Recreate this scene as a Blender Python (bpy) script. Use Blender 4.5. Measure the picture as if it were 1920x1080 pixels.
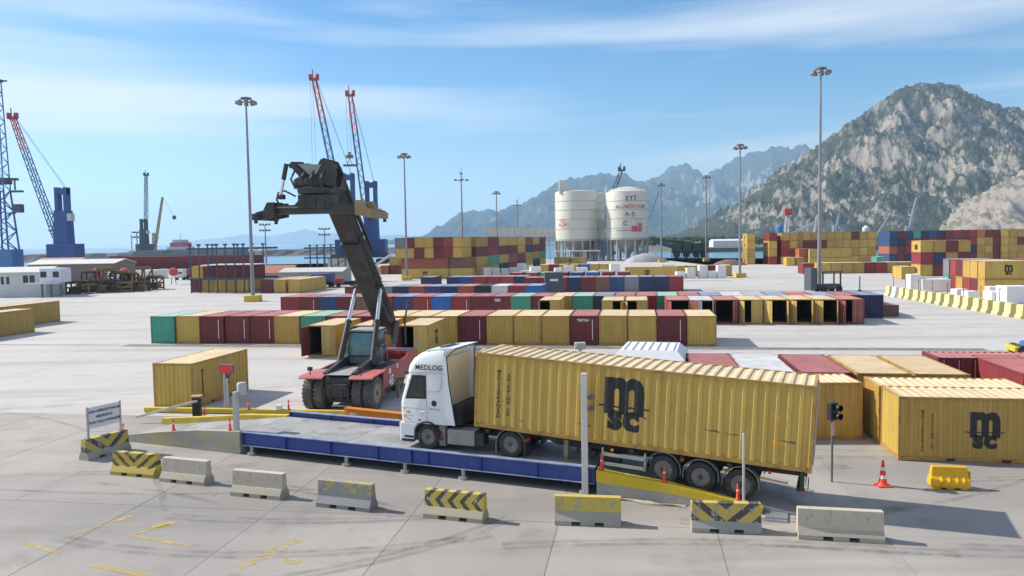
import bpy, bmesh, math, random
import numpy as np
from math import sin, cos, pi, radians, atan2, hypot
from mathutils import Vector, Matrix, noise

for o in list(bpy.data.objects):
    bpy.data.objects.remove(o, do_unlink=True)
SC = bpy.context.scene
COL = SC.collection
random.seed(7)

# ------------------------------------------------------------------ camera
CAM_H = 9.22
cam_data = bpy.data.cameras.new('camera')
cam_data.sensor_width = 36.0
cam_data.lens = 27.47
cam_data.clip_start = 0.5
cam_data.clip_end = 90000.0
cam = bpy.data.objects.new('camera', cam_data)
COL.objects.link(cam)
_p, _r = 0.0604, -0.0162
_right, _up, _fwd = Vector((1, 0, 0)), Vector((0, sin(_p), cos(_p))), Vector((0, cos(_p), -sin(_p)))
_rt = _right * cos(_r) + _up * sin(_r)
_ut = -_right * sin(_r) + _up * cos(_r)
cam.matrix_world = Matrix(((_rt.x, _ut.x, -_fwd.x, 0), (_rt.y, _ut.y, -_fwd.y, 0), (_rt.z, _ut.z, -_fwd.z, CAM_H), (0, 0, 0, 1)))
SC.camera = cam

# ------------------------------------------------------------------ sky, sun, exposure
SUN_EL = radians(37.0)
SUN_AZ = radians(160.0)            # angle of the sun's ground direction, from +x towards +y
world = bpy.data.worlds.new('World')
SC.world = world
world.use_nodes = True
wn, wl = world.node_tree.nodes, world.node_tree.links
wn.clear()
w_out = wn.new('ShaderNodeOutputWorld')
w_bg = wn.new('ShaderNodeBackground')
w_bg.inputs['Strength'].default_value = 0.1
sky = wn.new('ShaderNodeTexSky')
sky.sky_type = 'NISHITA'
sky.sun_disc = False
sky.sun_elevation = SUN_EL
sky.sun_rotation = pi / 2 - SUN_AZ
sky.altitude = 0.0
sky.air_density = 1.0
sky.dust_density = 0.25
sky.ozone_density = 3.0
# thin high cloud: streaks stretched along the horizon
w_tc = wn.new('ShaderNodeTexCoord')
w_map = wn.new('ShaderNodeMapping')
w_map.inputs['Scale'].default_value = (1.0, 1.0, 11.0)
w_map.inputs['Location'].default_value = (2.3, 0.0, 4.25)
w_map.inputs['Rotation'].default_value = (0.0, 0.012, 0.0)
w_noise = wn.new('ShaderNodeTexNoise')
w_noise.inputs['Scale'].default_value = 1.38
w_noise.inputs['Detail'].default_value = 4.0
w_noise.inputs['Roughness'].default_value = 0.5
w_ramp = wn.new('ShaderNodeValToRGB')
w_ramp.color_ramp.elements[0].position = 0.45
w_ramp.color_ramp.elements[0].color = (0, 0, 0, 1)
w_ramp.color_ramp.elements[1].position = 0.68
w_ramp.color_ramp.elements[1].color = (0.70, 0.70, 0.70, 1)
w_mix = wn.new('ShaderNodeMixRGB')
w_mix.inputs['Color2'].default_value = (7.4, 7.5, 7.7, 1)
wl.new(w_tc.outputs['Generated'], w_map.inputs['Vector'])
wl.new(w_map.outputs['Vector'], w_noise.inputs['Vector'])
wl.new(w_noise.outputs['Fac'], w_ramp.inputs['Fac'])
w_map2 = wn.new('ShaderNodeMapping')            # a broader thin veil under the streaks
w_map2.inputs['Scale'].default_value = (1.0, 1.0, 2.2)
w_map2.inputs['Location'].default_value = (5.1, 0.0, 2.6)
w_noise2 = wn.new('ShaderNodeTexNoise')
w_noise2.inputs['Scale'].default_value = 1.1
w_noise2.inputs['Detail'].default_value = 3.0
w_noise2.inputs['Roughness'].default_value = 0.45
w_ramp2 = wn.new('ShaderNodeValToRGB')
w_ramp2.color_ramp.elements[0].position = 0.46
w_ramp2.color_ramp.elements[0].color = (0, 0, 0, 1)
w_ramp2.color_ramp.elements[1].position = 0.70
w_ramp2.color_ramp.elements[1].color = (0.75, 0.75, 0.75, 1)
w_max = wn.new('ShaderNodeMixRGB')
w_max.blend_type = 'SCREEN'
w_max.inputs['Fac'].default_value = 1.0
wl.new(w_tc.outputs['Generated'], w_map2.inputs['Vector'])
wl.new(w_map2.outputs['Vector'], w_noise2.inputs['Vector'])
wl.new(w_noise2.outputs['Fac'], w_ramp2.inputs['Fac'])
wl.new(w_ramp.outputs['Color'], w_max.inputs['Color1'])
wl.new(w_ramp2.outputs['Color'], w_max.inputs['Color2'])
wl.new(w_max.outputs['Color'], w_mix.inputs['Fac'])
w_hs = wn.new('ShaderNodeHueSaturation')
w_hs.inputs['Saturation'].default_value = 1.38
wl.new(sky.outputs['Color'], w_hs.inputs['Color'])
wl.new(w_hs.outputs['Color'], w_mix.inputs['Color1'])
wl.new(w_mix.outputs['Color'], w_bg.inputs['Color'])
wl.new(w_bg.outputs['Background'], w_out.inputs['Surface'])

sun_data = bpy.data.lights.new('sun', 'SUN')
sun_data.energy = 5.0
sun_data.angle = radians(0.53)
sun_data.color = (1.0, 0.93, 0.82)
sun = bpy.data.objects.new('sun', sun_data)
COL.objects.link(sun)
_to_sun = Vector((cos(SUN_AZ) * cos(SUN_EL), sin(SUN_AZ) * cos(SUN_EL), sin(SUN_EL)))
sun.rotation_euler = _to_sun.to_track_quat('Z', 'Y').to_euler()
sun.location = (-60, 20, 80)

SC.view_settings.view_transform = 'Standard'
SC.view_settings.look = 'None'
SC.view_settings.gamma = 1.0
SC.view_settings.use_curve_mapping = False
SC.view_settings.exposure = 0.45
SC.cycles.volume_bounces = 1
SC.cycles.max_bounces = 6
SC.cycles.use_denoising = True

# ------------------------------------------------------------------ materials
MATS = {}


def mat(name, col, rough=0.6, metal=0.0, var=0.12, scale=2.0, bump=0.0, bscale=40.0, stain=None, stain_amt=0.5,
        stain_scale=1.2, stretch=(1, 1, 1), rand=0.0, spec=0.5, emit=0.0, streak=None):
    """A procedural surface: base colour, broad tonal drift, stains of a second colour, fine relief."""
    if name in MATS:
        return MATS[name]
    m = bpy.data.materials.new(name)
    m.use_nodes = True
    n, l = m.node_tree.nodes, m.node_tree.links
    b = n['Principled BSDF']
    b.inputs['Roughness'].default_value = rough
    b.inputs['Metallic'].default_value = metal
    b.inputs['Specular IOR Level'].default_value = spec
    tc = n.new('ShaderNodeTexCoord')
    mp = n.new('ShaderNodeMapping')
    mp.inputs['Scale'].default_value = stretch
    l.new(tc.outputs['Object'], mp.inputs['Vector'])
    vec = mp.outputs['Vector']
    if rand or stain:
        oi = n.new('ShaderNodeObjectInfo')
        add = n.new('ShaderNodeVectorMath')
        add.operation = 'MULTIPLY_ADD'
        add.inputs[1].default_value = (1, 1, 1)
        l.new(vec, add.inputs[0])
        comb = n.new('ShaderNodeCombineXYZ')
        mul = n.new('ShaderNodeMath')
        mul.operation = 'MULTIPLY'
        mul.inputs[1].default_value = 57.0
        l.new(oi.outputs['Random'], mul.inputs[0])
        l.new(mul.outputs[0], comb.inputs[0])
        l.new(mul.outputs[0], comb.inputs[1])
        l.new(comb.outputs[0], add.inputs[2])
        vec = add.outputs[0]
    nz = n.new('ShaderNodeTexNoise')
    nz.inputs['Scale'].default_value = scale
    nz.inputs['Detail'].default_value = 4.0
    l.new(vec, nz.inputs['Vector'])
    hs = n.new('ShaderNodeHueSaturation')
    hs.inputs['Color'].default_value = (*col, 1)
    mr = n.new('ShaderNodeMapRange')
    mr.inputs['To Min'].default_value = 1 - var
    mr.inputs['To Max'].default_value = 1 + var
    mr.inputs['From Min'].default_value = 0.25
    mr.inputs['From Max'].default_value = 0.75
    l.new(nz.outputs['Fac'], mr.inputs['Value'])
    val = mr.outputs['Result']
    if rand:
        mr2 = n.new('ShaderNodeMapRange')
        mr2.inputs['To Min'].default_value = 1 - rand
        mr2.inputs['To Max'].default_value = 1 + rand
        l.new(oi.outputs['Random'], mr2.inputs['Value'])
        mm = n.new('ShaderNodeMath')
        mm.operation = 'MULTIPLY'
        l.new(val, mm.inputs[0])
        l.new(mr2.outputs['Result'], mm.inputs[1])
        val = mm.outputs[0]
        mr3 = n.new('ShaderNodeMapRange')
        mr3.inputs['To Min'].default_value = 0.5 - rand * 0.07
        mr3.inputs['To Max'].default_value = 0.5 + rand * 0.07
        l.new(oi.outputs['Random'], mr3.inputs['Value'])
        l.new(mr3.outputs['Result'], hs.inputs['Hue'])
    l.new(val, hs.inputs['Value'])
    colour = hs.outputs['Color']
    if stain:
        n2 = n.new('ShaderNodeTexNoise')
        n2.inputs['Scale'].default_value = stain_scale
        n2.inputs['Detail'].default_value = 7.0
        n2.inputs['Roughness'].default_value = 0.65
        l.new(vec, n2.inputs['Vector'])
        cr = n.new('ShaderNodeValToRGB')
        cr.color_ramp.elements[0].position = 0.62 - 0.22 * stain_amt
        cr.color_ramp.elements[1].position = 0.80 - 0.12 * stain_amt
        cr.color_ramp.elements[1].color = (min(1, stain_amt * 1.3),) * 3 + (1,)
        l.new(n2.outputs['Fac'], cr.inputs['Fac'])
        mx = n.new('ShaderNodeMixRGB')
        mx.inputs['Color2'].default_value = (*stain, 1)
        l.new(cr.outputs['Color'], mx.inputs['Fac'])
        l.new(colour, mx.inputs['Color1'])
        colour = mx.outputs['Color']
    if streak:
        smp = n.new('ShaderNodeMapping')
        smp.inputs['Scale'].default_value = (5.0, 5.0, 0.35)
        l.new(vec, smp.inputs['Vector'])
        n4 = n.new('ShaderNodeTexNoise')
        n4.inputs['Scale'].default_value = 1.6
        n4.inputs['Detail'].default_value = 6.0
        n4.inputs['Roughness'].default_value = 0.6
        l.new(smp.outputs['Vector'], n4.inputs['Vector'])
        cr2 = n.new('ShaderNodeMapRange')
        cr2.inputs['From Min'].default_value = 0.52
        cr2.inputs['From Max'].default_value = 0.78
        cr2.inputs['To Max'].default_value = streak[1]
        l.new(n4.outputs['Fac'], cr2.inputs['Value'])
        mx2 = n.new('ShaderNodeMixRGB')
        mx2.inputs['Color2'].default_value = (*streak[0], 1)
        l.new(cr2.outputs['Result'], mx2.inputs['Fac'])
        l.new(colour, mx2.inputs['Color1'])
        colour = mx2.outputs['Color']
    l.new(colour, b.inputs['Base Color'])
    if emit:
        b.inputs['Emission Strength'].default_value = emit
        l.new(colour, b.inputs['Emission Color'])
    if bump:
        n3 = n.new('ShaderNodeTexNoise')
        n3.inputs['Scale'].default_value = bscale
        n3.inputs['Detail'].default_value = 5.0
        l.new(tc.outputs['Object'], n3.inputs['Vector'])
        bp = n.new('ShaderNodeBump')
        bp.inputs['Strength'].default_value = bump
        bp.inputs['Distance'].default_value = 0.03
        l.new(n3.outputs['Fac'], bp.inputs['Height'])
        l.new(bp.outputs['Normal'], b.inputs['Normal'])
    MATS[name] = m
    return m


# ------------------------------------------------------------------ mesh helpers
class MB:
    """Collects shapes and links them as ONE mesh object."""

    def __init__(self):
        self.v, self.f = [], []

    def add(self, vs, fs):
        o = len(self.v)
        self.v += [tuple(p) for p in vs]
        self.f += [tuple(i + o for i in q) for q in fs]
        return self

    def box(self, c, s, M=None):
        x, y, z = s[0] / 2, s[1] / 2, s[2] / 2
        vs = [Vector((i * x, j * y, k * z)) for k in (-1, 1) for j in (-1, 1) for i in (-1, 1)]
        if M is not None:
            vs = [M @ p for p in vs]
        c = Vector(c)
        return self.add([p + c for p in vs], [(0, 2, 3, 1), (4, 5, 7, 6), (0, 1, 5, 4), (2, 6, 7, 3), (0, 4, 6, 2), (1, 3, 7, 5)])

    def bb(self, x0, x1, y0, y1, z0, z1):
        return self.box(((x0 + x1) / 2, (y0 + y1) / 2, (z0 + z1) / 2), (abs(x1 - x0), abs(y1 - y0), abs(z1 - z0)))

    def prism(self, poly, y0, y1, plane='xz'):
        """poly in a plane, extruded along the third axis from y0 to y1"""
        n = len(poly)
        T = {'xz': lambda a, b, d: (a, d, b), 'xy': lambda a, b, d: (a, b, d), 'yz': lambda a, b, d: (d, a, b)}[plane]
        vs = [T(a, b, y0) for a, b in poly] + [T(a, b, y1) for a, b in poly]
        fs = [tuple(range(n)), tuple(range(2 * n - 1, n - 1, -1))]
        fs += [(i, i + n, (i + 1) % n + n, (i + 1) % n) for i in range(n)]
        return self.add(vs, fs)

    def loft(self, rings, caps=True):
        n = len(rings[0])
        vs = [p for r in rings for p in r]
        fs = []
        for k in range(len(rings) - 1):
            for i in range(n):
                j = (i + 1) % n
                fs.append((k * n + i, k * n + j, (k + 1) * n + j, (k + 1) * n + i))
        if caps:
            fs.append(tuple(range(n - 1, -1, -1)))
            fs.append(tuple((len(rings) - 1) * n + i for i in range(n)))
        return self.add(vs, fs)

    def cyl(self, p0, p1, r0, r1=None, n=10, caps=True):
        r1 = r0 if r1 is None else r1
        p0, p1 = Vector(p0), Vector(p1)
        d = (p1 - p0).normalized()
        u = d.orthogonal().normalized()
        w = d.cross(u)
        R = lambda p, r: [p + (u * cos(2 * pi * i / n) + w * sin(2 * pi * i / n)) * r for i in range(n)]
        return self.loft([R(p0, r0), R(p1, r1)], caps)

    def tube(self, pts, r, n=6):
        for a, b in zip(pts, pts[1:]):
            self.cyl(a, b, r, r, n)
        return self

    def beam(self, p0, p1, w, hgt=None):
        """square bar from p0 to p1"""
        hgt = w if hgt is None else hgt
        p0, p1 = Vector(p0), Vector(p1)
        d = (p1 - p0).normalized()
        up = Vector((0, 0, 1)) if abs(d.z) < 0.95 else Vector((0, 1, 0))
        u = d.cross(up).normalized() * (w / 2)
        q = u.cross(d).normalized() * (hgt / 2)
        R = lambda p: [p + u + q, p - u + q, p - u - q, p + u - q]
        return self.loft([R(p0), R(p1)])

    def lathe(self, prof, c, axis='z', n=20, caps=True):
        """prof: (radius, height) list about an axis through c"""
        c = Vector(c)
        A = {'z': (Vector((1, 0, 0)), Vector((0, 1, 0)), Vector((0, 0, 1))), 'y': (Vector((0, 0, 1)), Vector((1, 0, 0)), Vector((0, 1, 0))),
             'x': (Vector((0, 1, 0)), Vector((0, 0, 1)), Vector((1, 0, 0)))}[axis]
        rings = [[c + A[0] * (r * cos(2 * pi * i / n)) + A[1] * (r * sin(2 * pi * i / n)) + A[2] * z for i in range(n)] for r, z in prof]
        return self.loft(rings, caps)

    def mesh(self, name, m=None, smooth=None):
        me = bpy.data.meshes.new(name)
        me.from_pydata(self.v, [], self.f)
        if m is not None:
            me.materials.append(m)
        bm = bmesh.new()
        bm.from_mesh(me)
        bmesh.ops.recalc_face_normals(bm, faces=bm.faces)
        bm.to_mesh(me)
        bm.free()
        if smooth is not None:
            me.polygons.foreach_set('use_smooth', [True] * len(me.polygons))
            me.set_sharp_from_angle(angle=radians(smooth))
        me.update()
        return me

    def build(self, name, m, parent=None, smooth=None, bevel=0.0):
        return put(name, self.mesh(name, m, smooth), parent, bevel=bevel)


def put(name, me, parent=None, loc=(0, 0, 0), rot=(0, 0, 0), bevel=0.0):
    o = bpy.data.objects.new(name, me)
    COL.objects.link(o)
    o.location = loc
    o.rotation_euler = rot
    o.parent = parent
    if bevel:
        md = o.modifiers.new('edges', 'BEVEL')
        md.width = bevel
        md.segments = 2
        md.limit_method = 'ANGLE'
        md.angle_limit = radians(35)
    return o


def tag(o, label=None, cat=None, group=None, kind=None):
    if label:
        o['label'] = label
    if cat:
        o['category'] = cat
    if group:
        o['group'] = group
    if kind:
        o['kind'] = kind
    return o


def thing(name, label, cat, loc=(0, 0, 0), rot=(0, 0, 0), group=None):
    o = bpy.data.objects.new(name, None)
    o.empty_display_size = 0.3
    COL.objects.link(o)
    o.location = loc
    o.rotation_euler = rot if not isinstance(rot, (int, float)) else (0, 0, rot)
    return tag(o, label, cat, group)


def copy_tree(o, loc, rotz, label, parent=None):
    c = o.copy()
    COL.objects.link(c)
    c.parent = parent
    if parent is None:
        c.location = loc
        c.rotation_euler = (0, 0, rotz)
        c['label'] = label
    for ch in list(o.children):
        copy_tree(ch, None, None, None, c)
    return c


def text_mesh(txt, size, m, bold=0.0, spacing=1.0, align='CENTER', drape=None, line=1.0):
    cu = bpy.data.curves.new('lettering', 'FONT')
    cu.body = txt
    cu.size = size
    cu.offset = bold
    cu.space_character = spacing
    cu.space_line = line
    cu.align_x = align
    cu.align_y = 'CENTER'
    cu.resolution_u = 3
    ob = bpy.data.objects.new('lettering', cu)
    COL.objects.link(ob)
    bpy.context.view_layer.update()
    me = bpy.data.meshes.new_from_object(ob)
    bpy.data.objects.remove(ob, do_unlink=True)
    me.materials.clear()
    me.materials.append(m)
    return me


ORD = ['first', 'second', 'third', 'fourth', 'fifth', 'sixth', 'seventh', 'eighth', 'ninth', 'tenth', 'eleventh', 'twelfth', 'thirteenth',
       'fourteenth', 'fifteenth', 'sixteenth', 'seventeenth', 'eighteenth', 'nineteenth', 'twentieth', 'twenty-first', 'twenty-second',
       'twenty-third', 'twenty-fourth', 'twenty-fifth', 'twenty-sixth', 'twenty-seventh', 'twenty-eighth', 'twenty-ninth', 'thirtieth']

# ------------------------------------------------------------------ the setting
ROWYAW = -0.158                       # the yard's grid: joints and container rows all follow it
E1 = Vector((cos(ROWYAW), sin(ROWYAW), 0))
E2 = Vector((-sin(ROWYAW), cos(ROWYAW), 0))
Z0 = 0.02                             # top of the slabs in the near yard


def concrete(name, base, warm, dark):
    m = bpy.data.materials.new(name)
    m.use_nodes = True
    n, l = m.node_tree.nodes, m.node_tree.links
    b = n['Principled BSDF']
    b.inputs['Roughness'].default_value = 0.85
    b.inputs['Specular IOR Level'].default_value = 0.25
    g = n.new('ShaderNodeNewGeometry')

    def nz(scale, detail, rot, stretch, rough=0.55):
        mp = n.new('ShaderNodeMapping')
        mp.inputs['Rotation'].default_value = (0, 0, rot)
        mp.inputs['Scale'].default_value = stretch
        l.new(g.outputs['Position'], mp.inputs['Vector'])
        t = n.new('ShaderNodeTexNoise')
        t.inputs['Scale'].default_value = scale
        t.inputs['Detail'].default_value = detail
        t.inputs['Roughness'].default_value = rough
        l.new(mp.outputs['Vector'], t.inputs['Vector'])
        return t.outputs['Fac']

    def ramp(fac, p0, p1, v1):
        r = n.new('ShaderNodeMapRange')
        r.inputs['From Min'].default_value = p0
        r.inputs['From Max'].default_value = p1
        r.inputs['To Min'].default_value = 0
        r.inputs['To Max'].default_value = v1
        l.new(fac, r.inputs['Value'])
        return r.outputs['Result']

    def mix(c1, c2, fac):
        x = n.new('ShaderNodeMixRGB')
        if isinstance(c1, tuple):
            x.inputs['Color1'].default_value = (*c1, 1)
        else:
            l.new(c1, x.inputs['Color1'])
        x.inputs['Color2'].default_value = (*c2, 1)
        l.new(fac, x.inputs['Fac'])
        return x.outputs['Color']

    c = mix(base, warm, ramp(nz(0.06, 4, 0.3, (1, 1, 1)), 0.34, 0.60, 0.9))
    c = mix(c, dark, ramp(nz(0.10, 5, -ROWYAW + 0.12, (0.22, 2.6, 1), 0.6), 0.46, 0.75, 0.75))     # sweeping tyre tracks
    c = mix(c, dark, ramp(nz(0.35, 7, 0.2, (1, 1, 1), 0.7), 0.52, 0.8, 0.75))                   # oil and damp blots
    c = mix(c, (dark[0] * 0.35, dark[1] * 0.35, dark[2] * 0.35), ramp(nz(0.55, 6, 1.0, (1, 1, 1), 0.7), 0.66, 0.80, 0.7))
    c = mix(c, (min(1, base[0] * 1.3), min(1, base[1] * 1.28), min(1, base[2] * 1.24)), ramp(nz(0.25, 5, 0.5, (0.5, 1.3, 1), 0.65), 0.58, 0.76, 0.45))  # dust
    l.new(c, b.inputs['Base Color'])
    oi = n.new('ShaderNodeObjectInfo')
    hs = n.new('ShaderNodeHueSaturation')
    r = n.new('ShaderNodeMapRange')
    r.inputs['To Min'].default_value = 0.93
    r.inputs['To Max'].default_value = 1.05
    l.new(oi.outputs['Random'], r.inputs['Value'])
    l.new(r.outputs['Result'], hs.inputs['Value'])
    l.new(c, hs.inputs['Color'])
    l.new(hs.outputs['Color'], b.inputs['Base Color'])
    bp = n.new('ShaderNodeBump')
    bp.inputs['Strength'].default_value = 0.25
    bp.inputs['Distance'].default_value = 0.02
    l.new(nz(6.0, 6, 0, (1, 1, 1)), bp.inputs['Height'])
    l.new(bp.outputs['Normal'], b.inputs['Normal'])
    return m


M_YARD = concrete('yard_concrete', (0.455, 0.437, 0.42), (0.51, 0.485, 0.46), (0.32, 0.305, 0.297))
M_SLAB = concrete('slab_concrete', (0.275, 0.258, 0.243), (0.40, 0.37, 0.338), (0.185, 0.174, 0.165))
M_JOINT = mat('joint_filler', (0.20, 0.19, 0.18), 0.9)
M_GUTTER = mat('gutter_grey', (0.17, 0.165, 0.16), 0.9, var=0.3, scale=1.0, stain=(0.4, 0.38, 0.36), stain_amt=0.5)

# quayside ground: one sheet with its quay walls down into the water
outline = [(-600, -60), (700, -60), (700, 330), (112, 330), (110, 266), (66, 263), (64, 372), (-56, 372), (-58, 300), (-107, 298), (-109, 316),
           (-172, 316), (-182, 356), (-600, 358)]
bm = bmesh.new()
vs = [bm.verts.new((x, y, 0)) for x, y in outline]
f = bm.faces.new(vs)
bmesh.ops.triangulate(bm, faces=[f])
me = bpy.data.meshes.new('ground')
n0 = len(outline)
low = [bm.verts.new((x, y, -4)) for x, y in outline]
for i in range(n0):
    j = (i + 1) % n0
    bm.faces.new((vs[i], low[i], low[j], vs[j]))
bmesh.ops.recalc_face_normals(bm, faces=bm.faces)
bm.to_mesh(me)
bm.free()
me.materials.append(M_YARD)
ground = tag(put('ground', me), kind='structure')

# cast slabs of the near yard, each its own piece over a dark filler
U0, V0, SW, SL = -12.55, 24.9, 5.0, 10.0
jm = MB()
VR = [V0 - 2 * SL, V0 - SL, V0, V0 + SL, V0 + SL + 3.6]
uu = (U0 - 9 * SW, U0 + 12 * SW)
vv = (VR[0], VR[-1])
jm.add([E1 * a + E2 * b + Vector((0, 0, 0.005)) for a, b in ((uu[0], vv[0]), (uu[1], vv[0]), (uu[1], vv[1]), (uu[0], vv[1]))], [(0, 1, 2, 3)])
jm.build('joint_filler', M_JOINT, ground)
slab_mes = {ln: MB().box((0, 0, -0.035), (SW - 0.02, ln - 0.02, 0.07)).mesh('concrete_slab', M_SLAB) for ln in (SL, 3.6)}
for i in range(-9, 12):
    for va, vb in zip(VR, VR[1:]):
        c = E1 * (U0 + (i + 0.5) * SW) + E2 * ((va + vb) / 2)
        put('concrete_slab', slab_mes[SL if vb - va > 5 else 3.6], ground, (c.x, c.y, Z0 + random.uniform(-0.004, 0.003)), (0, 0, ROWYAW))


def strip(name, p, q, w, m, z=0.008, parent=None):
    p, q = Vector((*p, 0)), Vector((*q, 0))
    s = (q - p).cross(Vector((0, 0, 1))).normalized() * (w / 2)
    return MB().add([p - s + Vector((0, 0, z)), q - s + Vector((0, 0, z)), q + s + Vector((0, 0, z)), p + s + Vector((0, 0, z))], [(0, 1, 2, 3)]).build(name, m, parent)


for p, q, w in (((-36.5, 73.0), (37.5, 61.4), 1.5), ((-90, 81), (-37, 73.2), 0.35), ((29, 136.9), (62, 129.5), 1.0), ((37, 169.5), (47, 166.6), 1.2),
                ((44, 181), (52, 178.4), 1.0), ((-32, 124), (8, 118), 1.2), ((-140, 118), (-60, 106), 0.5)):
    strip('drain_channel', p, q, w, M_GUTTER, 0.008, ground)

# sea
m = mat('sea_water', (0.10, 0.22, 0.30), 0.22, var=0.15, scale=0.01, bump=0.25, bscale=0.6)
sea_me = MB().add([(-45000, 200, -2.6), (45000, 200, -2.6), (45000, 60000, -2.6), (-45000, 60000, -2.6)], [(0, 1, 2, 3)]).mesh('sea', m)
tag(put('sea', sea_me), kind='structure')


def fbm(x, y, octv=5, lac=2.1, gain=0.5, seed=0.0):
    s, a, f_ = 0.0, 1.0, 1.0
    for _ in range(octv):
        s += a * noise.noise(Vector((x * f_ + seed, y * f_ - seed, seed * 1.7)))
        a *= gain
        f_ *= lac
    return s


def ridged(x, y, octv=5, seed=0.0):
    s, a, f_ = 0.0, 1.0, 1.0
    for _ in range(octv):
        s += a * (1 - abs(noise.noise(Vector((x * f_ + seed, y * f_ + seed, 3.1 + seed)))) * 2)
        a *= 0.5
        f_ *= 2.13
    return s


def terrain_mat(name, rock, rock2, green, cover, nscale, slope_lo=0.55, slope_hi=0.8):
    m = bpy.data.materials.new(name)
    m.use_nodes = True
    n, l = m.node_tree.nodes, m.node_tree.links
    b = n['Principled BSDF']
    b.inputs['Roughness'].default_value = 0.95
    b.inputs['Specular IOR Level'].default_value = 0.1
    g = n.new('ShaderNodeNewGeometry')

    def nz(scale, detail, rough, stretch=(1, 1, 1)):
        mp = n.new('ShaderNodeMapping')
        mp.inputs['Scale'].default_value = stretch
        l.new(g.outputs['Position'], mp.inputs['Vector'])
        t = n.new('ShaderNodeTexNoise')
        t.inputs['Scale'].default_value = scale
        t.inputs['Detail'].default_value = detail
        t.inputs['Roughness'].default_value = rough
        l.new(mp.outputs['Vector'], t.inputs['Vector'])
        return t.outputs['Fac']

    sep = n.new('ShaderNodeSeparateXYZ')
    l.new(g.outputs['True Normal'], sep.inputs[0])
    fine = nz(nscale * 5, 8, 0.72, (1, 1, 0.40))
    broad = nz(nscale, 5, 0.55)
    a = n.new('ShaderNodeMath')
    a.operation = 'MULTIPLY_ADD'
    a.inputs[1].default_value = 1.0
    l.new(fine, a.inputs[0])
    l.new(sep.outputs['Z'], a.inputs[2])
    a2 = n.new('ShaderNodeMath')
    a2.operation = 'MULTIPLY_ADD'
    a2.inputs[1].default_value = 1.45
    l.new(broad, a2.inputs[0])
    l.new(a.outputs[0], a2.inputs[2])
    mr = n.new('ShaderNodeMapRange')
    mr.inputs['From Min'].default_value = slope_lo + 1.225 - cover
    mr.inputs['From Max'].default_value = slope_hi + 1.225 - cover
    l.new(a2.outputs[0], mr.inputs['Value'])
    mx = n.new('ShaderNodeMixRGB')
    mx.inputs['Color1'].default_value = (*rock, 1)
    mx.inputs['Color2'].default_value = (*rock2, 1)
    l.new(nz(nscale * 2.3, 6, 0.6), mx.inputs['Fac'])
    mx2 = n.new('ShaderNodeMixRGB')
    mx2.inputs['Color2'].default_value = (*green, 1)
    l.new(mx.outputs['Color'], mx2.inputs['Color1'])
    l.new(mr.outputs['Result'], mx2.inputs['Fac'])
    l.new(mx2.outputs['Color'], b.inputs['Base Color'])
    bp = n.new('ShaderNodeBump')
    bp.inputs['Strength'].default_value = 1.0
    bp.inputs['Distance'].default_value = 0.35 / nscale * 0.25
    l.new(fine, bp.inputs['Height'])
    l.new(bp.outputs['Normal'], b.inputs['Normal'])
    return m


def mountain(name, ridge, D, front, back, nx, ny, amp, freq, m, seed, base=-3.0, gully=1.0, power=1.0, crest=0.10):
    """ridge: (x, height) along a crest at distance D; a height field with real flanks in front and behind"""
    rx = [p[0] for p in ridge]
    rz = [p[1] for p in ridge]
    x0, x1 = rx[0], rx[-1]
    vs, fs = [], []
    for j in range(ny + 1):
        t = j / ny
        y = D - front + (front + back) * t
        for i in range(nx + 1):
            x = x0 + (x1 - x0) * i / nx
            wob = fbm(x * freq * 0.5, y * freq * 0.5, 3, seed=seed + 9) * front * 0.10
            H = float(np.interp(x, rx, rz))
            d = (y + wob - D)
            k = 1 - abs(d) / (front if d < 0 else back)
            k = max(0.0, min(1.0, k))
            if d < 0:
                k = k ** power
            else:
                k = k * k * (3 - 2 * k)
            n1 = ridged(x * freq, y * freq * 0.55, 6, seed)
            z = H * k
            z += amp * (n1 - 0.95) * min(1.0, k * 3) * min(1.0, H / (amp * 3)) * gully * (crest + (1 - crest) * min(1.0, abs(d) / (front * 0.22)))
            z += amp * 0.35 * fbm(x * freq * 5, y * freq * 5, 4, seed=seed + 3) * min(1.0, k * 4) * min(1.0, H / (amp * 3))
            vs.append((x, y, base + max(-6, z)))
    for j in range(ny):
        for i in range(nx):
            a = j * (nx + 1) + i
            fs.append((a, a + 1, a + nx + 2, a + nx + 1))
    mb = MB()
    mb.v, mb.f = vs, fs
    return tag(mb.build(name, m, smooth=60), kind='structure')


M_NEARMT = terrain_mat('limestone_hill', (0.315, 0.28, 0.24), (0.38, 0.315, 0.255), (0.048, 0.056, 0.034), 0.29, 0.0080, 0.52, 0.86)
M_FARMT = terrain_mat('far_range_rock', (0.26, 0.26, 0.27), (0.36, 0.35, 0.34), (0.05, 0.065, 0.055), 0.36, 0.0010)
mountain('limestone_mountain', [(420, 4), (600, 14), (696, 30), (758, 58), (901, 148), (1065, 265), (1229, 378), (1310, 436), (1392, 502), (1494, 562), (1556, 577),
                                (1638, 571), (1720, 545), (1843, 508), (1966, 472), (2130, 430), (2500, 330), (3100, 90), (3300, 5)],
         3000, 880, 900, 560, 300, 50, 0.0082, M_NEARMT, 4.3, power=1.25)
mountain('far_mountain_range', [(800, 150), (1400, 640), (1760, 690), (2010, 830), (2220, 925), (2420, 820), (2700, 870), (3000, 990), (3300, 1090), (3420, 1130),
                                (3600, 1060), (3820, 1100), (4180, 1260), (4500, 1220), (5200, 960), (6200, 700), (7500, 300)],
         10000, 3600, 2500, 300, 120, 240, 0.0015, M_FARMT, 11.7, crest=0.35)
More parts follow.
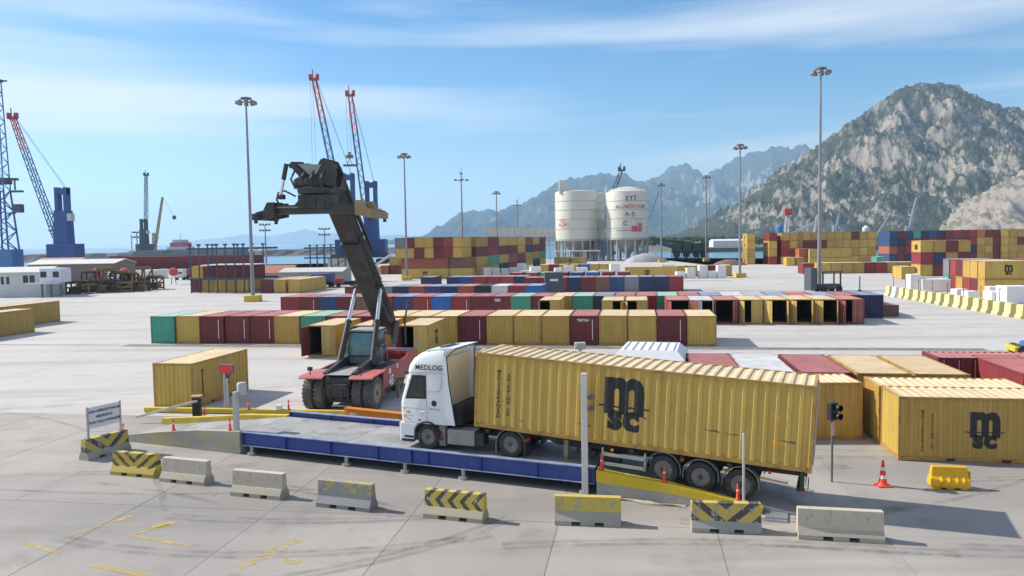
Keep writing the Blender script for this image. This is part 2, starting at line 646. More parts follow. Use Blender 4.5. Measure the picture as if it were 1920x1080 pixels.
mountain('far_mountain_range', [(-1700, 6), (-1400, 30), (-980, 70), (-830, 90), (-640, 250), (-420, 335), (-150, 345), (70, 360), (260, 460), (480, 580), (680, 655),
                                (860, 715), (1100, 725), (1300, 660), (1600, 560), (2000, 400), (2600, 120)],
         8600, 2600, 2400, 260, 100, 140, 0.0018, M_FARMT, 23.1, crest=0.3)
mountain('far_mountain_range', [(-9800, 20), (-9000, 160), (-7800, 330), (-7200, 250), (-6600, 330), (-6100, 460), (-5500, 300), (-4800, 350), (-4200, 210), (-3300, 240), (-2200, 40)],
         23000, 3000, 3000, 160, 40, 60, 0.0007, M_FARMT, 31.0)
M_SCREE = terrain_mat('scree_rock', (0.31, 0.265, 0.225), (0.38, 0.31, 0.26), (0.16, 0.15, 0.10), -0.15, 0.012)
mountain('quarry_slope', [(1140, 3), (1240, 18), (1300, 55), (1360, 105), (1420, 145), (1500, 190), (1600, 205), (1750, 170), (1900, 40)], 2250, 300, 420, 130, 70, 22, 0.012, M_SCREE, 7.7)
# the coast at the mountain's foot
coast = MB()
coast.prism([(150, 640), (420, 600), (900, 560), (3600, 700), (3600, 2400), (700, 2600), (250, 2500), (60, 1900), (90, 1000)], -4.0, 0.8, 'xy')
tag(coast.build('coast', mat('coast_scrub', (0.13, 0.13, 0.09), 0.95, var=0.4, scale=0.02, stain=(0.4, 0.34, 0.27), stain_amt=0.5, stain_scale=0.006)), kind='structure')

# haze: one even body of air round the whole scene
hz = MB().bb(-30000, 30000, -200, 27500, -8, 1330)
m = bpy.data.materials.new('haze_air')
m.use_nodes = True
m.node_tree.nodes.remove(m.node_tree.nodes['Principled BSDF'])
pv = m.node_tree.nodes.new('ShaderNodeVolumePrincipled')
pv.inputs['Color'].default_value = (0.52, 0.76, 1.0, 1)
pv.inputs['Density'].default_value = 0.000075
pv.inputs['Anisotropy'].default_value = 0.2
m.node_tree.links.new(pv.outputs['Volume'], m.node_tree.nodes['Material Output'].inputs['Volume'])
tag(hz.build('haze', m), 'even blue haze filling the air over the port', 'haze', kind='stuff')

# ------------------------------------------------------------------ shipping containers
RUST = (0.17, 0.07, 0.03)
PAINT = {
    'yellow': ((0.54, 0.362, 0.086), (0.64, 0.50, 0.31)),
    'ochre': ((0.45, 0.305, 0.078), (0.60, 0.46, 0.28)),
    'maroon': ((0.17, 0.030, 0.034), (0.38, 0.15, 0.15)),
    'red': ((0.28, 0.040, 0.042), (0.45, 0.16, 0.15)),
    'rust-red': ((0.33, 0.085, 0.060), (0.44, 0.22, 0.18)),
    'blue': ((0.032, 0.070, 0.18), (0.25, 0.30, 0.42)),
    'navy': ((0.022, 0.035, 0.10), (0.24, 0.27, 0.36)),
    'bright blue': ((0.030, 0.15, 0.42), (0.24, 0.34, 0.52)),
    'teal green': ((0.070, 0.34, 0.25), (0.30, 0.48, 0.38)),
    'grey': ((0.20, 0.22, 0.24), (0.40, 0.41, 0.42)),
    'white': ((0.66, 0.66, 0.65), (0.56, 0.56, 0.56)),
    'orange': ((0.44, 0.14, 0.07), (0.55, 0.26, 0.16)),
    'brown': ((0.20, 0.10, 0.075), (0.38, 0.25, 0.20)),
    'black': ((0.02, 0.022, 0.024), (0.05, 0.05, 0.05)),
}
for k, (c, r) in PAINT.items():
    K = k.replace(' ', '_')
    mat('paint_' + k, c, 0.55, var=0.10, scale=0.9, stain=RUST, stain_amt=0.20, stain_scale=1.6, stretch=(1, 1, 0.45), rand=0.12, bump=0.25, bscale=2.2, streak=(tuple(v * 0.45 for v in c), 0.55))
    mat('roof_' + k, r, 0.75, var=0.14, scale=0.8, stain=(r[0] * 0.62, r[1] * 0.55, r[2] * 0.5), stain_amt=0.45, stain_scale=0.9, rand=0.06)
    mat('frame_' + k, (c[0] * 0.80, c[1] * 0.72, c[2] * 0.75), 0.6, var=0.15, scale=1.5, stain=RUST, stain_amt=0.62, stain_scale=2.5, rand=0.05)
M_LOGO = mat('logo_black', (0.022, 0.024, 0.028), 0.6, var=0.2)
M_LETW = mat('lettering_white', (0.75, 0.75, 0.73), 0.6, var=0.1)
M_STEEL = mat('zinc_steel', (0.42, 0.43, 0.44), 0.45, 0.6, var=0.15, scale=4)
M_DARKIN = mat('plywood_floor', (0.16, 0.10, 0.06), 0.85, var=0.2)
M_LINERSHADE = mat('liner_shade_brown', (0.055, 0.045, 0.042), 0.8, var=0.2)  # dark inside paint, with the shade of a deep box put into the colour
WAVE = [(0.0, 0.0), (0.27, 0.0), (0.44, 1.0), (0.72, 1.0)]
PITCH = 0.3585
DEPTH = 0.062


def wave_points(u0, u1, pitch, depth):
    n = max(1, round((u1 - u0) / pitch))
    p = (u1 - u0) / n
    pts = [(u0 + (k + a) * p, -depth * b) for k in range(n) for a, b in WAVE]
    return pts + [(u1, 0.0)]


def wall(mb, P, u0, u1, z0, z1, pitch=PITCH, depth=DEPTH):
    """corrugated sheet; P(u, off, z) gives the point, off is outwards"""
    pts = wave_points(u0, u1, pitch, depth)
    n = len(pts)
    vs = [P(u, o, z0) for u, o in pts] + [P(u, o, z1) for u, o in pts]
    mb.add(vs, [(i, i + 1, i + 1 + n, i + n) for i in range(n - 1)])


CMESH = {}
MASS = []          # smallest boxes past the first three hundred: joined into one body of stuff


def cmesh(key, fn):
    if key not in CMESH:
        CMESH[key] = fn()
    return CMESH[key]


def part_mesh(what, L, H, colour, lod):
    W = 2.438
    x, y = L / 2, W / 2
    K = (what, round(L, 2), round(H, 2), colour, lod)
    pm, rm, fm = MATS['paint_' + colour], MATS['roof_' + colour], MATS['frame_' + colour]
    pit = PITCH if lod == 0 else (0.42 if lod == 1 else 0.9)
    dep = DEPTH if lod < 2 else 0.06
    pw = 0.11

    def make():
        b = MB()
        if what == 'side_near':
            wall(b, lambda u, o, z: (u, -y + 0.02 - o, z), -x + pw, x - pw, 0.16, H - 0.09, pit, dep)
            return b.mesh('side_wall', pm)
        if what == 'side_far':
            wall(b, lambda u, o, z: (u, y - 0.02 + o, z), -x + pw, x - pw, 0.16, H - 0.09, pit, dep)
            return b.mesh('side_wall', pm)
        if what == 'front':
            wall(b, lambda u, o, z: (x - 0.02 + o, u, z), -y + pw, y - pw, 0.16, H - 0.09, 0.27 if lod < 2 else .5, dep)
            return b.mesh('front_wall', pm)
        if what == 'back':
            wall(b, lambda u, o, z: (-x + 0.02 - o, u, z), -y + pw, y - pw, 0.16, H - 0.09, 0.27 if lod < 2 else .5, dep)
            return b.mesh('rear_wall', pm)
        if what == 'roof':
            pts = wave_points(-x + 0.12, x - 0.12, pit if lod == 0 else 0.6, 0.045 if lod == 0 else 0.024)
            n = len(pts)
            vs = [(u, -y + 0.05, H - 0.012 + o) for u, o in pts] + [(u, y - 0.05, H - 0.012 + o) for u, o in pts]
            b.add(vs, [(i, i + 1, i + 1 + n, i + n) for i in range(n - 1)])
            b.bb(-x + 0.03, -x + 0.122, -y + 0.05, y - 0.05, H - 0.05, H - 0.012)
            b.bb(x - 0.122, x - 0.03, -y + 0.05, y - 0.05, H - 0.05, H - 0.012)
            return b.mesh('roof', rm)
        if what == 'floor':
            b.bb(-x + 0.05, x - 0.05, -y + 0.05, y - 0.05, 0.13, 0.17)
            return b.mesh('floor', M_DARKIN)
        if what == 'shade_liner':  # added inner faces that darken the open boxes by their colour
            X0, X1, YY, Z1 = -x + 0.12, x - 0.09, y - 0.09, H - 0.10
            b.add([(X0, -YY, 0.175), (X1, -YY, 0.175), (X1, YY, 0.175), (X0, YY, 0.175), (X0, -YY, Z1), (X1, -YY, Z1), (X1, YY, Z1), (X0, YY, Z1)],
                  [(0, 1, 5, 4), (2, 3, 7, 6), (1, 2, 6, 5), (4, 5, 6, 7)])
            return b.mesh('shade_liner', M_LINERSHADE)
        if what == 'frame':
            for sx in (-1, 1):
                for sy in (-1, 1):
                    b.box((sx * (x - pw / 2), sy * (y - pw / 2), H / 2), (pw, pw, H - 0.24))
                    for zz in (0.06, H - 0.06):
                        b.box((sx * (x - 0.085), sy * (y - 0.078), zz), (0.178, 0.162, 0.118))
            for sy in (-1, 1):
                b.box((0, sy * (y - 0.05), H - 0.052), (L - 0.36, 0.085, 0.085))
                b.box((0, sy * (y - 0.045), 0.09), (L - 0.36, 0.08, 0.15))
            for sx in (-1, 1):
                b.box((sx * (x - 0.05), 0, H - 0.055), (0.085, W - 0.33, 0.10))
                b.box((sx * (x - 0.05), 0, 0.085), (0.085, W - 0.33, 0.14))
            return b.mesh('frame', fm)
        if what == 'pockets':
            for px in (-1.03, 1.03):
                b.bb(px - 0.17, px + 0.17, -y - 0.004, -y + 0.03, 0.035, 0.135)
            return b.mesh('fork_pocket', M_LOGO)
        if what == 'shell':        # far boxes: one solid with ribbed walls and a proud frame
            b.bb(-x, x, -y + 0.02, y - 0.02, 0.02, H - 0.03)
            if lod < 3:
                for sy in (-1, 1):
                    nn = int(L / 0.9)
                    for k in range(nn):
                        u = -x + (k + 0.5) * L / nn
                        b.box((u, sy * (y - 0.0), H / 2), (0.32, 0.05, H - 0.35))
                for sx in (-1, 1):
                    for k in range(5):
                        b.box((sx * (x + 0.004), -y + (k + 0.5) * W / 5, H / 2), (0.05, 0.2, H - 0.35))
            n_body = len(b.f)
            for sx in (-1, 1):
                for sy in (-1, 1):
                    b.box((sx * (x - 0.05), sy * (y - 0.03), H / 2), (0.18, 0.16, H))
                b.box((sx * (x - 0.03), 0, H - 0.07), (0.14, W - 0.22, 0.13))
                b.box((sx * (x - 0.03), 0, 0.08), (0.14, W - 0.22, 0.15))
            for sy in (-1, 1):
                b.box((0, sy * (y - 0.03), H - 0.06), (L - 0.3, 0.13, 0.11))
                b.box((0, sy * (y - 0.03), 0.09), (L - 0.3, 0.13, 0.17))
            n_frame = len(b.f)
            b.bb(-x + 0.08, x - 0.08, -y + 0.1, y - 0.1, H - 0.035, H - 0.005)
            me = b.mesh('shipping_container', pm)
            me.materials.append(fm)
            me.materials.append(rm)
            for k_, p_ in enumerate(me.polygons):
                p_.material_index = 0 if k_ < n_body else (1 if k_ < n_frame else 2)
            return me
        if what == 'door':
            w2 = (W - 0.24) / 2
            b.bb(-0.02, 0.02, 0.01, w2 - 0.01, 0.0, H - 0.27)
            for zz in (0.42, 0.95, 1.5, 2.02):
                b.bb(-0.034, -0.02, 0.10, w2 - 0.10, zz - 0.09, zz + 0.09)
            return b.mesh('door', pm)
        if what == 'bars':
            for u in (0.28, 0.82):
                b.cyl((-0.055, u, 0.02), (-0.055, u, H - 0.29), 0.018, n=6)
                b.box((-0.06, u + 0.1, 1.0), (0.03, 0.26, 0.04))
            return b.mesh('locking_bar', M_STEEL)

    return cmesh(K, make)


def container(colour, L, loc, rot, label, group=None, lod=1, H=2.591, doors=None, swing=(0, 0), pockets=False, leaf=None, mass=False):
    """length along local x; local -x is the door end. doors: None, 'closed' or 'open'. swing: door leaf angles in degrees"""
    rot = (0, 0, rot) if isinstance(rot, (int, float)) else rot
    if mass:
        MASS.append((part_mesh('shell', L, H, colour, lod), Vector(loc), rot[2]))
        return None
    if lod >= 2:
        o = put('shipping_container', part_mesh('shell', L, H, colour, lod), None, loc, rot)
        return tag(o, label, 'container', group)
    t = thing('shipping_container', label, 'container', loc, rot, group)
    for w in ('side_near', 'side_far', 'front', 'roof', 'frame'):
        me = part_mesh(w, L, H, colour, lod)
        put(me.name.split('.')[0], me, t)
    if pockets:
        put('fork_pocket', part_mesh('pockets', L, H, colour, lod), t)
    if doors is None:
        put('rear_wall', part_mesh('back', L, H, colour, lod), t)
    else:
        W = 2.438
        for s, ang in ((-1, swing[0]), (1, swing[1])):
            me = part_mesh('door', L, H, leaf[0 if s < 0 else 1] if leaf else colour, lod)
            d = put('door', me, t, (-L / 2 + 0.03, s * (W / 2 - 0.11), 0.16), (0, 0, 0))
            # leaf is modelled hinged at y=0 running to +y; mirror for the other side
            d.rotation_euler = (0, 0, radians(ang) * (1 if s < 0 else -1) * 1.0)
            if s > 0:
                d.scale = (1, -1, 1)
            put('locking_bar', part_mesh('bars', L, H, colour, lod), d)
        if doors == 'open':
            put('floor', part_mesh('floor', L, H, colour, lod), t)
            put('shade_liner', part_mesh('shade_liner', L, H, colour, lod), t)
    return t


FARLOGO = []


def far_logo():
    if not FARLOGO:
        FARLOGO.append(text_mesh('m', 2.2, M_LOGO, 0.09))
    return FARLOGO[0]


def end_on(u_right, v_front, colour, label, group, L=6.058, **kw):
    """box standing across the row grid: its end faces the near side; (u, v) is its near right corner in grid metres"""
    sign = kw.pop('sign', False)
    c = E1 * (u_right - 1.219) + E2 * (v_front + L / 2 + random.uniform(-0.12, 0.12))
    o = container(colour, L, (c.x, c.y, kw.pop('z', 0.0)), ROWYAW + pi / 2 + kw.pop('turn', 0.0), label, group, **kw)
    if sign and o:
        put('logo', far_logo(), o, (0, 1.30, 1.35), (pi / 2, 0, pi))
    return o


def uv(x, y):
    return (E1.x * x + E1.y * y, E2.x * x + E2.y * y)


def drape(me, pts, y_out):
    """cut lettering at the ribs and lay it on the corrugated sheet; lettering x = wall u, returns nothing"""
    b = bmesh.new()
    b.from_mesh(me)
    xs = [v.co.x for v in b.verts]
    lo, hi = min(xs), max(xs)
    for u, _ in pts:
        if lo < u < hi:
            bmesh.ops.bisect_plane(b, geom=b.verts[:] + b.edges[:] + b.faces[:], plane_co=(u, 0, 0), plane_no=(1, 0, 0))
    us = [p[0] for p in pts]
    os_ = [p[1] for p in pts]
    for v in b.verts:
        v.co.z = float(np.interp(v.co.x, us, os_)) + y_out
    b.to_mesh(me)
    b.free()


def side_print(t, L, H, txts, lod=0):
    """lettering on the near (-y) long side; txts: (text, x, z, size, bold, spacing, line)"""
    pts = wave_points(-L / 2 + 0.11, L / 2 - 0.11, PITCH if lod == 0 else 0.42, DEPTH)
    for name, txt, x, z, size, bold, sp, line, m, *st in txts:
        kx, ky = st if st else (1.0, 1.0)
        me = text_mesh(txt, size, m, bold, sp, line=line)
        b = bmesh.new()
        b.from_mesh(me)
        for v in b.verts:
            v.co.x = v.co.x * kx + x
            v.co.y = v.co.y * ky + z
        b.to_mesh(me)
        b.free()
        drape(me, pts, 0.006)
        put(name, me, t, (0, -1.219 + 0.02, 0), (pi / 2, 0, 0))


def bar_print(t, L, x0, x1, z0, z1, m=None, name='logo', lod=0, dip=0.0):
    pts = wave_points(-L / 2 + 0.11, L / 2 - 0.11, PITCH if lod == 0 else 0.42, DEPTH)
    me = MB().add([(x0, z0 + dip, 0), ((x0 + x1) / 2, z0, 0), (x1, z0 - dip, 0), (x1, z1 - dip, 0), ((x0 + x1) / 2, z1, 0), (x0, z1 + dip, 0)], [(0, 1, 4, 5), (1, 2, 3, 4)]).mesh('logo', m or M_LOGO)
    drape(me, pts, 0.007)
    put(name, me, t, (0, -1.219 + 0.02, 0), (pi / 2, 0, 0))


def msc_logo(t, L, H, x, z, k=1.0, lod=0):
    side_print(t, L, H, [('logo', 'm', x, z + 0.50 * k, 1.72 * k, 0.080 * k, 1.0, 1.0, M_LOGO, 1.12, 1.42), ('logo', 'sc', x, z - 0.47 * k, 1.05 * k, 0.055 * k, 1.06, 1.0, M_LOGO, 1.25, 1.22)], lod)
    bar_print(t, L, x - 0.92 * k, x + 0.92 * k, z - 0.10 * k, z - 0.04 * k, lod=lod)


def vertical_name(t, L, H, x, lod=0, k=1.0):
    side_print(t, L, H, [('lettering', '\n'.join('MEDITERRANEAN'), x, H * 0.47, 0.155 * k, 0.005, 1.0, 0.86, M_LOGO),
                         ('lettering', '\n'.join('SHIPPING CO'), x + 0.36 * k, H * 0.47, 0.155 * k, 0.005, 1.0, 0.86, M_LOGO)], lod)


# --- the long row of box ends behind the truck (21 boxes)
g = 'box ends in the long front row behind the truck'
row1 = ['teal green', 'yellow', 'maroon', 'maroon', 'maroon', 'yellow', 'teal green', 'maroon', 'maroon', 'yellow', 'yellow', 'yellow', 'maroon', 'yellow', 'yellow',
        'yellow', 'maroon', 'yellow', 'yellow', 'maroon', 'yellow']
ur, vf = uv(17.3, 66.0)
for i, c in enumerate(row1):
    k = len(row1) - 1 - i
    nm = 'leftmost' if i == 0 else ('rightmost' if k == 0 else (ORD[i] + ' from left' if i < 11 else ORD[k] + ' from right'))
    o = end_on(ur - k * 2.5, vf + random.uniform(-0.06, 0.1), c, f'{c} shipping container end, {nm} in the long row behind the truck', g)
    if c == 'maroon':
        b = MB().bb(-0.03, 0.03, -0.9, 0.9, 0, 0.004)
        put('lettering', b.mesh('lettering', M_LETW), o, (-3.045, -0.72, 1.35), (pi / 2, 0, -pi / 2))
    if i == 16:
        put('lettering', text_mesh('TRITON', 0.28, M_LETW, 0.012), o, (-3.05, 0.1, 2.18), (pi / 2, 0, -pi / 2))

# --- three open boxes with their doors swung, in front of that row
for k, (x, y, sw, lb) in enumerate(((-14.4, 63.3, (100, 4), 'leftmost'), (-10.55, 62.7, (95, 3), 'middle'), (-6.75, 62.1, (92, 3), 'rightmost'))):
    a, b_ = uv(x, y)
    o = end_on(a, b_, 'yellow', f'yellow container with one door swung open, {lb} of three before the long row', 'open yellow boxes before the long row', z=Z0 * 0,
               doors='open', swing=(sw[1], sw[0]), lod=1, leaf=('yellow', 'maroon'))
    if k == 2:
        msc_logo(o, 6.058, 2.591, -0.2, 1.35, 0.62, 1)
    st = MB().bb(-0.16, 0.16, -0.10, 0.10, 0, 0.004)
    put('sticker', st.mesh('sticker', mat('sticker_green', (0.12, 0.55, 0.25), 0.5)), o, (-3.075, -0.55, 0.95), (pi / 2, 0, -pi / 2))

# --- second row: 28 box ends
row2 = ['red', 'maroon', 'blue', 'maroon', 'brown', 'red', 'blue', 'red', 'bright blue', 'red', 'maroon', 'maroon', 'teal green', 'maroon', 'yellow', 'teal green', 'navy', 'maroon',
        'red', 'teal green', 'maroon', 'navy', 'white', 'grey', 'blue', 'red', 'blue', 'maroon', 'navy']
pL, pR = Vector((-29.3, 98.6, 0)), Vector((41.0, 86.0, 0))
d2 = (pR - pL).normalized()
y2 = atan2(d2.y, d2.x)
n2 = len(row2)
step = (pR - pL).length / n2
nrm = Vector((-d2.y, d2.x, 0))
for i, c in enumerate(row2):
    cc = pL + d2 * ((i + 0.5) * step) + nrm * (3.03 + random.uniform(-0.05, 0.15))
    k = n2 - 1 - i
    nm = 'leftmost' if i == 0 else ('rightmost' if k == 0 else (ORD[i] + ' from left' if i < 15 else ORD[k] + ' from right'))
    o = container(c, 6.058, (cc.x, cc.y, 0), y2 + pi / 2, f'{c} container end, {nm} in the second row back', 'box ends in the second row', lod=1)
    if i in (11, 17):
        put('lettering', text_mesh('TEX', 0.42, M_LETW, 0.02), o, (-3.05, 0.35, 2.1), (pi / 2, 0, -pi / 2))
    elif c in ('maroon', 'blue', 'red', 'navy') and i % 2:
        put('lettering', MB().bb(-0.03, 0.03, -0.8, 0.8, 0, 0.004).mesh('lettering', M_LETW), o, (-3.045, -0.75, 1.4), (pi / 2, 0, -pi / 2))

# --- open boxes in front of the second row
for x, y, sw, lb in ((5.35, 86.2, (2, 88), 'yellow container with its left door open, alone before the middle of the second row'),
                     (12.1, 84.2, (115, 4), 'yellow container with an open dark doorway, left of the pair before the second row'),
                     (14.6, 83.8, (5, 120), 'yellow container with an open dark doorway, right of the pair before the second row')):
    a, b_ = uv(x, y)
    end_on(a, b_, 'ochre', lb, 'open yellow boxes before the second row', doors='open', swing=sw, lod=1)
swings = [(150, 70), (85, 0), (60, 100), (0, 75), (88, 58), (84, 62), (80, 55), (3, 78)]
cl = ['rust-red', 'white', 'rust-red', 'yellow', 'yellow', 'yellow', 'yellow', 'rust-red']
a0, b0 = uv(36.5, 80.7)
for i in range(8):
    k = 7 - i
    end_on(a0 - k * 2.53, b0 + random.uniform(-0.05, 0.08), cl[i], f'{cl[i]} container with open doors, {ORD[i]} from left of eight open boxes on the right',
           'open-door boxes at the right of the second row', doors='open', swing=swings[i], lod=1)
a, b_ = uv(43.4, 87.5)
end_on(a, b_, 'brown', 'low brown flat rack beside the navy container at the end of the second row', None, L=6.058, lod=2, H=1.3)

# --- third row, low and far
row3 = ['maroon', 'red', 'grey', 'navy', 'rust-red', 'blue', 'navy', 'rust-red', 'black', 'white', 'red', 'bright blue', 'black', 'rust-red', 'bright blue', 'black']
p3, q3 = Vector((-25.6, 119.5, 0)), Vector((4.4, 114.2, 0))
d3 = (q3 - p3).normalized()
n3 = len(row3) - 4
step = (q3 - p3).length / n3
for i in range(n3):
    cc = p3 + d3 * ((i + 0.5) * step) + Vector((-d3.y, d3.x, 0)) * 3.03
    container(row3[i], 6.058, (cc.x, cc.y, 0), atan2(d3.y, d3.x) + pi / 2, f'{row3[i]} container end, {ORD[i]} from left in the third row behind the stacker boom', 'box ends in the third row', lod=2)
# --- fourth row: dark blue and red ends
for i, (x, y, c) in enumerate(((-16.0, 144.6, 'navy'), (-11.0, 143.6, 'navy'), (-8.5, 143.2, 'blue'), (-6.0, 142.8, 'red'), (-3.4, 142.4, 'red'), (-0.9, 142.0, 'rust-red'), (1.6, 141.5, 'navy'))):
    a, b_ = uv(x + 1.2, y + 3)
    end_on(a, b_, c, f'{c} container end, {ORD[i]} from left in the dark group before the tall stack', 'dark box ends before the tall stack', lod=2)
row4 = ['maroon', 'maroon', 'red', 'navy', 'maroon', 'brown', 'blue', 'grey', 'navy', 'navy', 'red']
for i, c in enumerate(row4):
    a, b_ = uv(29.6 - (10 - i) * 2.5, 134.8 + (10 - i) * 0.40)
    end_on(a, b_, c, f'{c} container end, {ORD[i]} from left in the fourth row below the silos', 'box ends in the fourth row', lod=2)
row5 = ['maroon', 'brown', 'teal green', 'maroon', 'blue', 'bright blue', 'maroon', 'red']
for i, c in enumerate(row5):
    a, b_ = uv(2.0 + i * 3.1, 160.0 - i * 0.5)
    end_on(a, b_, c, f'{c} container roof, {ORD[i]} from left in the row under the marble blocks', 'boxes in the row under the marble blocks', lod=2, mass=True)
# --- boxes ahead of the silos
for i, (x, y, c, L, side) in enumerate(((33.0, 184.5, 'yellow', 12.192, True), (38.2, 190.5, 'navy', 6.058, False), (41.0, 190.0, 'yellow', 6.058, False), (43.6, 189.5, 'yellow', 6.058, False),
                                        (46.2, 189.1, 'maroon', 6.058, False), (48.8, 188.7, 'maroon', 6.058, False), (51.4, 188.2, 'yellow', 6.058, False))):
    o = container(c, L, (x, y, 0), ROWYAW + (0 if side else pi / 2), f'long yellow container with black logo standing side-on before the silos' if side else f'{c} container end, {ORD[i - 1]} from left right of the long yellow box',
                  'boxes before the silos', lod=2)
    if side:
        put('logo', text_mesh('m', 1.5, M_LOGO, 0.06), o, (-1.0, -1.29, 1.55), (pi / 2, 0, 0))
        put('logo', text_mesh('sc', 0.9, M_LOGO, 0.05), o, (-1.0, -1.29, 0.85), (pi / 2, 0, 0))
for i, (x, y, c) in enumerate(((10, 212, 'yellow'), (12.6, 211.6, 'maroon'), (15.2, 211.2, 'yellow'), (18, 210.8, 'yellow'), (20.8, 210.3, 'bright blue'), (23.4, 210, 'yellow'), (26, 209.6, 'yellow'))):
    a, b_ = uv(x, y)
    end_on(a, b_, c, f'{c} container end, {ORD[i]} from left behind the marble blocks', 'box ends behind the marble blocks', lod=2, mass=True)
o = container('yellow', 12.192, (22.5, 298, 0), ROWYAW, 'yellow container standing side-on under the left silo canopy', 'boxes before the silos', lod=2)
put('logo', text_mesh('m', 1.5, M_LOGO, 0.06), o, (0, -1.29, 1.55), (pi / 2, 0, 0))

# --- the tall stack left of the silos
T4 = [['grey', 'maroon', 'yellow', 'yellow', 'maroon', 'red', 'yellow'], ['yellow', 'yellow', 'maroon', 'yellow', 'maroon', 'red', 'yellow']]
sx, sy = -29.2, 197.5
gs = 'boxes of the tall stack left of the silos'
for lv, cc in ((3, T4[0]), (2, T4[1])):
    for i, c in enumerate(cc):
        a, b_ = uv(sx + 2.46 * i + 1.0, sy - 0.39 * i)
        end_on(a + 1.3, b_, c, f'{c} container end, {ORD[i]} from left in the {"top" if lv == 3 else "third"} tier of the tall stack', gs, L=12.192, z=lv * 2.6, lod=2)
for lv, c in ((1, 'rust-red'), (0, 'yellow')):
    p = Vector((sx + 7.3, sy - 0.2, 0)) + E2 * 1.2
    o = container(c, 12.192, (p.x, p.y, lv * 2.6), ROWYAW, f'{c} long container side-on, {"second" if lv else "bottom"} tier at the front of the tall stack', gs, lod=2)
    if lv == 0:
        put('logo', text_mesh('m', 1.5, M_LOGO, 0.06), o, (0, -1.29, 1.55), (pi / 2, 0, 0))
    p2 = p + E1 * 8.0 + E2 * 0.2
    container('yellow' if lv == 0 else 'brown', 6.058, (p2.x + 1.2, p2.y, lv * 2.6), ROWYAW, f'{"yellow" if lv == 0 else "brown"} short container right of the long one in the {"second" if lv else "bottom"} tier', gs, lod=2)
cyc = ['yellow', 'maroon', 'ochre', 'yellow', 'maroon', 'navy', 'yellow', 'red', 'ochre', 'grey', 'yellow', 'maroon', 'rust-red', 'yellow', 'teal green', 'yellow', 'ochre', 'maroon', 'blue', 'yellow']
rnd = random.Random(5)
q0 = Vector((-10.5, 205.5, 0))
dv = Vector((23.0, 99.0, 0)).normalized()
yv = atan2(dv.y, dv.x)
for bay in range(8):
    nlev = 4
    for lv in range(nlev):
        p = q0 + dv * (6.2 + bay * 12.45) + Vector((0, 0, lv * 2.6))
        c = rnd.choice(cyc)
        container(c, 12.192, p, yv, f'{c} long container in tier {["one", "two", "three", "four"][lv]}, {ORD[bay]} bay back along the tall stack flank', gs, lod=2, mass=lv == 0 and bay > 1)
for i, (x, lv, c) in enumerate(((-33.2, 0, 'maroon'), (-33.2, 1, 'ochre'), (-35.9, 0, 'rust-red'))):
    a, b_ = uv(x, 228)
    end_on(a, b_, c, f'{c} container end {["low", "upper", "far low"][i]} at the left of the tall stack', 'boxes at the left of the tall stack', z=lv * 2.6, lod=2)

# --- stacks on the right (box ends to the camera, sunlit long sides to the left)
gr = 'boxes of the long stack under the mountain'
rs = random.Random(12)


def stack(u0, v0, cols, tiers, colours, gname, what, L=6.058, pitch=2.52, order=None, hidden=()):
    for i in range(cols):
        for lv in range(tiers if isinstance(tiers, int) else tiers[i]):
            c = colours[(i * 4 + lv) % len(colours)] if order is None else order[lv][i]
            colw = f'{ORD[i]} column, ' if cols > 1 else ''
            end_on(u0 + (i + 1) * pitch, v0, c, f'{c} container end, {colw}tier {["one", "two", "three", "four", "five"][lv]} of {what}', gname, L=L, z=lv * 2.6, lod=2, mass=(i, lv) in hidden, sign=(i == 0 and c == 'yellow'))


Y_, M_, O_, R_, N_, B_, T_ = 'yellow', 'maroon', 'ochre', 'red', 'navy', 'blue', 'teal green'
a, b_ = uv(79.0, 262)
stack(a, b_, 1, 4, [Y_, O_, Y_, Y_], gr, 'the lone column left of the long stack', L=12.192)
a, b_ = uv(85.0, 258)
stack(a, b_, 1, 4, [R_, Y_, Y_, R_], gr, 'the red and yellow column left of the long stack', L=12.192)
a, b_ = uv(88.6, 256.5)
stack(a, b_, 2, 4, [Y_, R_, R_, Y_, R_, R_, Y_, Y_], gr, 'the pair left of the long stack', L=12.192)
a, b_ = uv(93.0, 257)
stack(a, b_, 10, 4, None, gr, 'the long stack under the mountain', L=12.192, hidden=[(i, lv) for i in range(7) for lv in (0, 1)],
      order=[[M_, Y_, O_, M_, O_, Y_, O_, Y_, O_, Y_, M_, O_, M_], [M_, O_, M_, O_, Y_, O_, Y_, O_, Y_, O_, M_, O_, M_], [O_, M_, M_, M_, O_, Y_, O_, Y_, O_, Y_, M_, O_, M_], [O_, Y_, O_, Y_, O_, Y_, O_, M_, O_, Y_, Y_, M_, M_]])
a, b_ = uv(88.5, 244)
for i, (du, dv_, c, lv) in enumerate(((0, 0, Y_, 0), (2.8, 0, O_, 0), (4.5, 4, 'orange', 1), (7.0, 4, M_, 1), (4.5, 4, O_, 0), (7.0, 4, M_, 0))):
    end_on(a + du, b_ + dv_, c, f'{c} container end, {ORD[i]} of the stepped group at the front left of the long stack', 'stepped boxes before the long stack', L=6.058, z=lv * 2.6, lod=2, mass=i > 2)
p = Vector((97, 238, 0))
container(O_, 12.192, (p.x, p.y, 2.6), ROWYAW, 'ochre long container side-on upon the row before the long stack', 'stepped boxes before the long stack', lod=2)
container(O_, 12.192, (p.x, p.y, 0), ROWYAW, 'ochre long container side-on at the foot of the long stack', 'stepped boxes before the long stack', lod=2)
gl = 'boxes of the low row below the long stack'
a, b_ = uv(73.0, 190.5)
low = [R_, Y_, O_, O_, O_, M_, R_, O_, O_, O_]
for i, c in enumerate(low):
    end_on(a + 0.4 + i * 2.56 + (1.6 if i else 0), b_ - (0 if i else 1.2), c, f'{c} container end, {ORD[i]} from left in the single-height row by the light mast', gl, lod=2)
a, b_ = uv(129.5, 268)
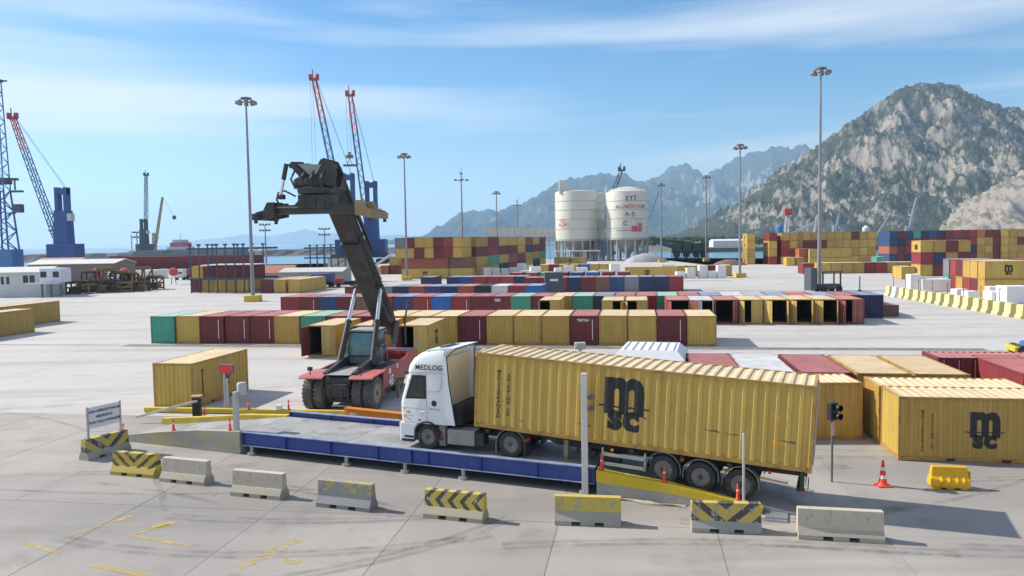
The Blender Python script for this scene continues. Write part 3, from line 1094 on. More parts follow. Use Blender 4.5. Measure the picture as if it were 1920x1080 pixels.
stack(a, b_, 14, 4, None, 'boxes of the dark stack right of the long stack', 'the dark blue and maroon stack', L=12.192, hidden=[(i, lv) for i in range(3, 10) for lv in range(4)],
      order=[[B_, M_, N_, M_, N_, B_, M_, N_, R_, N_, M_, O_, O_, M_, M_], ['orange', M_, R_, N_, B_, M_, M_, N_, R_, M_, N_, O_, O_, M_, M_], [B_, N_, M_, R_, M_, R_, M_, M_, N_, M_, R_, Y_, O_, M_, O_],
             [B_, M_, B_, T_, N_, B_, N_, M_, R_, M_, R_, 'orange', M_, M_, Y_]])
a, b_ = uv(164.0, 262)
stack(a, b_, 4, 4, None, 'boxes of the stack at the right edge', 'the yellow stack at the right edge', L=12.192, hidden=[(3, lv) for lv in range(4)],
      order=[[Y_, O_, O_, M_, O_, O_, M_, O_, O_], [Y_, O_, O_, O_, M_, O_, O_, O_, O_], [Y_, O_, M_, O_, O_, O_, M_, O_, O_], [Y_, O_, O_, O_, O_, M_, O_, O_, O_]])
a, b_ = uv(89.5, 171)
stack(a, b_, 4, 3, None, 'boxes of the three-high block by the yellow wall', 'the three-high block beyond the yellow wall', hidden=[(2, 0), (3, 0)], order=[[Y_, M_, O_, M_], [R_, N_, O_, M_], [Y_, O_, M_, O_]])
a, b_ = uv(82.6, 160)
end_on(a, b_, Y_, 'single yellow container end standing left of the three-high block', 'boxes of the three-high block by the yellow wall', lod=2)
a, b_ = uv(112.5, 235)
end_on(a, b_, T_, 'teal green container end at the foot of the dark stack', None, lod=2)
# two-high block with its door ends lit
gg = 'boxes of the two-high block beside the yellow wall'
ends = [[T_, R_, Y_, R_, M_, Y_], ['grey', R_, M_, Y_, Y_, Y_]]
for i in range(6):
    for lv in range(2):
        p = Vector((67.8, 113.0, 0)) + E2 * ((5 - i) * 2.6) + E1 * 0.0
        L = 12.192
        c = ends[lv][i]
        pc = p + E1 * 3.2
        o = container(c, 6.058, (pc.x, pc.y, lv * 2.6), ROWYAW, f'{c} container with its lit end to the yellow wall, {ORD[5 - i]} from front, {"upper" if lv else "lower"} tier', gg,
                      lod=1 if i == 5 else 2)
        if i == 5 and lv == 1:
            msc_logo(o, 6.058, 2.591, 0.1, 1.3, 0.75, 1)
a, b_ = uv(79.0, 116)
end_on(a, b_, M_, 'maroon container end upper right of the two-high block', gg, z=2.6, lod=2)
end_on(a, b_, M_, '', gg, z=0, lod=2, mass=True)

# --- left yard
gl = 'long yellow boxes at the left edge'
for i, (x, y, lb) in enumerate(((-53.0, 86.3, 'nearer yellow long container cut by the left edge, side in shade'), (-57.2, 98.5, 'farther yellow long container at the left edge, end post rusty'))):
    p = Vector((x, y, 0)) - E1 * 1.22 - E2 * 6.1
    container('ochre', 12.192, (p.x, p.y, 0), ROWYAW - pi / 2, lb, gl, lod=1)
for i, (x, y, c) in enumerate(((-45.6, 148.8, M_), (-43.0, 148.4, Y_), (-40.0, 147.6, Y_))):
    a, b_ = uv(x, y)
    end_on(a, b_, c, f'{c} container end, {ORD[i]} from left in the small group behind the mast', 'boxes of the small group behind the left mast', lod=2, L=12.192)

# --- the near yellow box by the left ramp
A_YAW = 1.3806
ca, sa = cos(A_YAW), sin(A_YAW)
cA = Vector((-18.1, 43.6, Z0)) + Vector((ca, sa, 0)) * 3.03 + Vector((-sa, ca, 0)) * 1.219
boxA = container('yellow', 6.058, cA, A_YAW, 'yellow container standing alone behind the weighbridge barrier arm', None, lod=0, pockets=True)
msc_logo(boxA, 6.058, 2.591, 0.55, 1.35, 0.62)
side_print(boxA, 6.058, 2.591, [('lettering', '\n'.join('MEDITERRANEAN'), -1.9, 1.3, 0.17, 0.008, 1.0, 0.72, M_LOGO)])

# --- the near right group
yB = -0.1735
aB, bB = Vector((cos(yB), sin(yB), 0)), Vector((-sin(yB), cos(yB), 0))
oB = Vector((15.64, 31.4, Z0))
c = oB + aB * 3.03 + bB * 1.219
boxB = container('yellow', 6.058, c, yB, 'yellow container with large black logo at the right edge, end sunlit', 'yellow boxes at the right edge', lod=0, pockets=True, H=2.63)
msc_logo(boxB, 6.058, 2.63, 0.22, 1.28, 0.78)
vertical_name(boxB, 6.058, 2.63, -2.1)
c = oB + aB * 2.95 + bB * 3.72
container('yellow', 6.058, c, yB, 'yellow container directly behind the logo box at the right edge', 'yellow boxes at the right edge', lod=0)
c = Vector((15.55, 34.5, Z0)) - E1 * 3.03 + E2 * 1.219
container('yellow', 6.058, c, ROWYAW + 0.1, 'yellow container side-on just behind the truck box, rusty corner post', 'boxes behind the truck', lod=0)
for i, (x, y, c, d) in enumerate(((11.35, 38.1, 'maroon', 'mostly hidden maroon container left of the white one'), (13.75, 37.75, 'white', 'pale grey-white container roof behind the truck box'),
                                  (16.35, 37.2, 'maroon', 'maroon container with lit left side behind the truck box'), (18.9, 36.75, 'yellow', 'yellow container roof between the maroon roof and another yellow roof'),
                                  (21.45, 36.3, 'yellow', 'rightmost yellow container roof of the row behind the truck box'))):
    a, b_ = uv(x, y)
    end_on(a, b_, c, d, 'boxes behind the truck', z=Z0, lod=0)
c = Vector((22.75, 41.5, Z0)) + E1 * 3.03 + E2 * 1.219
o = container('maroon', 6.058, c, ROWYAW, 'dark maroon container with pale upright bars left of the red one at the right', 'maroon boxes at the right', lod=0)
for x in (-2.75, -2.0, -1.2):
    put('upright_bar', MB().bb(x - 0.025, x + 0.025, -1.27, -1.225, 0.2, 2.45).mesh('upright_bar', M_STEEL), o)
a, b_ = uv(26.3, 35.9)
o = end_on(a, b_, 'red', 'red container with white numeral on its sunlit side at the right edge', 'maroon boxes at the right', z=Z0, lod=0)
put('lettering', text_mesh('1\n4', 0.9, M_LETW, 0.05), o, (2.2, 1.255, 1.6), (pi / 2, 0, pi))

# --- far and half-hidden boxes past the three hundred: one body
mm = bpy.data.meshes.new('container_mass')
bm = bmesh.new()
slots = {}
for me_, loc_, rz_ in MASS:
    for mt_ in me_.materials:
        if mt_.name not in slots:
            slots[mt_.name] = len(mm.materials)
            mm.materials.append(mt_)
    names_ = [mt_.name for mt_ in me_.materials]
    b2 = bmesh.new()
    b2.from_mesh(me_)
    b2.transform(Matrix.Translation(loc_) @ Matrix.Rotation(rz_, 4, 'Z'))
    for f_ in b2.faces:
        f_.material_index = slots[names_[f_.material_index]]
    tmp = bpy.data.meshes.new('tmp')
    b2.to_mesh(tmp)
    b2.free()
    bm.from_mesh(tmp)
    bpy.data.meshes.remove(tmp)
bm.to_mesh(mm)
bm.free()
tag(put('container_mass', mm), 'far and half hidden stacked containers across the back of the yard', 'containers', kind='stuff')

# ------------------------------------------------------------------ weighbridge and ramps
WBO, WYAW = Vector((-11.952, 34.034, 0)), -0.399
WA, WBV = Vector((cos(WYAW), sin(WYAW), 0)), Vector((-sin(WYAW), cos(WYAW), 0))
DECK, WLEN, WWID = 0.99, 16.1, 3.22


def W(s, lat, z=0.0):
    return WBO + WA * s + WBV * lat + Vector((0, 0, z))


M_BLUE = mat('weighbridge_blue', (0.028, 0.062, 0.26), 0.45, var=0.12, scale=1.0, stain=(0.10, 0.13, 0.26), stain_amt=0.4, stain_scale=1.5)
M_FLANGE = mat('worn_blue_flange', (0.24, 0.29, 0.42), 0.6, var=0.25, scale=2.5, stain=(0.05, 0.09, 0.28), stain_amt=0.5, stain_scale=1.8)
M_DECK = mat('weighbridge_deck', (0.31, 0.305, 0.305), 0.8, var=0.2, scale=0.7, stain=(0.09, 0.085, 0.08), stain_amt=0.62, stain_scale=0.9, bump=0.2, bscale=8)
M_CONC = mat('old_concrete', (0.37, 0.36, 0.32), 0.9, var=0.15, scale=1.2, stain=(0.16, 0.15, 0.13), stain_amt=0.4, stain_scale=1.6, bump=0.5, bscale=9, rand=0.05)
M_YELKERB = mat('kerb_yellow', (0.58, 0.43, 0.03), 0.7, var=0.15, scale=1.5, stain=(0.32, 0.30, 0.25), stain_amt=0.55, stain_scale=1.3, bump=0.3, bscale=8)
M_YELWALL = mat('ramp_wall_yellow', (0.66, 0.47, 0.02), 0.65, var=0.12, scale=1.0, stain=(0.34, 0.31, 0.25), stain_amt=0.33, stain_scale=0.9, bump=0.3, bscale=8)
M_OLDYEL = mat('ramp_wall_worn', (0.34, 0.335, 0.30), 0.85, var=0.2, scale=0.9, stain=(0.50, 0.42, 0.03), stain_amt=0.55, stain_scale=0.7, stretch=(0.6, 1, 2), bump=0.4, bscale=8)

wb = thing('weighbridge', 'blue steel weighbridge with dusty deck carrying the white truck', 'weighbridge', (WBO.x, WBO.y, Z0), WYAW)
for nm, y, zt in (('near_girder', 0.0, DECK), ('far_girder', WWID, DECK + 0.24)):
    b = MB().bb(0, WLEN, y - 0.02, y + 0.02, 0.42, zt - 0.02)
    fl = MB().bb(-0.02, WLEN + 0.02, y - 0.12, y + 0.12, zt - 0.02, zt + 0.012)
    fl.bb(-0.02, WLEN + 0.02, y - 0.13, y + 0.13, 0.395, 0.42)
    st = MB()
    for s in np.arange(0.02, WLEN, 2.31):
        st.bb(s, s + 0.03, y - 0.115, y - 0.02, 0.42, zt - 0.021)
    g_ = b.build(nm, M_BLUE, wb)
    fl.build('flange', M_FLANGE, g_)
    st.build('stiffener', M_BLUE, g_)
    MB().bb(7.9, 8.55, y - 0.128, y - 0.116, 0.43, zt - 0.03).build('splice_plate', M_BLUE, g_)
for k in range(3):
    MB().bb(k * 5.37 + 0.01, (k + 1) * 5.37 - 0.02, 0.13, WWID - 0.13, DECK - 0.12, DECK).build('deck_panel', M_DECK, wb)
for s in (0.45, 5.4, 8.2, 10.8, 15.7):
    for y in (0.0, WWID):
        b = MB().cyl((s, y, 0.12), (s, y, 0.39), 0.09, n=12)
        b.cyl((s, y, 0), (s, y, 0.12), 0.2, n=14)
        b.build('load_cell', M_STEEL, wb, smooth=40)
MB().bb(0.1, WLEN - 0.1, 0.5, WWID - 0.5, 0.5, 0.85).build('cross_beams', mat('dark_underframe', (0.03, 0.035, 0.05), 0.8), wb)


def ramp(name, label, prof, wall_near, wall_far, mw_near, mw_far):
    t = thing(name, label, 'ramp', (WBO.x, WBO.y, Z0), WYAW)
    s0, s1 = prof[0][0], prof[-1][0]
    MB().prism(prof + [(s1, 0), (s0, 0)] if prof[-1][1] > 0.001 else prof + [(s0, 0)], 0.13, WWID - 0.13).build('ramp_surface', M_DECK, t)
    for pts, y0, y1, m in ((wall_near, -0.14, 0.128, mw_near), (wall_far, WWID - 0.128, WWID + 0.14, mw_far)):
        MB().prism(pts + [(pts[-1][0], 0), (pts[0][0], 0)], y0, y1).build('side_wall', m, t, bevel=0.02)
    return t


ramp('access_ramp', 'concrete ramp with worn yellow side wall at the left of the weighbridge', [(-0.06, 0), (-0.06, 0.97), (-7.6, 0.03), (-7.6, 0)],
     [(-7.6, 0.22), (-5, 0.60), (-2.6, 0.88), (-0.1, 1.02)], [(-8.2, 0.30), (-5, 0.62), (-2.6, 0.9), (-0.1, 1.05)], M_OLDYEL, M_YELKERB)
ramp('access_ramp', 'concrete ramp with bright yellow side wall under the trailer wheels', [(16.16, 0), (16.16, 0.965), (18.57, 0.555), (19.87, 0.42), (21.2, 0.29), (23.4, 0.02), (23.4, 0)],
     [(16.2, 0.92), (18.8, 0.70), (21.3, 0.33), (21.9, 0.22)], [(16.2, 0.95), (18.8, 0.7), (22.5, 0.2)], M_CONC, M_CONC)
for y0, y1 in ((-0.144, 0.132), (WWID - 0.132, WWID + 0.144)):
    wt = [(16.19, 0.925), (18.8, 0.705), (21.3, 0.335), (21.91, 0.225)]
    b = MB().prism(wt + [(21.91, 0.10), (21.3, 0.14), (18.8, 0.36), (16.19, 0.50)], y0, y1)
    b.build('painted_band', M_YELWALL, bpy.data.objects['access_ramp.001'])
p = W(22.35, -0.1, Z0 + 0.004)
o = MB().bb(-0.35, 0.35, -0.6, 0.9, 0, 0.05).build('steel_plate', M_STEEL)
o.location, o.rotation_euler = p, (0, 0, WYAW + 0.05)
tag(o, 'grey steel plate lying at the foot of the right ramp', 'plate')
# grey conduit mess at the wall's foot
b = MB()
for k in range(3):
    pts = [W(16.6 + i * 0.35, -0.25 - 0.09 * k - 0.10 * sin(i * 1.3 + k), Z0 + 0.03 + 0.02 * k) for i in range(9)]
    b.tube(pts, 0.02, 5)
tag(b.build('loose_pipes', mat('pale_pipe', (0.5, 0.46, 0.32), 0.6)), 'thin pale pipes lying along the foot of the yellow ramp wall', 'pipes')
# yellow kerbs behind
for p, q, hgt, lb in (((-20.6, 43.2), (-8.7, 41.4), 0.26, 'long low yellow kerb behind the left ramp'),):
    P, Q = Vector((*p, 0)), Vector((*q, 0))
    k = MB().bb(0, (Q - P).length, -0.16, 0.16, 0, hgt).build('yellow_kerb', M_YELKERB, bevel=0.03)
    k.location, k.rotation_euler = (p[0], p[1], Z0), (0, 0, atan2(q[1] - p[1], q[0] - p[0]))
    tag(k, lb, 'kerb')
b = MB().bb(0, 4.6, -0.14, 0.14, 0.08, 0.66)
b.bb(0.02, 4.58, -0.2, 0.2, 0.66, 0.69)
b.bb(0.3, 0.6, -0.2, 0.2, 0, 0.08)
b.bb(3.9, 4.2, -0.2, 0.2, 0, 0.08)
o = tag(b.build('steel_guard_beam', mat('guard_orange', (0.62, 0.20, 0.015), 0.5, stain=RUST, stain_amt=0.2), bevel=0.01), 'orange steel guard beam behind the weighbridge beside the truck cab', 'guard beam')
o.location, o.rotation_euler = (-8.75, 40.25, Z0), (0, 0, -0.47)
put('lettering', text_mesh('SKF', 0.26, M_LETW, 0.01), o, (0.55, -0.143, 0.36), (pi / 2, 0, 0))

# ------------------------------------------------------------------ wheels
M_TYRE = mat('tyre_rubber', (0.030, 0.029, 0.028), 0.85, var=0.2, scale=3, stain=(0.14, 0.125, 0.11), stain_amt=0.45, stain_scale=2.5, bump=0.2, bscale=30)
M_BIGTYRE = mat('dusty_tyre', (0.11, 0.105, 0.10), 0.9, var=0.2, scale=3, stain=(0.22, 0.20, 0.18), stain_amt=0.6, stain_scale=2.5, bump=0.3, bscale=20)
M_RIM = mat('wheel_rim_grey', (0.18, 0.18, 0.18), 0.55, 0.4, var=0.25, scale=5, stain=(0.05, 0.045, 0.04), stain_amt=0.5, stain_scale=4)
M_RIMY = mat('wheel_rim_ochre', (0.34, 0.28, 0.17), 0.7, 0.1, var=0.25, scale=5, stain=(0.16, 0.14, 0.11), stain_amt=0.5)
M_HUB = mat('hub_dark', (0.05, 0.05, 0.052), 0.6, 0.2, var=0.2)


def wheel(parent, c, r, w, tyre=M_TYRE, rim=M_RIM, lugs=0, tread=0.0, out=-1, name='wheel'):
    """axle along local y; outer face towards out*y"""
    hw = w / 2
    e = thing_part(name, parent, c)
    prof = [(r * 0.60, -hw * 0.90), (r * 0.70, -hw), (r * 0.88, -hw * 0.98), (r * 0.965, -hw * 0.82), (r, -hw * 0.55), (r, hw * 0.55), (r * 0.965, hw * 0.82), (r * 0.88, hw * 0.98), (r * 0.70, hw), (r * 0.60, hw * 0.90)]
    b = MB().lathe(prof, (0, 0, 0), 'y', 36, caps=False)
    if tread:
        nb = 26
        for i in range(nb):
            for s in (-1, 1):
                a = 2 * pi * (i + (0.25 if s > 0 else -0.25)) / nb
                M = Matrix.Rotation(-a, 3, 'Y')
                b.box(M @ Vector((0, s * hw * 0.5, r - 0.01)), (r * 0.13, hw * 0.85, tread * 2), M @ Matrix.Rotation(s * 0.5, 3, 'Z'))
    b.build('tyre', tyre, e, smooth=35)
    d = out * hw
    rp = [(r * 0.62, d * 0.88), (r * 0.58, d * 0.95), (r * 0.55, d * 0.70), (r * 0.42, d * 0.42), (r * 0.30, d * 0.40), (r * 0.29, d * 0.62), (r * 0.02, d * 0.66)]
    MB().lathe(rp, (0, 0, 0), 'y', 30).build('rim', rim, e, smooth=35)
    h = MB().lathe([(r * 0.20, d * 0.6), (r * 0.18, d * 0.88), (r * 0.10, d * 0.94), (r * 0.01, d * 0.95)], (0, 0, 0), 'y', 16)
    for k in range(10):
        a = 2 * pi * k / 10
        h.cyl((r * 0.36 * cos(a), d * 0.36, r * 0.36 * sin(a)), (r * 0.36 * cos(a), d * 0.56, r * 0.36 * sin(a)), r * 0.035, n=6)
    h.build('hub', M_HUB, e, smooth=35)
    return e


def thing_part(name, parent, loc):
    o = bpy.data.objects.new(name, None)
    o.empty_display_size = 0.2
    COL.objects.link(o)
    o.parent = parent
    o.location = loc
    return o


# ------------------------------------------------------------------ white tractor unit (local x runs rearwards, y away from the camera)
M_CABW = mat('cab_white', (0.74, 0.76, 0.78), 0.28, var=0.03, scale=0.6, stain=(0.55, 0.55, 0.54), stain_amt=0.25, stain_scale=0.8)
M_CABCR = mat('cab_rear_cream', (0.66, 0.58, 0.46), 0.6, var=0.08, scale=0.8, stain=(0.35, 0.3, 0.24), stain_amt=0.25)
M_BLK = mat('black_plastic', (0.018, 0.018, 0.02), 0.5, var=0.2)
M_CHAS = mat('chassis_black', (0.030, 0.030, 0.032), 0.65, var=0.25, scale=3, stain=(0.12, 0.11, 0.10), stain_amt=0.4, stain_scale=2)
M_GREY = mat('mudguard_grey', (0.14, 0.145, 0.15), 0.6, var=0.15, stain=(0.28, 0.26, 0.24), stain_amt=0.4, stain_scale=2)
M_TANK = mat('tank_grey', (0.30, 0.30, 0.29), 0.45, 0.35, var=0.12, stain=(0.2, 0.19, 0.17), stain_amt=0.4)
M_GLASS = mat('cab_glass', (0.02, 0.026, 0.03), 0.06, var=0.05, spec=0.8)
M_RED = mat('lamp_red', (0.55, 0.03, 0.02), 0.3)
M_AMB = mat('lamp_amber', (0.75, 0.30, 0.02), 0.3)
M_LAMP = mat('lamp_clear', (0.75, 0.77, 0.78), 0.15)
SF = 9.19
tr = thing('truck_tractor', 'white high-roof truck cab with black company lettering standing on the weighbridge', 'truck', W(SF, 0.12, DECK + Z0), WYAW)


def ring(x0, x1, hw, z, rf, rb, n=5):
    """rounded rectangle in plan; front (small x) corner radius rf, rear rb; y from 1.25-hw to 1.25+hw"""
    P = []
    for cx, cy, r, a0 in ((x0, 1.25 - hw, rf, pi), (x1, 1.25 - hw, rb, 1.5 * pi), (x1, 1.25 + hw, rb, 0), (x0, 1.25 + hw, rf, 0.5 * pi)):
        sx = 1 if cx == x0 else -1
        sy = 1 if cy < 1.25 else -1
        for k in range(n):
            a = a0 + (pi / 2) * k / (n - 1)
            P.append(Vector((cx + sx * r + r * cos(a), cy + sy * r + r * sin(a), z)))
    return P


cab = MB()
CX = [(-1.20, 0.86, 1.245, 1.02, 0.16, 0.03), (-1.25, 0.86, 1.25, 1.30, 0.20, 0.03), (-1.26, 0.86, 1.25, 1.80, 0.22, 0.03), (-1.22, 0.85, 1.245, 2.02, 0.24, 0.03), (-1.00, 0.82, 1.235, 2.70, 0.24, 0.03),
      (-0.90, 0.80, 1.225, 2.98, 0.26, 0.03), (-0.95, 0.79, 1.225, 3.06, 0.30, 0.03), (-0.90, 0.78, 1.22, 3.30, 0.34, 0.03), (-0.72, 0.77, 1.19, 3.58, 0.40, 0.04), (-0.42, 0.76, 1.13, 3.80, 0.45, 0.05),
      (0.05, 0.75, 1.05, 3.93, 0.45, 0.06), (0.30, 0.72, 0.90, 3.965, 0.4, 0.08)]
cab.loft([ring(a, b_, h_, z, rf, rb) for a, b_, h_, z, rf, rb in CX])
body = cab.build('cab_body', M_CABW, tr, smooth=38)
# bumper and lower front with wheel-arch edge
b = MB()
b.prism([(-1.27, 0.24), (-0.62, 0.24), (-0.60, 0.62), (-0.52, 0.86), (-0.40, 1.03), (-1.24, 1.03), (-1.29, 0.7)], 0.0, 2.5)
b.build('bumper', M_CABW, tr, bevel=0.06)
MB().bb(-1.305, -1.2, 0.35, 2.15, 0.32, 0.95).build('lower_grille', M_BLK, tr)
MB().bb(-1.285, -1.22, 0.45, 2.05, 1.15, 1.72).build('grille', M_BLK, tr)
for y in (0.18, 2.32):
    MB().bb(-1.302, -1.2, y - 0.16, y + 0.16, 0.66, 0.98).build('headlight', M_LAMP, tr)
MB().bb(-1.18, -0.62, -0.012, 0.03, 0.25, 0.36).build('bumper_lip', M_BLK, tr)
# windscreen and side glass sit just proud of the shell
b = MB()
b.add([(-1.238, 0.32, 2.03), (-1.238, 2.18, 2.03), (-0.935, 2.16, 2.94), (-0.935, 0.34, 2.94)], [(0, 1, 2, 3)])
b.build('windscreen', M_GLASS, tr)
for y, s in ((0.0, -1), (2.5, 1)):
    e = 1 if s < 0 else -1
    fr = MB().add([(-0.98, y + s * 0.008 + e * 0.006, 1.98), (-0.03, y + s * 0.008 + e * 0.006, 2.02), (-0.03, y + s * 0.010 + e * 0.025, 2.95), (-0.66, y + s * 0.010 + e * 0.025, 2.95)], [(0, 1, 2, 3)])
    wdw = fr.build('side_window', M_BLK, tr)
    MB().add([(-0.86, y + s * 0.014 + e * 0.008, 2.08), (-0.13, y + s * 0.014 + e * 0.008, 2.10), (-0.13, y + s * 0.016 + e * 0.025, 2.87), (-0.60, y + s * 0.016 + e * 0.025, 2.87)], [(0, 1, 2, 3)]).build('pane', M_GLASS, wdw)
    # door seam lines and handle
    dr = MB()
    for x0, z0, x1, z1 in ((-0.01, 1.05, -0.01, 3.0), (-1.0, 1.30, -0.72, 1.10), (-0.01, 3.0, -0.85, 3.0)):
        dr.beam((x0, y + s * 0.004, z0), (x1, y + s * 0.004, z1), 0.012, 0.012)
    dr.build('door_seam', mat('seam_grey', (0.25, 0.26, 0.27), 0.6), tr)
    MB().bb(-0.36, -0.12, y + (0 if s > 0 else -0.03), y + (0.03 if s > 0 else 0), 1.46, 1.51).build('door_handle', M_CABW, tr, bevel=0.01)
    # mirror housing ahead of the door
    mm = MB()
    mm.loft([ring2 for ring2 in [[Vector((-1.30 + dx, y + s * (0.16 + dy), z)) for dx, dy in ((0, -0.05), (0.13, -0.08), (0.15, 0.08), (0.0, 0.05))] for z in (2.02, 2.12, 2.75, 2.84)]])
    mm.beam((-1.2, y + s * 0.12, 2.78), (-0.93, y - s * 0.02, 2.85), 0.05)
    mm.build('mirror', M_BLK, tr, bevel=0.02)
    # side air deflector behind the cab
    df = MB()
    df.prism([(0.86, 1.04), (1.24, 1.04), (0.99, 2.6), (0.90, 3.72), (0.76, 3.80)], y + (0 if s > 0 else -0.012), y + (0.012 if s > 0 else 0) + 0.0)
    d = df.build('side_deflector', M_CABW, tr)
    ed = MB()
    for pa, pb in (((1.25, 1.04), (1.0, 2.6)), ((1.0, 2.6), (0.91, 3.74))):
        ed.beam((pa[0], y, pa[1]), (pb[0], y, pb[1]), 0.035, 0.03)
    ed.build('edge_trim', M_BLK, d)
    put('lettering', text_mesh('MEDLOG', 0.29, M_LOGO, 0.006, 1.05), tr, (0.13 if s < 0 else 0.13, y + s * 0.075 + e * 0.035, 3.27), (pi / 2 + (-0.10 if s < 0 else 0.10), 0, 0 if s < 0 else pi))
    lg = MB().lathe([(0.12, 0), (0.001, 0.0)], (0, 0, 0), 'z', 24)
    put('logo', lg.mesh('logo', mat('logo_slate', (0.06, 0.09, 0.11), 0.5)), tr, (0.32, y + s * 0.006, 1.86), (pi / 2, 0, 0 if s < 0 else pi))
    put('lettering', text_mesh('MEDLOG', 0.11, mat('logo_slate', (0.1, 0.1, 0.1)), 0.0, 1.2), tr, (0.34, y + s * 0.007, 1.62), (pi / 2, 0, 0 if s < 0 else pi))
    # arch lip
    ar = MB()
    for k in range(12):
        a0, a1 = radians(-8 + 17.0 * k), radians(-8 + 17.0 * (k + 1))
        ar.beam((0.60 * cos(a0), y + e * 0.05, 0.5 + 0.60 * sin(a0)), (0.60 * cos(a1), y + e * 0.05, 0.5 + 0.60 * sin(a1)), 0.18, 0.06)
    ar.build('wheel_arch', M_BLK, tr)
    MB().bb(0.50, 0.78, y + (0.02 if s < 0 else -0.25), y + (0.25 if s < 0 else -0.02), 0.20, 1.0).build('step_panel', M_GREY, tr)
    MB().bb(0.60, 0.72, y - 0.006 if s < 0 else y - 0.03, y + 0.03 if s < 0 else y + 0.006, 0.55, 0.66).build('side_marker', M_RED, tr)
for y, s in ((0.0, -1), (2.5, 1)):
    q = MB()
    for x0, z0, x1, z1 in ((0.86, 1.04, 0.80, 3.6), (-1.2, 1.62, -0.02, 1.60), (-1.22, 1.32, -0.62, 1.30), (0.0, 2.30, 0.52, 2.34), (0.52, 2.34, 0.66, 2.52), (0.66, 2.52, 0.66, 3.0), (-0.85, 3.06, 0.78, 3.08)):
        q.beam((x0, y + s * 0.003, z0), (x1, y + s * 0.003 - s * 0.02 * (z1 > 2.9), z1), 0.014, 0.014)
    q.build('panel_gap', mat('seam_grey', (0.25, 0.26, 0.27)), tr)
    MB().bb(-1.05, -0.62, y + s * 0.012 - 0.008, y + s * 0.012 + 0.008, 0.42, 0.5).build('bumper_step', M_BLK, tr)
    MB().bb(-0.92, -0.80, y + s * 0.01 - 0.01, y + s * 0.01 + 0.01, 1.42, 1.50).build('side_marker', M_AMB, tr)
for k in range(2):
    MB().beam((-1.245, 0.7 + k * 0.8, 2.02), (-1.12, 1.25 + k * 0.8, 2.42), 0.03).build('wiper', M_BLK, tr)
MB().cyl((-0.35, -0.02, 1.16), (-0.35, 0.04, 1.16), 0.05, n=10).build('side_marker', M_RED, tr)
# rear wall of the cab, sun visor, roof deflector
MB().bb(0.862, 0.885, 0.06, 2.44, 1.06, 3.70).build('rear_panel', M_CABCR, tr)
df = MB()
df.loft([[Vector((-0.1, y, 3.93)), Vector((0.78, y, 4.03)), Vector((1.22, y, 4.06)), Vector((1.22, y, 4.03)), Vector((0.78, y, 3.86)), Vector((-0.1, y, 3.88))] for y in (0.22, 1.25, 2.28)])
df.build('roof_deflector', M_CABW, tr, smooth=40)
ed = MB()
ed.beam((1.22, 0.2, 4.045), (1.22, 2.3, 4.045), 0.04)
ed.beam((0.9, 0.03, 3.72), (1.22, 0.22, 4.04), 0.035)
ed.beam((0.9, 2.47, 3.72), (1.22, 2.28, 4.04), 0.035)
ed.build('edge_trim', M_BLK, tr)
MB().bb(-1.12, -0.90, 0.25, 2.25, 2.93, 3.05).build('sun_visor', M_BLK, tr, bevel=0.02)
MB().bb(0.25, 0.75, 0.7, 1.8, 3.985, 4.02).build('roof_hatch', M_BLK, tr)
# exhaust stack, air lines
b = MB().cyl((1.22, 2.1, 1.0), (1.22, 2.1, 3.4), 0.11, n=12)
b.cyl((1.22, 2.1, 3.4), (1.30, 2.1, 3.62), 0.08, n=10)
b.build('air_intake_stack', M_BLK, tr, smooth=40)
b = MB()
for k in range(3):
    b.tube([(0.9, 1.0 + 0.2 * k, 1.5), (1.2, 1.0 + 0.2 * k, 1.25), (1.6, 1.1 + 0.2 * k, 1.35), (1.95, 1.1 + 0.2 * k, 1.6)], 0.022, 6)
b.build('air_line', M_BLK, tr)
MB().bb(0.9, 1.35, 0.3, 2.2, 1.0, 1.75).build('gearbox_housing', M_CHAS, tr)
fr = MB()
for y in (0.83, 1.67):
    fr.bb(-0.9, 4.35, y - 0.04, y + 0.04, 0.62, 0.93)
for x in (0.4, 1.6, 2.8, 4.2):
    fr.bb(x - 0.05, x + 0.05, 0.83, 1.67, 0.66, 0.86)
fr.build('chassis_frame', M_CHAS, tr)
b = MB().bb(0.82, 2.02, 0.05, 0.66, 0.26, 0.88)
b.build('fuel_tank', M_TANK, tr, bevel=0.06)
MB().bb(0.82, 2.3, 1.84, 2.45, 0.26, 0.88).build('fuel_tank', M_TANK, tr, bevel=0.06)
MB().bb(2.05, 2.40, 0.10, 0.6, 0.30, 0.8).build('battery_box', M_CHAS, tr, bevel=0.02)
b = MB().lathe([(0.55, 0), (0.55, 0.06), (0.1, 0.08)], (3.55, 1.25, 0.98), 'z', 24)
b.build('fifth_wheel', M_CHAS, tr, smooth=30)
for y, o_ in ((0.16, -1), (2.34, 1)):
    wheel(tr, (0, y, 0.5), 0.5, 0.31, out=o_)
for y, o_ in ((0.17, -1), (0.51, -1), (1.99, 1), (2.33, 1)):
    wheel(tr, (3.54, y, 0.5), 0.5, 0.29, out=o_)
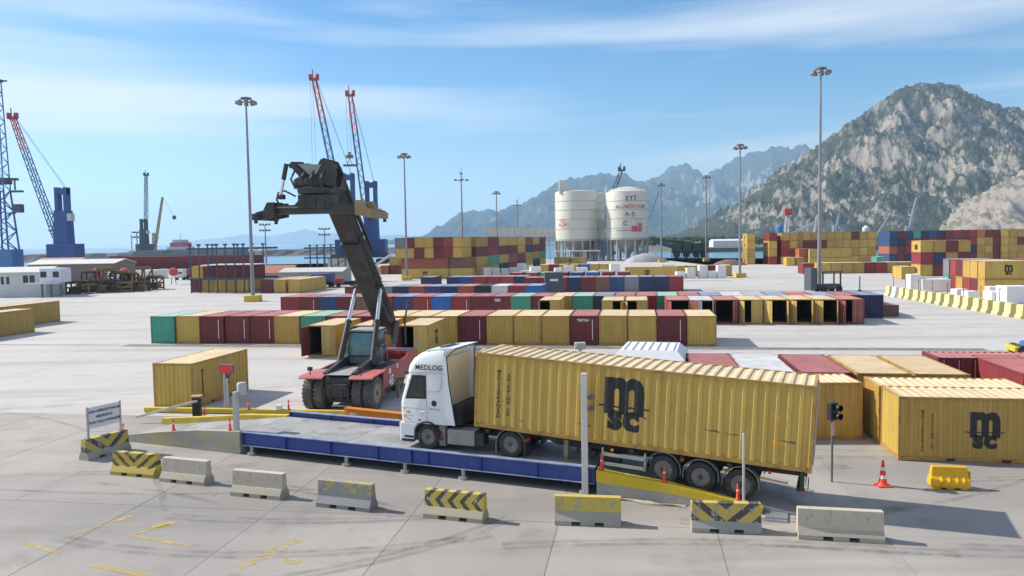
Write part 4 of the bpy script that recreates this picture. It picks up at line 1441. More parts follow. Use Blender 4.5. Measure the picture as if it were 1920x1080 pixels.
for y0, y1 in ((0.02, 0.70), (1.80, 2.48)):
    g_ = MB()
    pr = [(3.54 + 0.60 * cos(radians(a)), 0.5 + 0.60 * sin(radians(a))) for a in range(0, 181, 15)]
    pi_ = [(3.54 + 0.565 * cos(radians(a)), 0.5 + 0.565 * sin(radians(a))) for a in range(180, -1, -15)]
    nn = len(pr)
    for k in range(nn - 1):
        g_.prism([pr[k], pr[k + 1], pi_[nn - 2 - k], pi_[nn - 1 - k]], y0, y1)
    g_.bb(2.93, 2.97, y0, y1, 0.12, 0.5)
    g_.build('mudguard', M_GREY, tr)
    MB().bb(4.1, 4.14, y0, y1, 0.10, 0.72).build('mud_flap', M_CHAS, tr)
    MB().bb(4.14, 4.19, y0 + 0.05, y0 + 0.45, 0.62, 0.76).build('tail_lamp', M_RED, tr)
    MB().bb(2.915, 2.93, y0 + 0.02, y0 + 0.06, 0.25, 0.5).build('side_marker', M_RED, tr)
b = MB().cyl((3.54, 0.3, 0.5), (3.54, 2.2, 0.5), 0.11, n=12)
b.cyl((0, 0.3, 0.5), (0, 2.2, 0.5), 0.09, n=12)
b.lathe([(0.05, -0.25), (0.27, -0.1), (0.27, 0.1), (0.05, 0.25)], (3.54, 1.25, 0.5), 'y', 14)
b.build('axle', M_CHAS, tr)

# ------------------------------------------------------------------ trailer chassis and its box
TP = 0.051
tl = thing('container_trailer', 'black three-axle container chassis trailer coupled to the white truck', 'trailer', W(11.233, 0.12, 2.06 + Z0), (0, TP, WYAW))
fr = MB()
for y in (0.75, 1.69):
    fr.prism([(0.5, -0.02), (12.05, -0.02), (12.05, -0.30), (5.4, -0.42), (3.2, -0.42), (2.6, -0.22), (0.5, -0.18)], y - 0.07, y + 0.07)
for x in (0.55, 4.5, 6.2, 8.0, 9.6, 11.9):
    fr.bb(x - 0.08, x + 0.08, 0.02, 2.42, -0.17, -0.03)
fr.build('trailer_frame', M_CHAS, tl)
for x, z in ((7.35, -0.615), (8.65, -0.68), (9.98, -0.735)):
    z += 0.03
    for y, o_ in ((0.20, -1), (2.24, 1)):
        wheel(tl, (x, y, z), 0.525, 0.38, out=o_)
    MB().cyl((x, 0.3, z), (x, 2.1, z), 0.09, n=10).build('axle', M_CHAS, tl)
    for y0, y1 in ((0.0, 0.42), (2.02, 2.44)):
        g_ = MB()
        pr = [(x + 0.63 * cos(radians(a)), z + 0.63 * sin(radians(a))) for a in range(-10, 191, 20)]
        pi_ = [(x + 0.60 * cos(radians(a)), z + 0.60 * sin(radians(a))) for a in range(190, -11, -20)]
        nn = len(pr)
        for k in range(nn - 1):
            g_.prism([pr[k], pr[k + 1], pi_[nn - 2 - k], pi_[nn - 1 - k]], y0, y1)
        g_.build('mudguard', M_GREY, tl)
for x in (8.0, 10.9, 5.5):
    MB().bb(x - 0.05, x + 0.05, -0.02, 0.02, -0.18, -0.10).build('side_marker', M_RED if x > 6 else M_AMB, tl)
sg = MB()
for z in (-0.32, -0.66):
    sg.bb(5.15, 6.72, -0.01, 0.03, z - 0.06, z + 0.06)
for x in (5.15, 6.70):
    sg.bb(x - 0.03, x + 0.03, -0.01, 0.04, -0.75, -0.10)
sg.build('side_guard', mat('guard_alu', (0.42, 0.42, 0.38), 0.5, 0.3, var=0.15), tl)
for y in (0.45, 1.95):
    b = MB().bb(3.55, 3.72, y - 0.09, y + 0.09, -0.75, -0.1)
    b.bb(3.58, 3.69, y - 0.06, y + 0.06, -0.98, -0.75)
    b.bb(3.48, 3.80, y - 0.14, y + 0.14, -1.01, -0.98)
    b.build('landing_leg', mat('leg_khaki', (0.24, 0.21, 0.12), 0.7, var=0.2), tl)
b = MB().cyl((4.6, 0.5, -0.55), (4.6, 1.9, -0.55), 0.17, n=14)
b.bb(5.3, 5.75, 0.15, 0.55, -0.7, -0.35)
b.build('air_tank', M_CHAS, tl, smooth=40)
b = MB().bb(11.75, 11.87, 0.1, 2.34, -0.66, -0.54)
for y in (0.1, 2.34):
    b.bb(11.86, 11.99, y - 0.09, y + 0.09, -0.62, 0.0)
b.build('underrun_bar', M_CHAS, tl)
for y in (0.10, 2.34):
    MB().bb(11.995, 12.03, y - 0.10, y + 0.10, -0.72, -0.56).build('tail_lamp', M_RED, tl)
MB().bb(12.0, 12.04, 0.5, 1.9, -0.6, -0.42).build('tail_board', M_CABW, tl)
MB().bb(12.06, 12.09, 1.7, 2.2, -1.05, -0.75).build('mud_flap', M_CHAS, tl)

HC = 2.896
cc = Matrix.Rotation(WYAW, 3, 'Z') @ Matrix.Rotation(TP, 3, 'Y') @ Vector((6.096, 1.219, 0.0))
bx = container('yellow', 12.192, W(11.233, 0.12, 2.077 + Z0) + cc, (0, TP, WYAW), 'long yellow high container with black logo loaded on the trailer', None, lod=0, H=HC)
for ch in bx.children:
    if ch.name.startswith('rear_wall'):
        bpy.data.objects.remove(ch, do_unlink=True)
        break
# the nose towards the cab is the plain wall; doors face the rear
for ch in list(bx.children):
    if ch.name.startswith('front_wall'):
        bpy.data.objects.remove(ch, do_unlink=True)
put('front_wall', part_mesh('back', 12.192, HC, 'yellow', 0), bx)
for s in (-1, 1):
    d = put('door', part_mesh('door', 12.192, HC, 'yellow', 0), bx, (6.096 - 0.03, s * (1.219 - 0.11), 0.16), (0, 0, 0))
    d.scale = (-1, -s, 1)
    put('locking_bar', part_mesh('bars', 12.192, HC, 'yellow', 0), d)
msc_logo(bx, 12.192, HC, -0.25, 1.50, 1.0)
vertical_name(bx, 12.192, HC, -5.12, k=1.1)
pts_ = wave_points(-6.096 + 0.11, 6.096 - 0.11, PITCH, DEPTH)
M_STK = mat('sticker_orange', (0.66, 0.34, 0.03), 0.5, var=0.2)
for x0, z0, w, h_ in ((4.82, 0.80, 0.34, 0.15), (5.18, 1.95, 0.13, 0.10)):
    me = MB().add([(x0, z0, 0), (x0 + w, z0, 0), (x0 + w, z0 + h_, 0), (x0, z0 + h_, 0)], [(0, 1, 2, 3)]).mesh('sticker', M_STK)
    drape(me, pts_, 0.007)
    put('sticker', me, bx, (0, -1.199, 0), (pi / 2, 0, 0))
me = MB().add([(4.86, 1.62, 0), (5.10, 1.62, 0), (4.98, 1.85, 0)], [(0, 1, 2)]).mesh('sticker', M_STK)
drape(me, pts_, 0.007)
put('sticker', me, bx, (0, -1.199, 0), (pi / 2, 0, 0))
# scrapes along the box side
M_SCR = mat('scrape_rust', (0.20, 0.12, 0.05), 0.9, var=0.4, scale=6)
rq = random.Random(4)
for x0, z0, w in ((-1.95, 0.62, 0.5), (2.6, 1.0, 0.5), (3.3, 0.95, 0.4), (5.0, 0.95, 0.55), (0.3, 1.15, 0.3), (-4.3, 0.45, 0.2), (1.9, 1.4, 0.25), (-0.2, 0.9, 0.22)):
    me = MB().add([(x0, z0, 0), (x0 + w, z0 - 0.02 + rq.uniform(-.05, .05), 0), (x0 + w, z0 + 0.015, 0), (x0, z0 + 0.022, 0)], [(0, 1, 2, 3)]).mesh('scrape', M_SCR)
    drape(me, pts_, 0.005)
    put('scrape', me, bx, (0, -1.199, 0), (pi / 2, 0, 0))

# ------------------------------------------------------------------ reach stacker
M_RSRED = mat('stacker_red', (0.36, 0.045, 0.042), 0.45, var=0.1, scale=1.5, stain=(0.35, 0.18, 0.16), stain_amt=0.35, stain_scale=1.2)
M_RSTOP = mat('stacker_red_faded', (0.48, 0.13, 0.12), 0.6, var=0.15, scale=1.5, stain=(0.5, 0.4, 0.38), stain_amt=0.45)
M_RSBLK = mat('stacker_charcoal', (0.040, 0.040, 0.042), 0.5, var=0.2, scale=1.2, stain=(0.13, 0.12, 0.11), stain_amt=0.42, stain_scale=1.0)
M_BOOM = mat('boom_charcoal', (0.036, 0.035, 0.035), 0.5, var=0.25, scale=0.7, stain=(0.14, 0.115, 0.095), stain_amt=0.5, stain_scale=0.8)
M_CHROME = mat('piston_chrome', (0.75, 0.76, 0.78), 0.18, 0.9, var=0.05)
M_SPYEL = mat('spreader_tan', (0.32, 0.235, 0.13), 0.7, var=0.2, stain=(0.12, 0.10, 0.08), stain_amt=0.4)
M_RSGLS = mat('stacker_glass', (0.10, 0.26, 0.27), 0.08, var=0.15, scale=2, spec=0.8)
rsk = thing('reach_stacker', 'red and charcoal reach stacker with raised boom and empty spreader', 'reach stacker', (-9.5, 43.07, Z0), -0.171)
RW = 0.93
for x, o_ in ((-1.75, -1), (-1.10, -1), (1.10, 1), (1.75, 1)):
    e = wheel(rsk, (x, 0, RW), RW, 0.58, M_BIGTYRE, M_RIMY, tread=0.03, out=-1 if o_ < 0 else 1)
    e.rotation_euler = (0, 0, -pi / 2)
for x, o_ in ((-1.15, -1), (1.15, 1)):
    e = wheel(rsk, (x, 6.0, 0.80), 0.80, 0.55, M_BIGTYRE, M_RIMY, tread=0.03, out=o_)
    e.rotation_euler = (0, 0, -pi / 2)
b = MB()
b.prism([(-0.75, 0.75), (-0.75, 1.85), (-0.3, 2.0), (0.6, 2.0), (8.1, 1.6), (8.1, 0.6), (5.0, 0.55), (1.0, 0.6)], -0.72, 0.72, 'yz')
b.bb(-1.0, 1.0, -0.45, 0.45, 0.45, 1.1)
b.bb(-0.62, 0.62, -0.95, -0.70, 0.85, 1.55)
for x in (-0.68, -0.34, 0.34, 0.68):
    b.bb(x - 0.05, x + 0.05, -1.0, -0.7, 0.7, 1.35)
b.bb(-1.35, 1.35, -0.85, -0.72, 1.0, 1.12)
b.build('chassis', M_RSBLK, rsk, bevel=0.03)
MB().bb(-0.7, 0.7, -0.72, 2.2, 2.005, 2.03).build('deck_plate', mat('deck_dusty', (0.32, 0.31, 0.30), 0.85, var=0.2), rsk)
for s in (-1, 1):
    f_ = MB().prism([(-1.05, 1.88), (-0.9, 1.98), (1.25, 2.02), (1.25, 1.97), (-0.88, 1.92), (-1.05, 1.83)], s * 0.76, s * 2.12, 'yz')
    f_.build('fender', M_RSTOP, rsk)
    # girders running up the deck beside the cab
    g_ = MB().prism([(-0.5, 2.03), (-0.5, 2.10), (2.6, 2.55), (3.4, 2.55), (3.4, 2.03)], s * 0.72, s * 0.95, 'yz')
    g_.build('side_girder', M_RSBLK, rsk)
    sp = MB().prism([(1.05, 0.55), (1.05, 0.35), (1.2, 0.35), (1.45, 0.95), (7.6, 1.0), (8.0, 1.3), (8.0, 2.3), (6.2, 2.3), (5.6, 2.1), (1.25, 2.0)], s * 1.80, s * 1.95, 'yz')
    side = sp.build('side_panel', M_RSRED, rsk)
    if s > 0:
        for yy, zz, w, h_ in ((2.2, 1.75, 0.35, 0.32), (3.6, 1.85, 0.3, 0.26)):
            MB().bb(s * 1.953, s * 1.957, yy, yy + w, zz - h_ / 2, zz + h_ / 2).build('panel_plate', M_LETW, side)
        put('lettering', text_mesh('45', 0.8, M_LETW, 0.03), side, (1.957, 2.6, 1.15), (pi / 2, 0, pi / 2))
    tk = MB().bb(s * 1.0, s * 1.795, 1.3, 5.6, 0.7, 1.95)
    tk.build('tank_box', M_RSBLK, rsk)
    hl = MB().cyl((s * 1.45, -1.0, 2.05), (s * 1.45, -1.0, 2.35), 0.03, n=8)
    hl.bb(s * 1.45 - 0.12, s * 1.45 + 0.12, -1.08, -0.92, 2.3, 2.5)
    hl.build('work_lamp', M_RSBLK, rsk)
MB().bb(-1.79, 1.79, 6.4, 8.2, 0.9, 2.35).build('counterweight', M_RSRED, rsk, bevel=0.15)
for x, sgn in ((-1, -1), (1, 1)):
    MB().prism([(6.2, 2.7), (7.4, 2.75), (8.0, 4.05), (7.5, 4.15), (7.0, 3.9)], x * 0.62, x * 0.78, 'yz').build('boom_tower', M_RSBLK, rsk)
# operator cab
cb = MB()
cb.loft([[Vector((x, y, z)) for x, y in ((-0.85 * k, 2.95 + f0), (0.85 * k, 2.95 + f0), (0.85 * k, 5.0), (-0.85 * k, 5.0))] for z, k, f0 in ((2.05, 1.0, 0.25), (2.5, 1.0, 0.0), (3.1, 1.0, 0.02), (3.95, 0.92, 0.28))])
cabo = cb.build('operator_cab', M_RSBLK, rsk, bevel=0.05)
gl = MB()
gl.add([(-0.74, 2.935, 2.58), (0.74, 2.935, 2.58), (0.74, 2.955, 3.1), (-0.74, 2.955, 3.1), (0.69, 3.195, 3.86), (-0.69, 3.195, 3.86)], [(0, 1, 2, 3), (3, 2, 4, 5)])
gl.build('front_window', M_RSGLS, cabo)
for s in (-1, 1):
    MB().add([(s * 0.862, 3.15, 2.45), (s * 0.862, 4.8, 2.45), (s * 0.81, 4.8, 3.82), (s * 0.80, 3.35, 3.82)], [(0, 1, 2, 3)]).build('side_window', M_RSGLS, cabo)
MB().bb(-0.85, 0.85, 3.15, 5.05, 3.95, 4.03).build('cab_roof', mat('cab_roof_grey', (0.36, 0.37, 0.36), 0.6, var=0.15), cabo, bevel=0.03)
MB().bb(-0.7, 0.7, 2.88, 2.93, 2.1, 2.48).build('cab_front_panel', mat('cab_front_grey', (0.16, 0.17, 0.17), 0.6), cabo)
hr = MB()
for s in (-1, 1):
    hr.tube([(s * 1.2, 2.6, 2.05), (s * 1.2, 2.6, 2.95), (s * 1.2, 3.3, 3.0), (s * 1.2, 3.3, 2.05)], 0.022, 6)
    hr.tube([(s * 1.05, 3.4, 2.05), (s * 1.05, 3.4, 3.9), (s * 1.05, 4.6, 3.9), (s * 1.05, 4.6, 2.05)], 0.022, 6)
    hr.tube([(s * 1.05, 3.4, 3.1), (s * 1.05, 4.6, 3.1)], 0.022, 6)
hr.build('handrail', mat('rail_grey', (0.35, 0.36, 0.36), 0.5), rsk)
mr_ = MB().tube([(1.35, 2.3, 2.05), (1.35, 2.2, 3.35)], 0.025, 6)
mr_.bb(1.2, 1.5, 2.12, 2.22, 3.2, 3.55)
mr_.build('mirror', M_RSBLK, rsk)
MB().tube([(1.5, 6.9, 2.7), (1.5, 6.85, 4.3), (1.75, 6.8, 5.4), (1.85, 6.8, 5.55)], 0.06, 8).build('exhaust_pipe', mat('exhaust_rust', (0.14, 0.09, 0.07), 0.8), rsk)
# boom: two telescoping box sections along the lift line
P0, P1 = Vector((0, 7.85, 3.75)), Vector((0, -1.45, 12.75))
bd = (P1 - P0).normalized()
bn = Vector((0, 0, 1)).cross(bd).cross(bd)
bn = -(bd.cross(Vector((1, 0, 0)))).normalized()
if bn.z < 0:
    bn = -bn


def bsec(mb, t0, t1, w0, w1, h0, h1, lift0=0.0, lift1=0.0):
    R_ = lambda t, w, h, lf: [P0 + bd * t + bn * (lf + s2 * h / 2) + Vector((s1 * w / 2, 0, 0)) for s1, s2 in ((-1, -1), (1, -1), (1, 1), (-1, 1))]
    mb.loft([R_(t0, w0, h0, lift0), R_(t1, w1, h1, lift1)])


LB = (P1 - P0).length
b = MB()
bsec(b, -0.5, 1.0, 1.0, 1.06, 0.7, 1.1)
bsec(b, 1.0, 6.0, 1.06, 1.04, 1.1, 1.15)
bsec(b, 6.0, 8.2, 1.04, 1.0, 1.15, 0.98)
bsec(b, 7.95, 8.25, 1.10, 1.10, 1.06, 1.06)
for t in (2.2, 5.1):
    bsec(b, t, t + 0.14, 1.10, 1.10, 1.17, 1.19)
boom = b.build('boom', M_BOOM, rsk, bevel=0.03)
b = MB()
bsec(b, 8.0, LB, 0.92, 0.90, 0.86, 0.84)
b.build('inner_boom', M_BOOM, rsk, bevel=0.02)
# hose carriers and pipes along the boom flanks
for s in (-1, 1):
    hp = MB()
    for k in range(3):
        off = bn * (0.25 - 0.2 * k)
        hp.tube([P0 + bd * 1.2 + off + Vector((s * 0.62, 0, 0)), P0 + bd * 11.8 + off + Vector((s * 0.60, 0, 0))], 0.035, 6)
    hp.build('hydraulic_pipe', M_RSBLK, boom)
eb = MB()
bsec(eb, 5.2, 9.2, 0.30, 0.26, 0.22, 0.20, 0.78, 0.70)
eb.build('extension_cylinder', M_RSBLK, boom)
hb = MB()
for k in range(7):
    pA = P0 + bd * (1.4 + k * 0.16) + bn * (0.72 + 0.05 * (k % 3)) + Vector((0.35 - 0.09 * k, 0, 0))
    pB = P0 + bd * (11.4 + 0.1 * k) + bn * (0.66 + 0.05 * (k % 2)) + Vector((0.32 - 0.09 * k, 0, 0))
    hb.tube([pA, pA.lerp(pB, 0.5) + bn * 0.10, pB], 0.04, 6)
hb.build('hose_bundle', M_BLK, boom)
for s in (-1, 1):
    c0 = Vector((s * 1.02, 2.0, 2.15))
    c1 = P0 + bd * 4.35 + bn * (-0.35) + Vector((s * 0.78, 0, 0))
    mid = c0.lerp(c1, 0.56)
    cy = MB().cyl(c0, mid, 0.17, n=16)
    cy.cyl(mid - (c1 - c0).normalized() * 0.12, mid, 0.20, n=16)
    cyo = cy.build('lift_cylinder', M_RSBLK, rsk, smooth=40)
    MB().cyl(mid, c1, 0.115, n=16).build('piston_rod', M_CHROME, cyo, smooth=40)
    MB().cyl(c1 - Vector((s * 0.22, 0, 0)), c1 + Vector((s * 0.16, 0, 0)), 0.16, n=14).build('pin', M_RSBLK, cyo)
    # damping struts beside the upper boom
    d0 = P0 + bd * 6.2 + bn * 1.05 + Vector((s * 0.42, 0, 0))
    d1 = P0 + bd * 12.9 + bn * 0.85 + Vector((s * 0.40, 0, 0))
    MB().cyl(d0, d1, 0.13, n=10).build('tilt_strut', M_RSBLK, rsk)
# boom head and rotator
H0 = P1
hd = MB()
hd.prism([(-1.9, 12.9), (-1.0, 13.55), (-0.35, 13.3), (0.35, 12.2), (-0.3, 11.8), (-1.2, 12.1), (-2.5, 12.2), (-2.6, 12.6)], -0.46, -0.30, 'yz')
hd.prism([(-1.9, 12.9), (-1.0, 13.55), (-0.35, 13.3), (0.35, 12.2), (-0.3, 11.8), (-1.2, 12.1), (-2.5, 12.2), (-2.6, 12.6)], 0.30, 0.46, 'yz')
hd.bb(-0.3, 0.3, -2.4, -0.2, 12.35, 12.9)
hd.build('boom_head', M_RSBLK, rsk, bevel=0.03)
SY = -2.75
for s in (-1, 1):
    yy = SY + s * 0.45
    hd = MB()
    hd.beam((-1.12, yy, 13.32), (-0.25, yy, 12.35), 0.16, 0.26)
    hd.beam((0.62, yy, 13.42), (-0.02, yy, 12.35), 0.16, 0.26)
    hd.beam((-1.12, yy, 13.32), (-0.45, yy, 13.28), 0.14, 0.16)
    hd.prism([(0.25, 12.2), (1.15, 12.1), (1.35, 12.75), (1.05, 13.4), (0.62, 13.55), (0.45, 13.2)], yy - 0.06, yy + 0.06)
    hd.build('head_link', M_RSBLK, rsk, bevel=0.015)
hd = MB()
hd.lathe([(0.50, 11.95), (0.74, 12.2), (0.70, 12.5), (0.35, 12.72)], (-0.45, SY, 0), 'z', 20)
hd.bb(0.15, 1.0, SY - 0.35, SY + 0.35, 12.1, 12.8)
hd.cyl((-1.1, SY - 0.5, 13.2), (-1.1, SY + 0.5, 13.2), 0.14, n=12)
hd.cyl((0.95, SY - 0.5, 13.1), (0.95, SY + 0.5, 13.1), 0.16, n=12)
hd.cyl((0.3, SY - 0.5, 12.4), (0.3, SY + 0.5, 12.4), 0.18, n=12)
for x in (-0.9, -0.35, 0.15, 0.7):
    hd.tube([(x, SY - 0.55, 12.9), (x - 0.12, SY - 0.75, 12.5), (x * 0.9, SY - 0.68, 12.0)], 0.055, 6)
hd.tube([(-1.0, SY, 13.2), (-0.2, SY, 13.0), (0.9, SY, 13.3)], 0.12, 8)
hd.build('rotator_head', M_RSBLK, rsk, smooth=40)
b = MB().lathe([(0.9, 11.75), (0.95, 11.9), (0.95, 12.05), (0.7, 12.15), (0.6, 12.4)], (0, SY, 0), 'z', 24)
b.build('slewing_ring', M_RSBLK, rsk, smooth=35)
MB().prism([(-0.7, 13.25), (0.55, 13.2), (0.3, 12.75), (-0.1, 12.7)], SY - 0.575, SY - 0.545).build('head_cover', mat('head_cover_grey', (0.30, 0.31, 0.31), 0.6), rsk)
for x0, z0, x1, z1 in ((-1.35, 13.3, -1.72, 11.7),):
    cy = MB().cyl((x0, SY - 0.5, z0), ((x0 + x1) / 2, SY - 0.5, (z0 + z1) / 2), 0.12, n=12)
    cyo = cy.build('slew_cylinder', M_RSBLK, rsk, smooth=40)
    MB().cyl(((x0 + x1) / 2, SY - 0.5, (z0 + z1) / 2), (x1, SY - 0.5, z1), 0.08, n=12).build('piston_rod', M_CHROME, cyo, smooth=40)
    MB().bb(x1 - 0.12, x1 + 0.22, SY - 0.65, SY - 0.35, z1 - 0.2, z1 + 0.05).build('cylinder_bracket', M_RSBLK, cyo, bevel=0.05)
# spreader
sp = MB()
sp.bb(-2.45, 2.65, SY - 0.55, SY - 0.20, 10.75, 11.2)
sp.bb(-2.35, 2.55, SY + 0.20, SY + 0.55, 10.75, 11.2)
sp.bb(-0.75, 0.95, SY - 0.6, SY + 0.6, 11.0, 11.7)
for x in (-0.45, 0.1, 0.6):
    sp.bb(x, x + 0.12, SY - 0.64, SY - 0.6, 11.1, 11.6)
sp.prism([(-1.0, 11.2), (-0.45, 11.75), (-0.2, 11.75), (-0.2, 11.2)], SY - 0.5, SY + 0.5)
for x in (-2.2, -1.5, 1.6, 2.2):
    sp.bb(x - 0.06, x + 0.06, SY - 0.2, SY + 0.2, 10.8, 11.15)
spr = sp.build('spreader_beam', M_RSBLK, rsk, bevel=0.02)
MB().bb(-2.4, -0.4, SY - 0.58, SY - 0.552, 11.05, 11.12).build('spreader_rail', M_SPYEL, spr)
for s, m_ in ((-1, M_RSBLK), (1, M_SPYEL)):
    ea = MB()
    ea.prism([(s * 2.15 + 0.22, 11.35), (s * 2.55 + 0.22, 11.35), (s * 2.75 + 0.22, 10.95), (s * 3.2 + 0.22, 10.85), (s * 3.2 + 0.22, 10.45), (s * 2.15 + 0.22, 10.62)], SY - 0.85, SY - 0.60)
    ea.prism([(s * 2.15 + 0.22, 11.35), (s * 2.55 + 0.22, 11.35), (s * 2.75 + 0.22, 10.95), (s * 3.2 + 0.22, 10.85), (s * 3.2 + 0.22, 10.45), (s * 2.15 + 0.22, 10.62)], SY + 0.60, SY + 0.85)
    ea.bb(s * 2.9 + 0.22, s * 3.2 + 0.22, SY - 1.2, SY + 1.2, 10.45, 10.78)
    ar = ea.build('spreader_arm', m_, rsk, bevel=0.02)
    for y in (-1.1, 1.1):
        MB().bb(s * 3.03 + 0.15, s * 3.03 + 0.29, SY + y - 0.07, SY + y + 0.07, 10.28, 10.45).build('twist_lock', M_RSBLK, ar)
MB().bb(-2.45, -1.75, SY - 0.5, SY - 0.2, 11.2, 11.34).build('spreader_box', M_RSBLK, spr)
MB().tube([(-1.0, SY - 0.3, 11.65), (-1.6, SY - 0.3, 11.95), (-1.95, SY - 0.3, 11.85), (-2.05, SY - 0.3, 11.5), (-1.9, SY - 0.3, 11.25)], 0.045, 7).build('hose_loop', M_BLK, spr)

# ------------------------------------------------------------------ concrete barriers
def chevron_mat(name, mode, yel=(0.56, 0.42, 0.07), conc=(0.40, 0.375, 0.32), split=0.34, wear=0.35, period=0.36):
    m = bpy.data.materials.new(name)
    m.use_nodes = True
    n, l = m.node_tree.nodes, m.node_tree.links
    b = n['Principled BSDF']
    b.inputs['Roughness'].default_value = 0.85
    tc = n.new('ShaderNodeTexCoord')
    sep = n.new('ShaderNodeSeparateXYZ')
    l.new(tc.outputs['Object'], sep.inputs[0])

    def mth(op, a, b_=None, c=None):
        k = n.new('ShaderNodeMath')
        k.operation = op
        for i, v in enumerate((a, b_, c)):
            if v is None:
                continue
            if isinstance(v, (int, float)):
                k.inputs[i].default_value = v
            else:
                l.new(v, k.inputs[i])
        return k.outputs[0]

    x, z = sep.outputs['X'], sep.outputs['Z']
    if mode == 'vee':
        s = mth('SUBTRACT', mth('MULTIPLY', mth('ABSOLUTE', x), 0.8), z)
    elif mode == 'arrow':
        s = mth('SUBTRACT', x, mth('MULTIPLY', mth('ABSOLUTE', mth('SUBTRACT', z, 0.60)), 0.9))
    else:
        s = None
    nz = n.new('ShaderNodeTexNoise')
    nz.inputs['Scale'].default_value = 5.0
    nz.inputs['Detail'].default_value = 8.0
    nz.inputs['Roughness'].default_value = 0.7
    l.new(tc.outputs['Object'], nz.inputs['Vector'])
    nb = n.new('ShaderNodeTexNoise')
    nb.inputs['Scale'].default_value = 1.6
    nb.inputs['Detail'].default_value = 6.0
    l.new(tc.outputs['Object'], nb.inputs['Vector'])

    def mix(c1, c2, fac):
        k = n.new('ShaderNodeMixRGB')
        for i, c in (('Color1', c1), ('Color2', c2)):
            if isinstance(c, tuple):
                k.inputs[i].default_value = (*c, 1)
            else:
                l.new(c, k.inputs[i])
        l.new(fac, k.inputs['Fac'])
        return k.outputs['Color']

    cc = mix(conc, tuple(v * 0.55 for v in conc), mth('MULTIPLY', nb.outputs['Fac'], 0.7))
    paint = yel
    if s is not None:
        fr_ = mth('FRACT', mth('ADD', mth('DIVIDE', s, period), 10.13))
        st = mth('GREATER_THAN', fr_, 0.58)
        paint = mix(yel, (0.06, 0.058, 0.055), st)
    on = mth('GREATER_THAN', mth('ADD', z, mth('MULTIPLY', mth('SUBTRACT', nb.outputs['Fac'], 0.5), 0.10)), split)
    worn = mth('LESS_THAN', nz.outputs['Fac'], 0.5 + 0.18 - wear * 0.12)
    l.new(mix(cc, paint, mth('MULTIPLY', mth('MULTIPLY', on, worn), 0.92)), b.inputs['Base Color'])
    bp = n.new('ShaderNodeBump')
    bp.inputs['Strength'].default_value = 0.5
    bp.inputs['Distance'].default_value = 0.015
    l.new(nz.outputs['Fac'], bp.inputs['Height'])
    l.new(bp.outputs['Normal'], b.inputs['Normal'])
    return m


def jersey_mesh(m, Ln=2.05, H=0.86):
    """one closed body: lofted profile along x, bottom raised at the two fork slots"""
    b = MB()
    half = [(0.31, 0.0), (0.31, 0.14), (0.17, 0.37), (0.125, H)]
    xs = [(-Ln / 2, 0.0), (-0.52, 0.0), (-0.515, 0.13), (-0.23, 0.13), (-0.225, 0.0), (0.225, 0.0), (0.23, 0.13), (0.515, 0.13), (0.52, 0.0), (Ln / 2, 0.0)]
    rings = []
    for x, zb in xs:
        pl = [(-w, z if k else zb) for k, (w, z) in enumerate(half)] + [(w, z if k else zb) for k, (w, z) in reversed(list(enumerate(half)))]
        rings.append([Vector((x, y, z)) for y, z in pl])
    b.loft(rings)
    return b.mesh('concrete_barrier', m)


M_JC = chevron_mat('barrier_concrete', 'plain', yel=(0.52, 0.465, 0.37), conc=(0.48, 0.43, 0.34), wear=0.9)
M_JG = chevron_mat('barrier_grey_traces', 'plain', yel=(0.42, 0.36, 0.12), conc=(0.30, 0.30, 0.30), split=0.55, wear=1.6)
M_JV = chevron_mat('barrier_vee', 'vee', wear=0.95, period=0.62)
M_JVL = chevron_mat('barrier_vee_all', 'vee', wear=0.9, split=0.33, period=0.44, conc=(0.50, 0.40, 0.10))
M_JA = chevron_mat('barrier_arrows', 'arrow', wear=0.75, split=0.36, period=0.44, conc=(0.46, 0.42, 0.30))
M_JY = chevron_mat('barrier_yellow_top', 'plain', wear=0.95, split=0.44)
gj = 'concrete barriers in a row before the weighbridge'
JB = [(-18.2, 34.3, 1.12, M_JV, 'concrete barrier with yellow and black chevrons carrying the white sign'),
      (-15.3, 31.15, -0.30, M_JVL, 'small yellow barrier with black V stripes at the left end of the row'),
      (-12.85, 30.1, -0.33, M_JC, 'plain pale concrete barrier next to the yellow striped one'),
      (-9.4, 28.25, -0.31, M_JC, 'plain pale concrete barrier standing alone left of centre'),
      (-5.9, 26.85, -0.34, M_JG, 'grey concrete barrier with faint yellow paint traces'),
      (-2.0, 25.6, -0.33, M_JA, 'concrete barrier with black arrow chevrons on yellow in the middle of the row'),
      (2.35, 24.9, -0.15, M_JY, 'concrete barrier with yellow upper half in front of the white post'),
      (6.6, 24.1, -0.13, M_JV, 'yellow concrete barrier with large black V in front of the trailer wheels'),
      (9.85, 23.3, -0.20, M_JC, 'long pale concrete barrier at the right end of the row')]
jm_cache = {}
for i, (x, y, rz, m_, lb) in enumerate(JB):
    key = (m_.name, i == 8)
    if key not in jm_cache:
        jm_cache[key] = jersey_mesh(m_, 2.45 if i == 8 else 2.12, 0.90)
    o = put('concrete_barrier', jm_cache[key], None, (x, y, Z0), (0, 0, rz), bevel=0.025)
    tag(o, lb, 'barrier', gj)

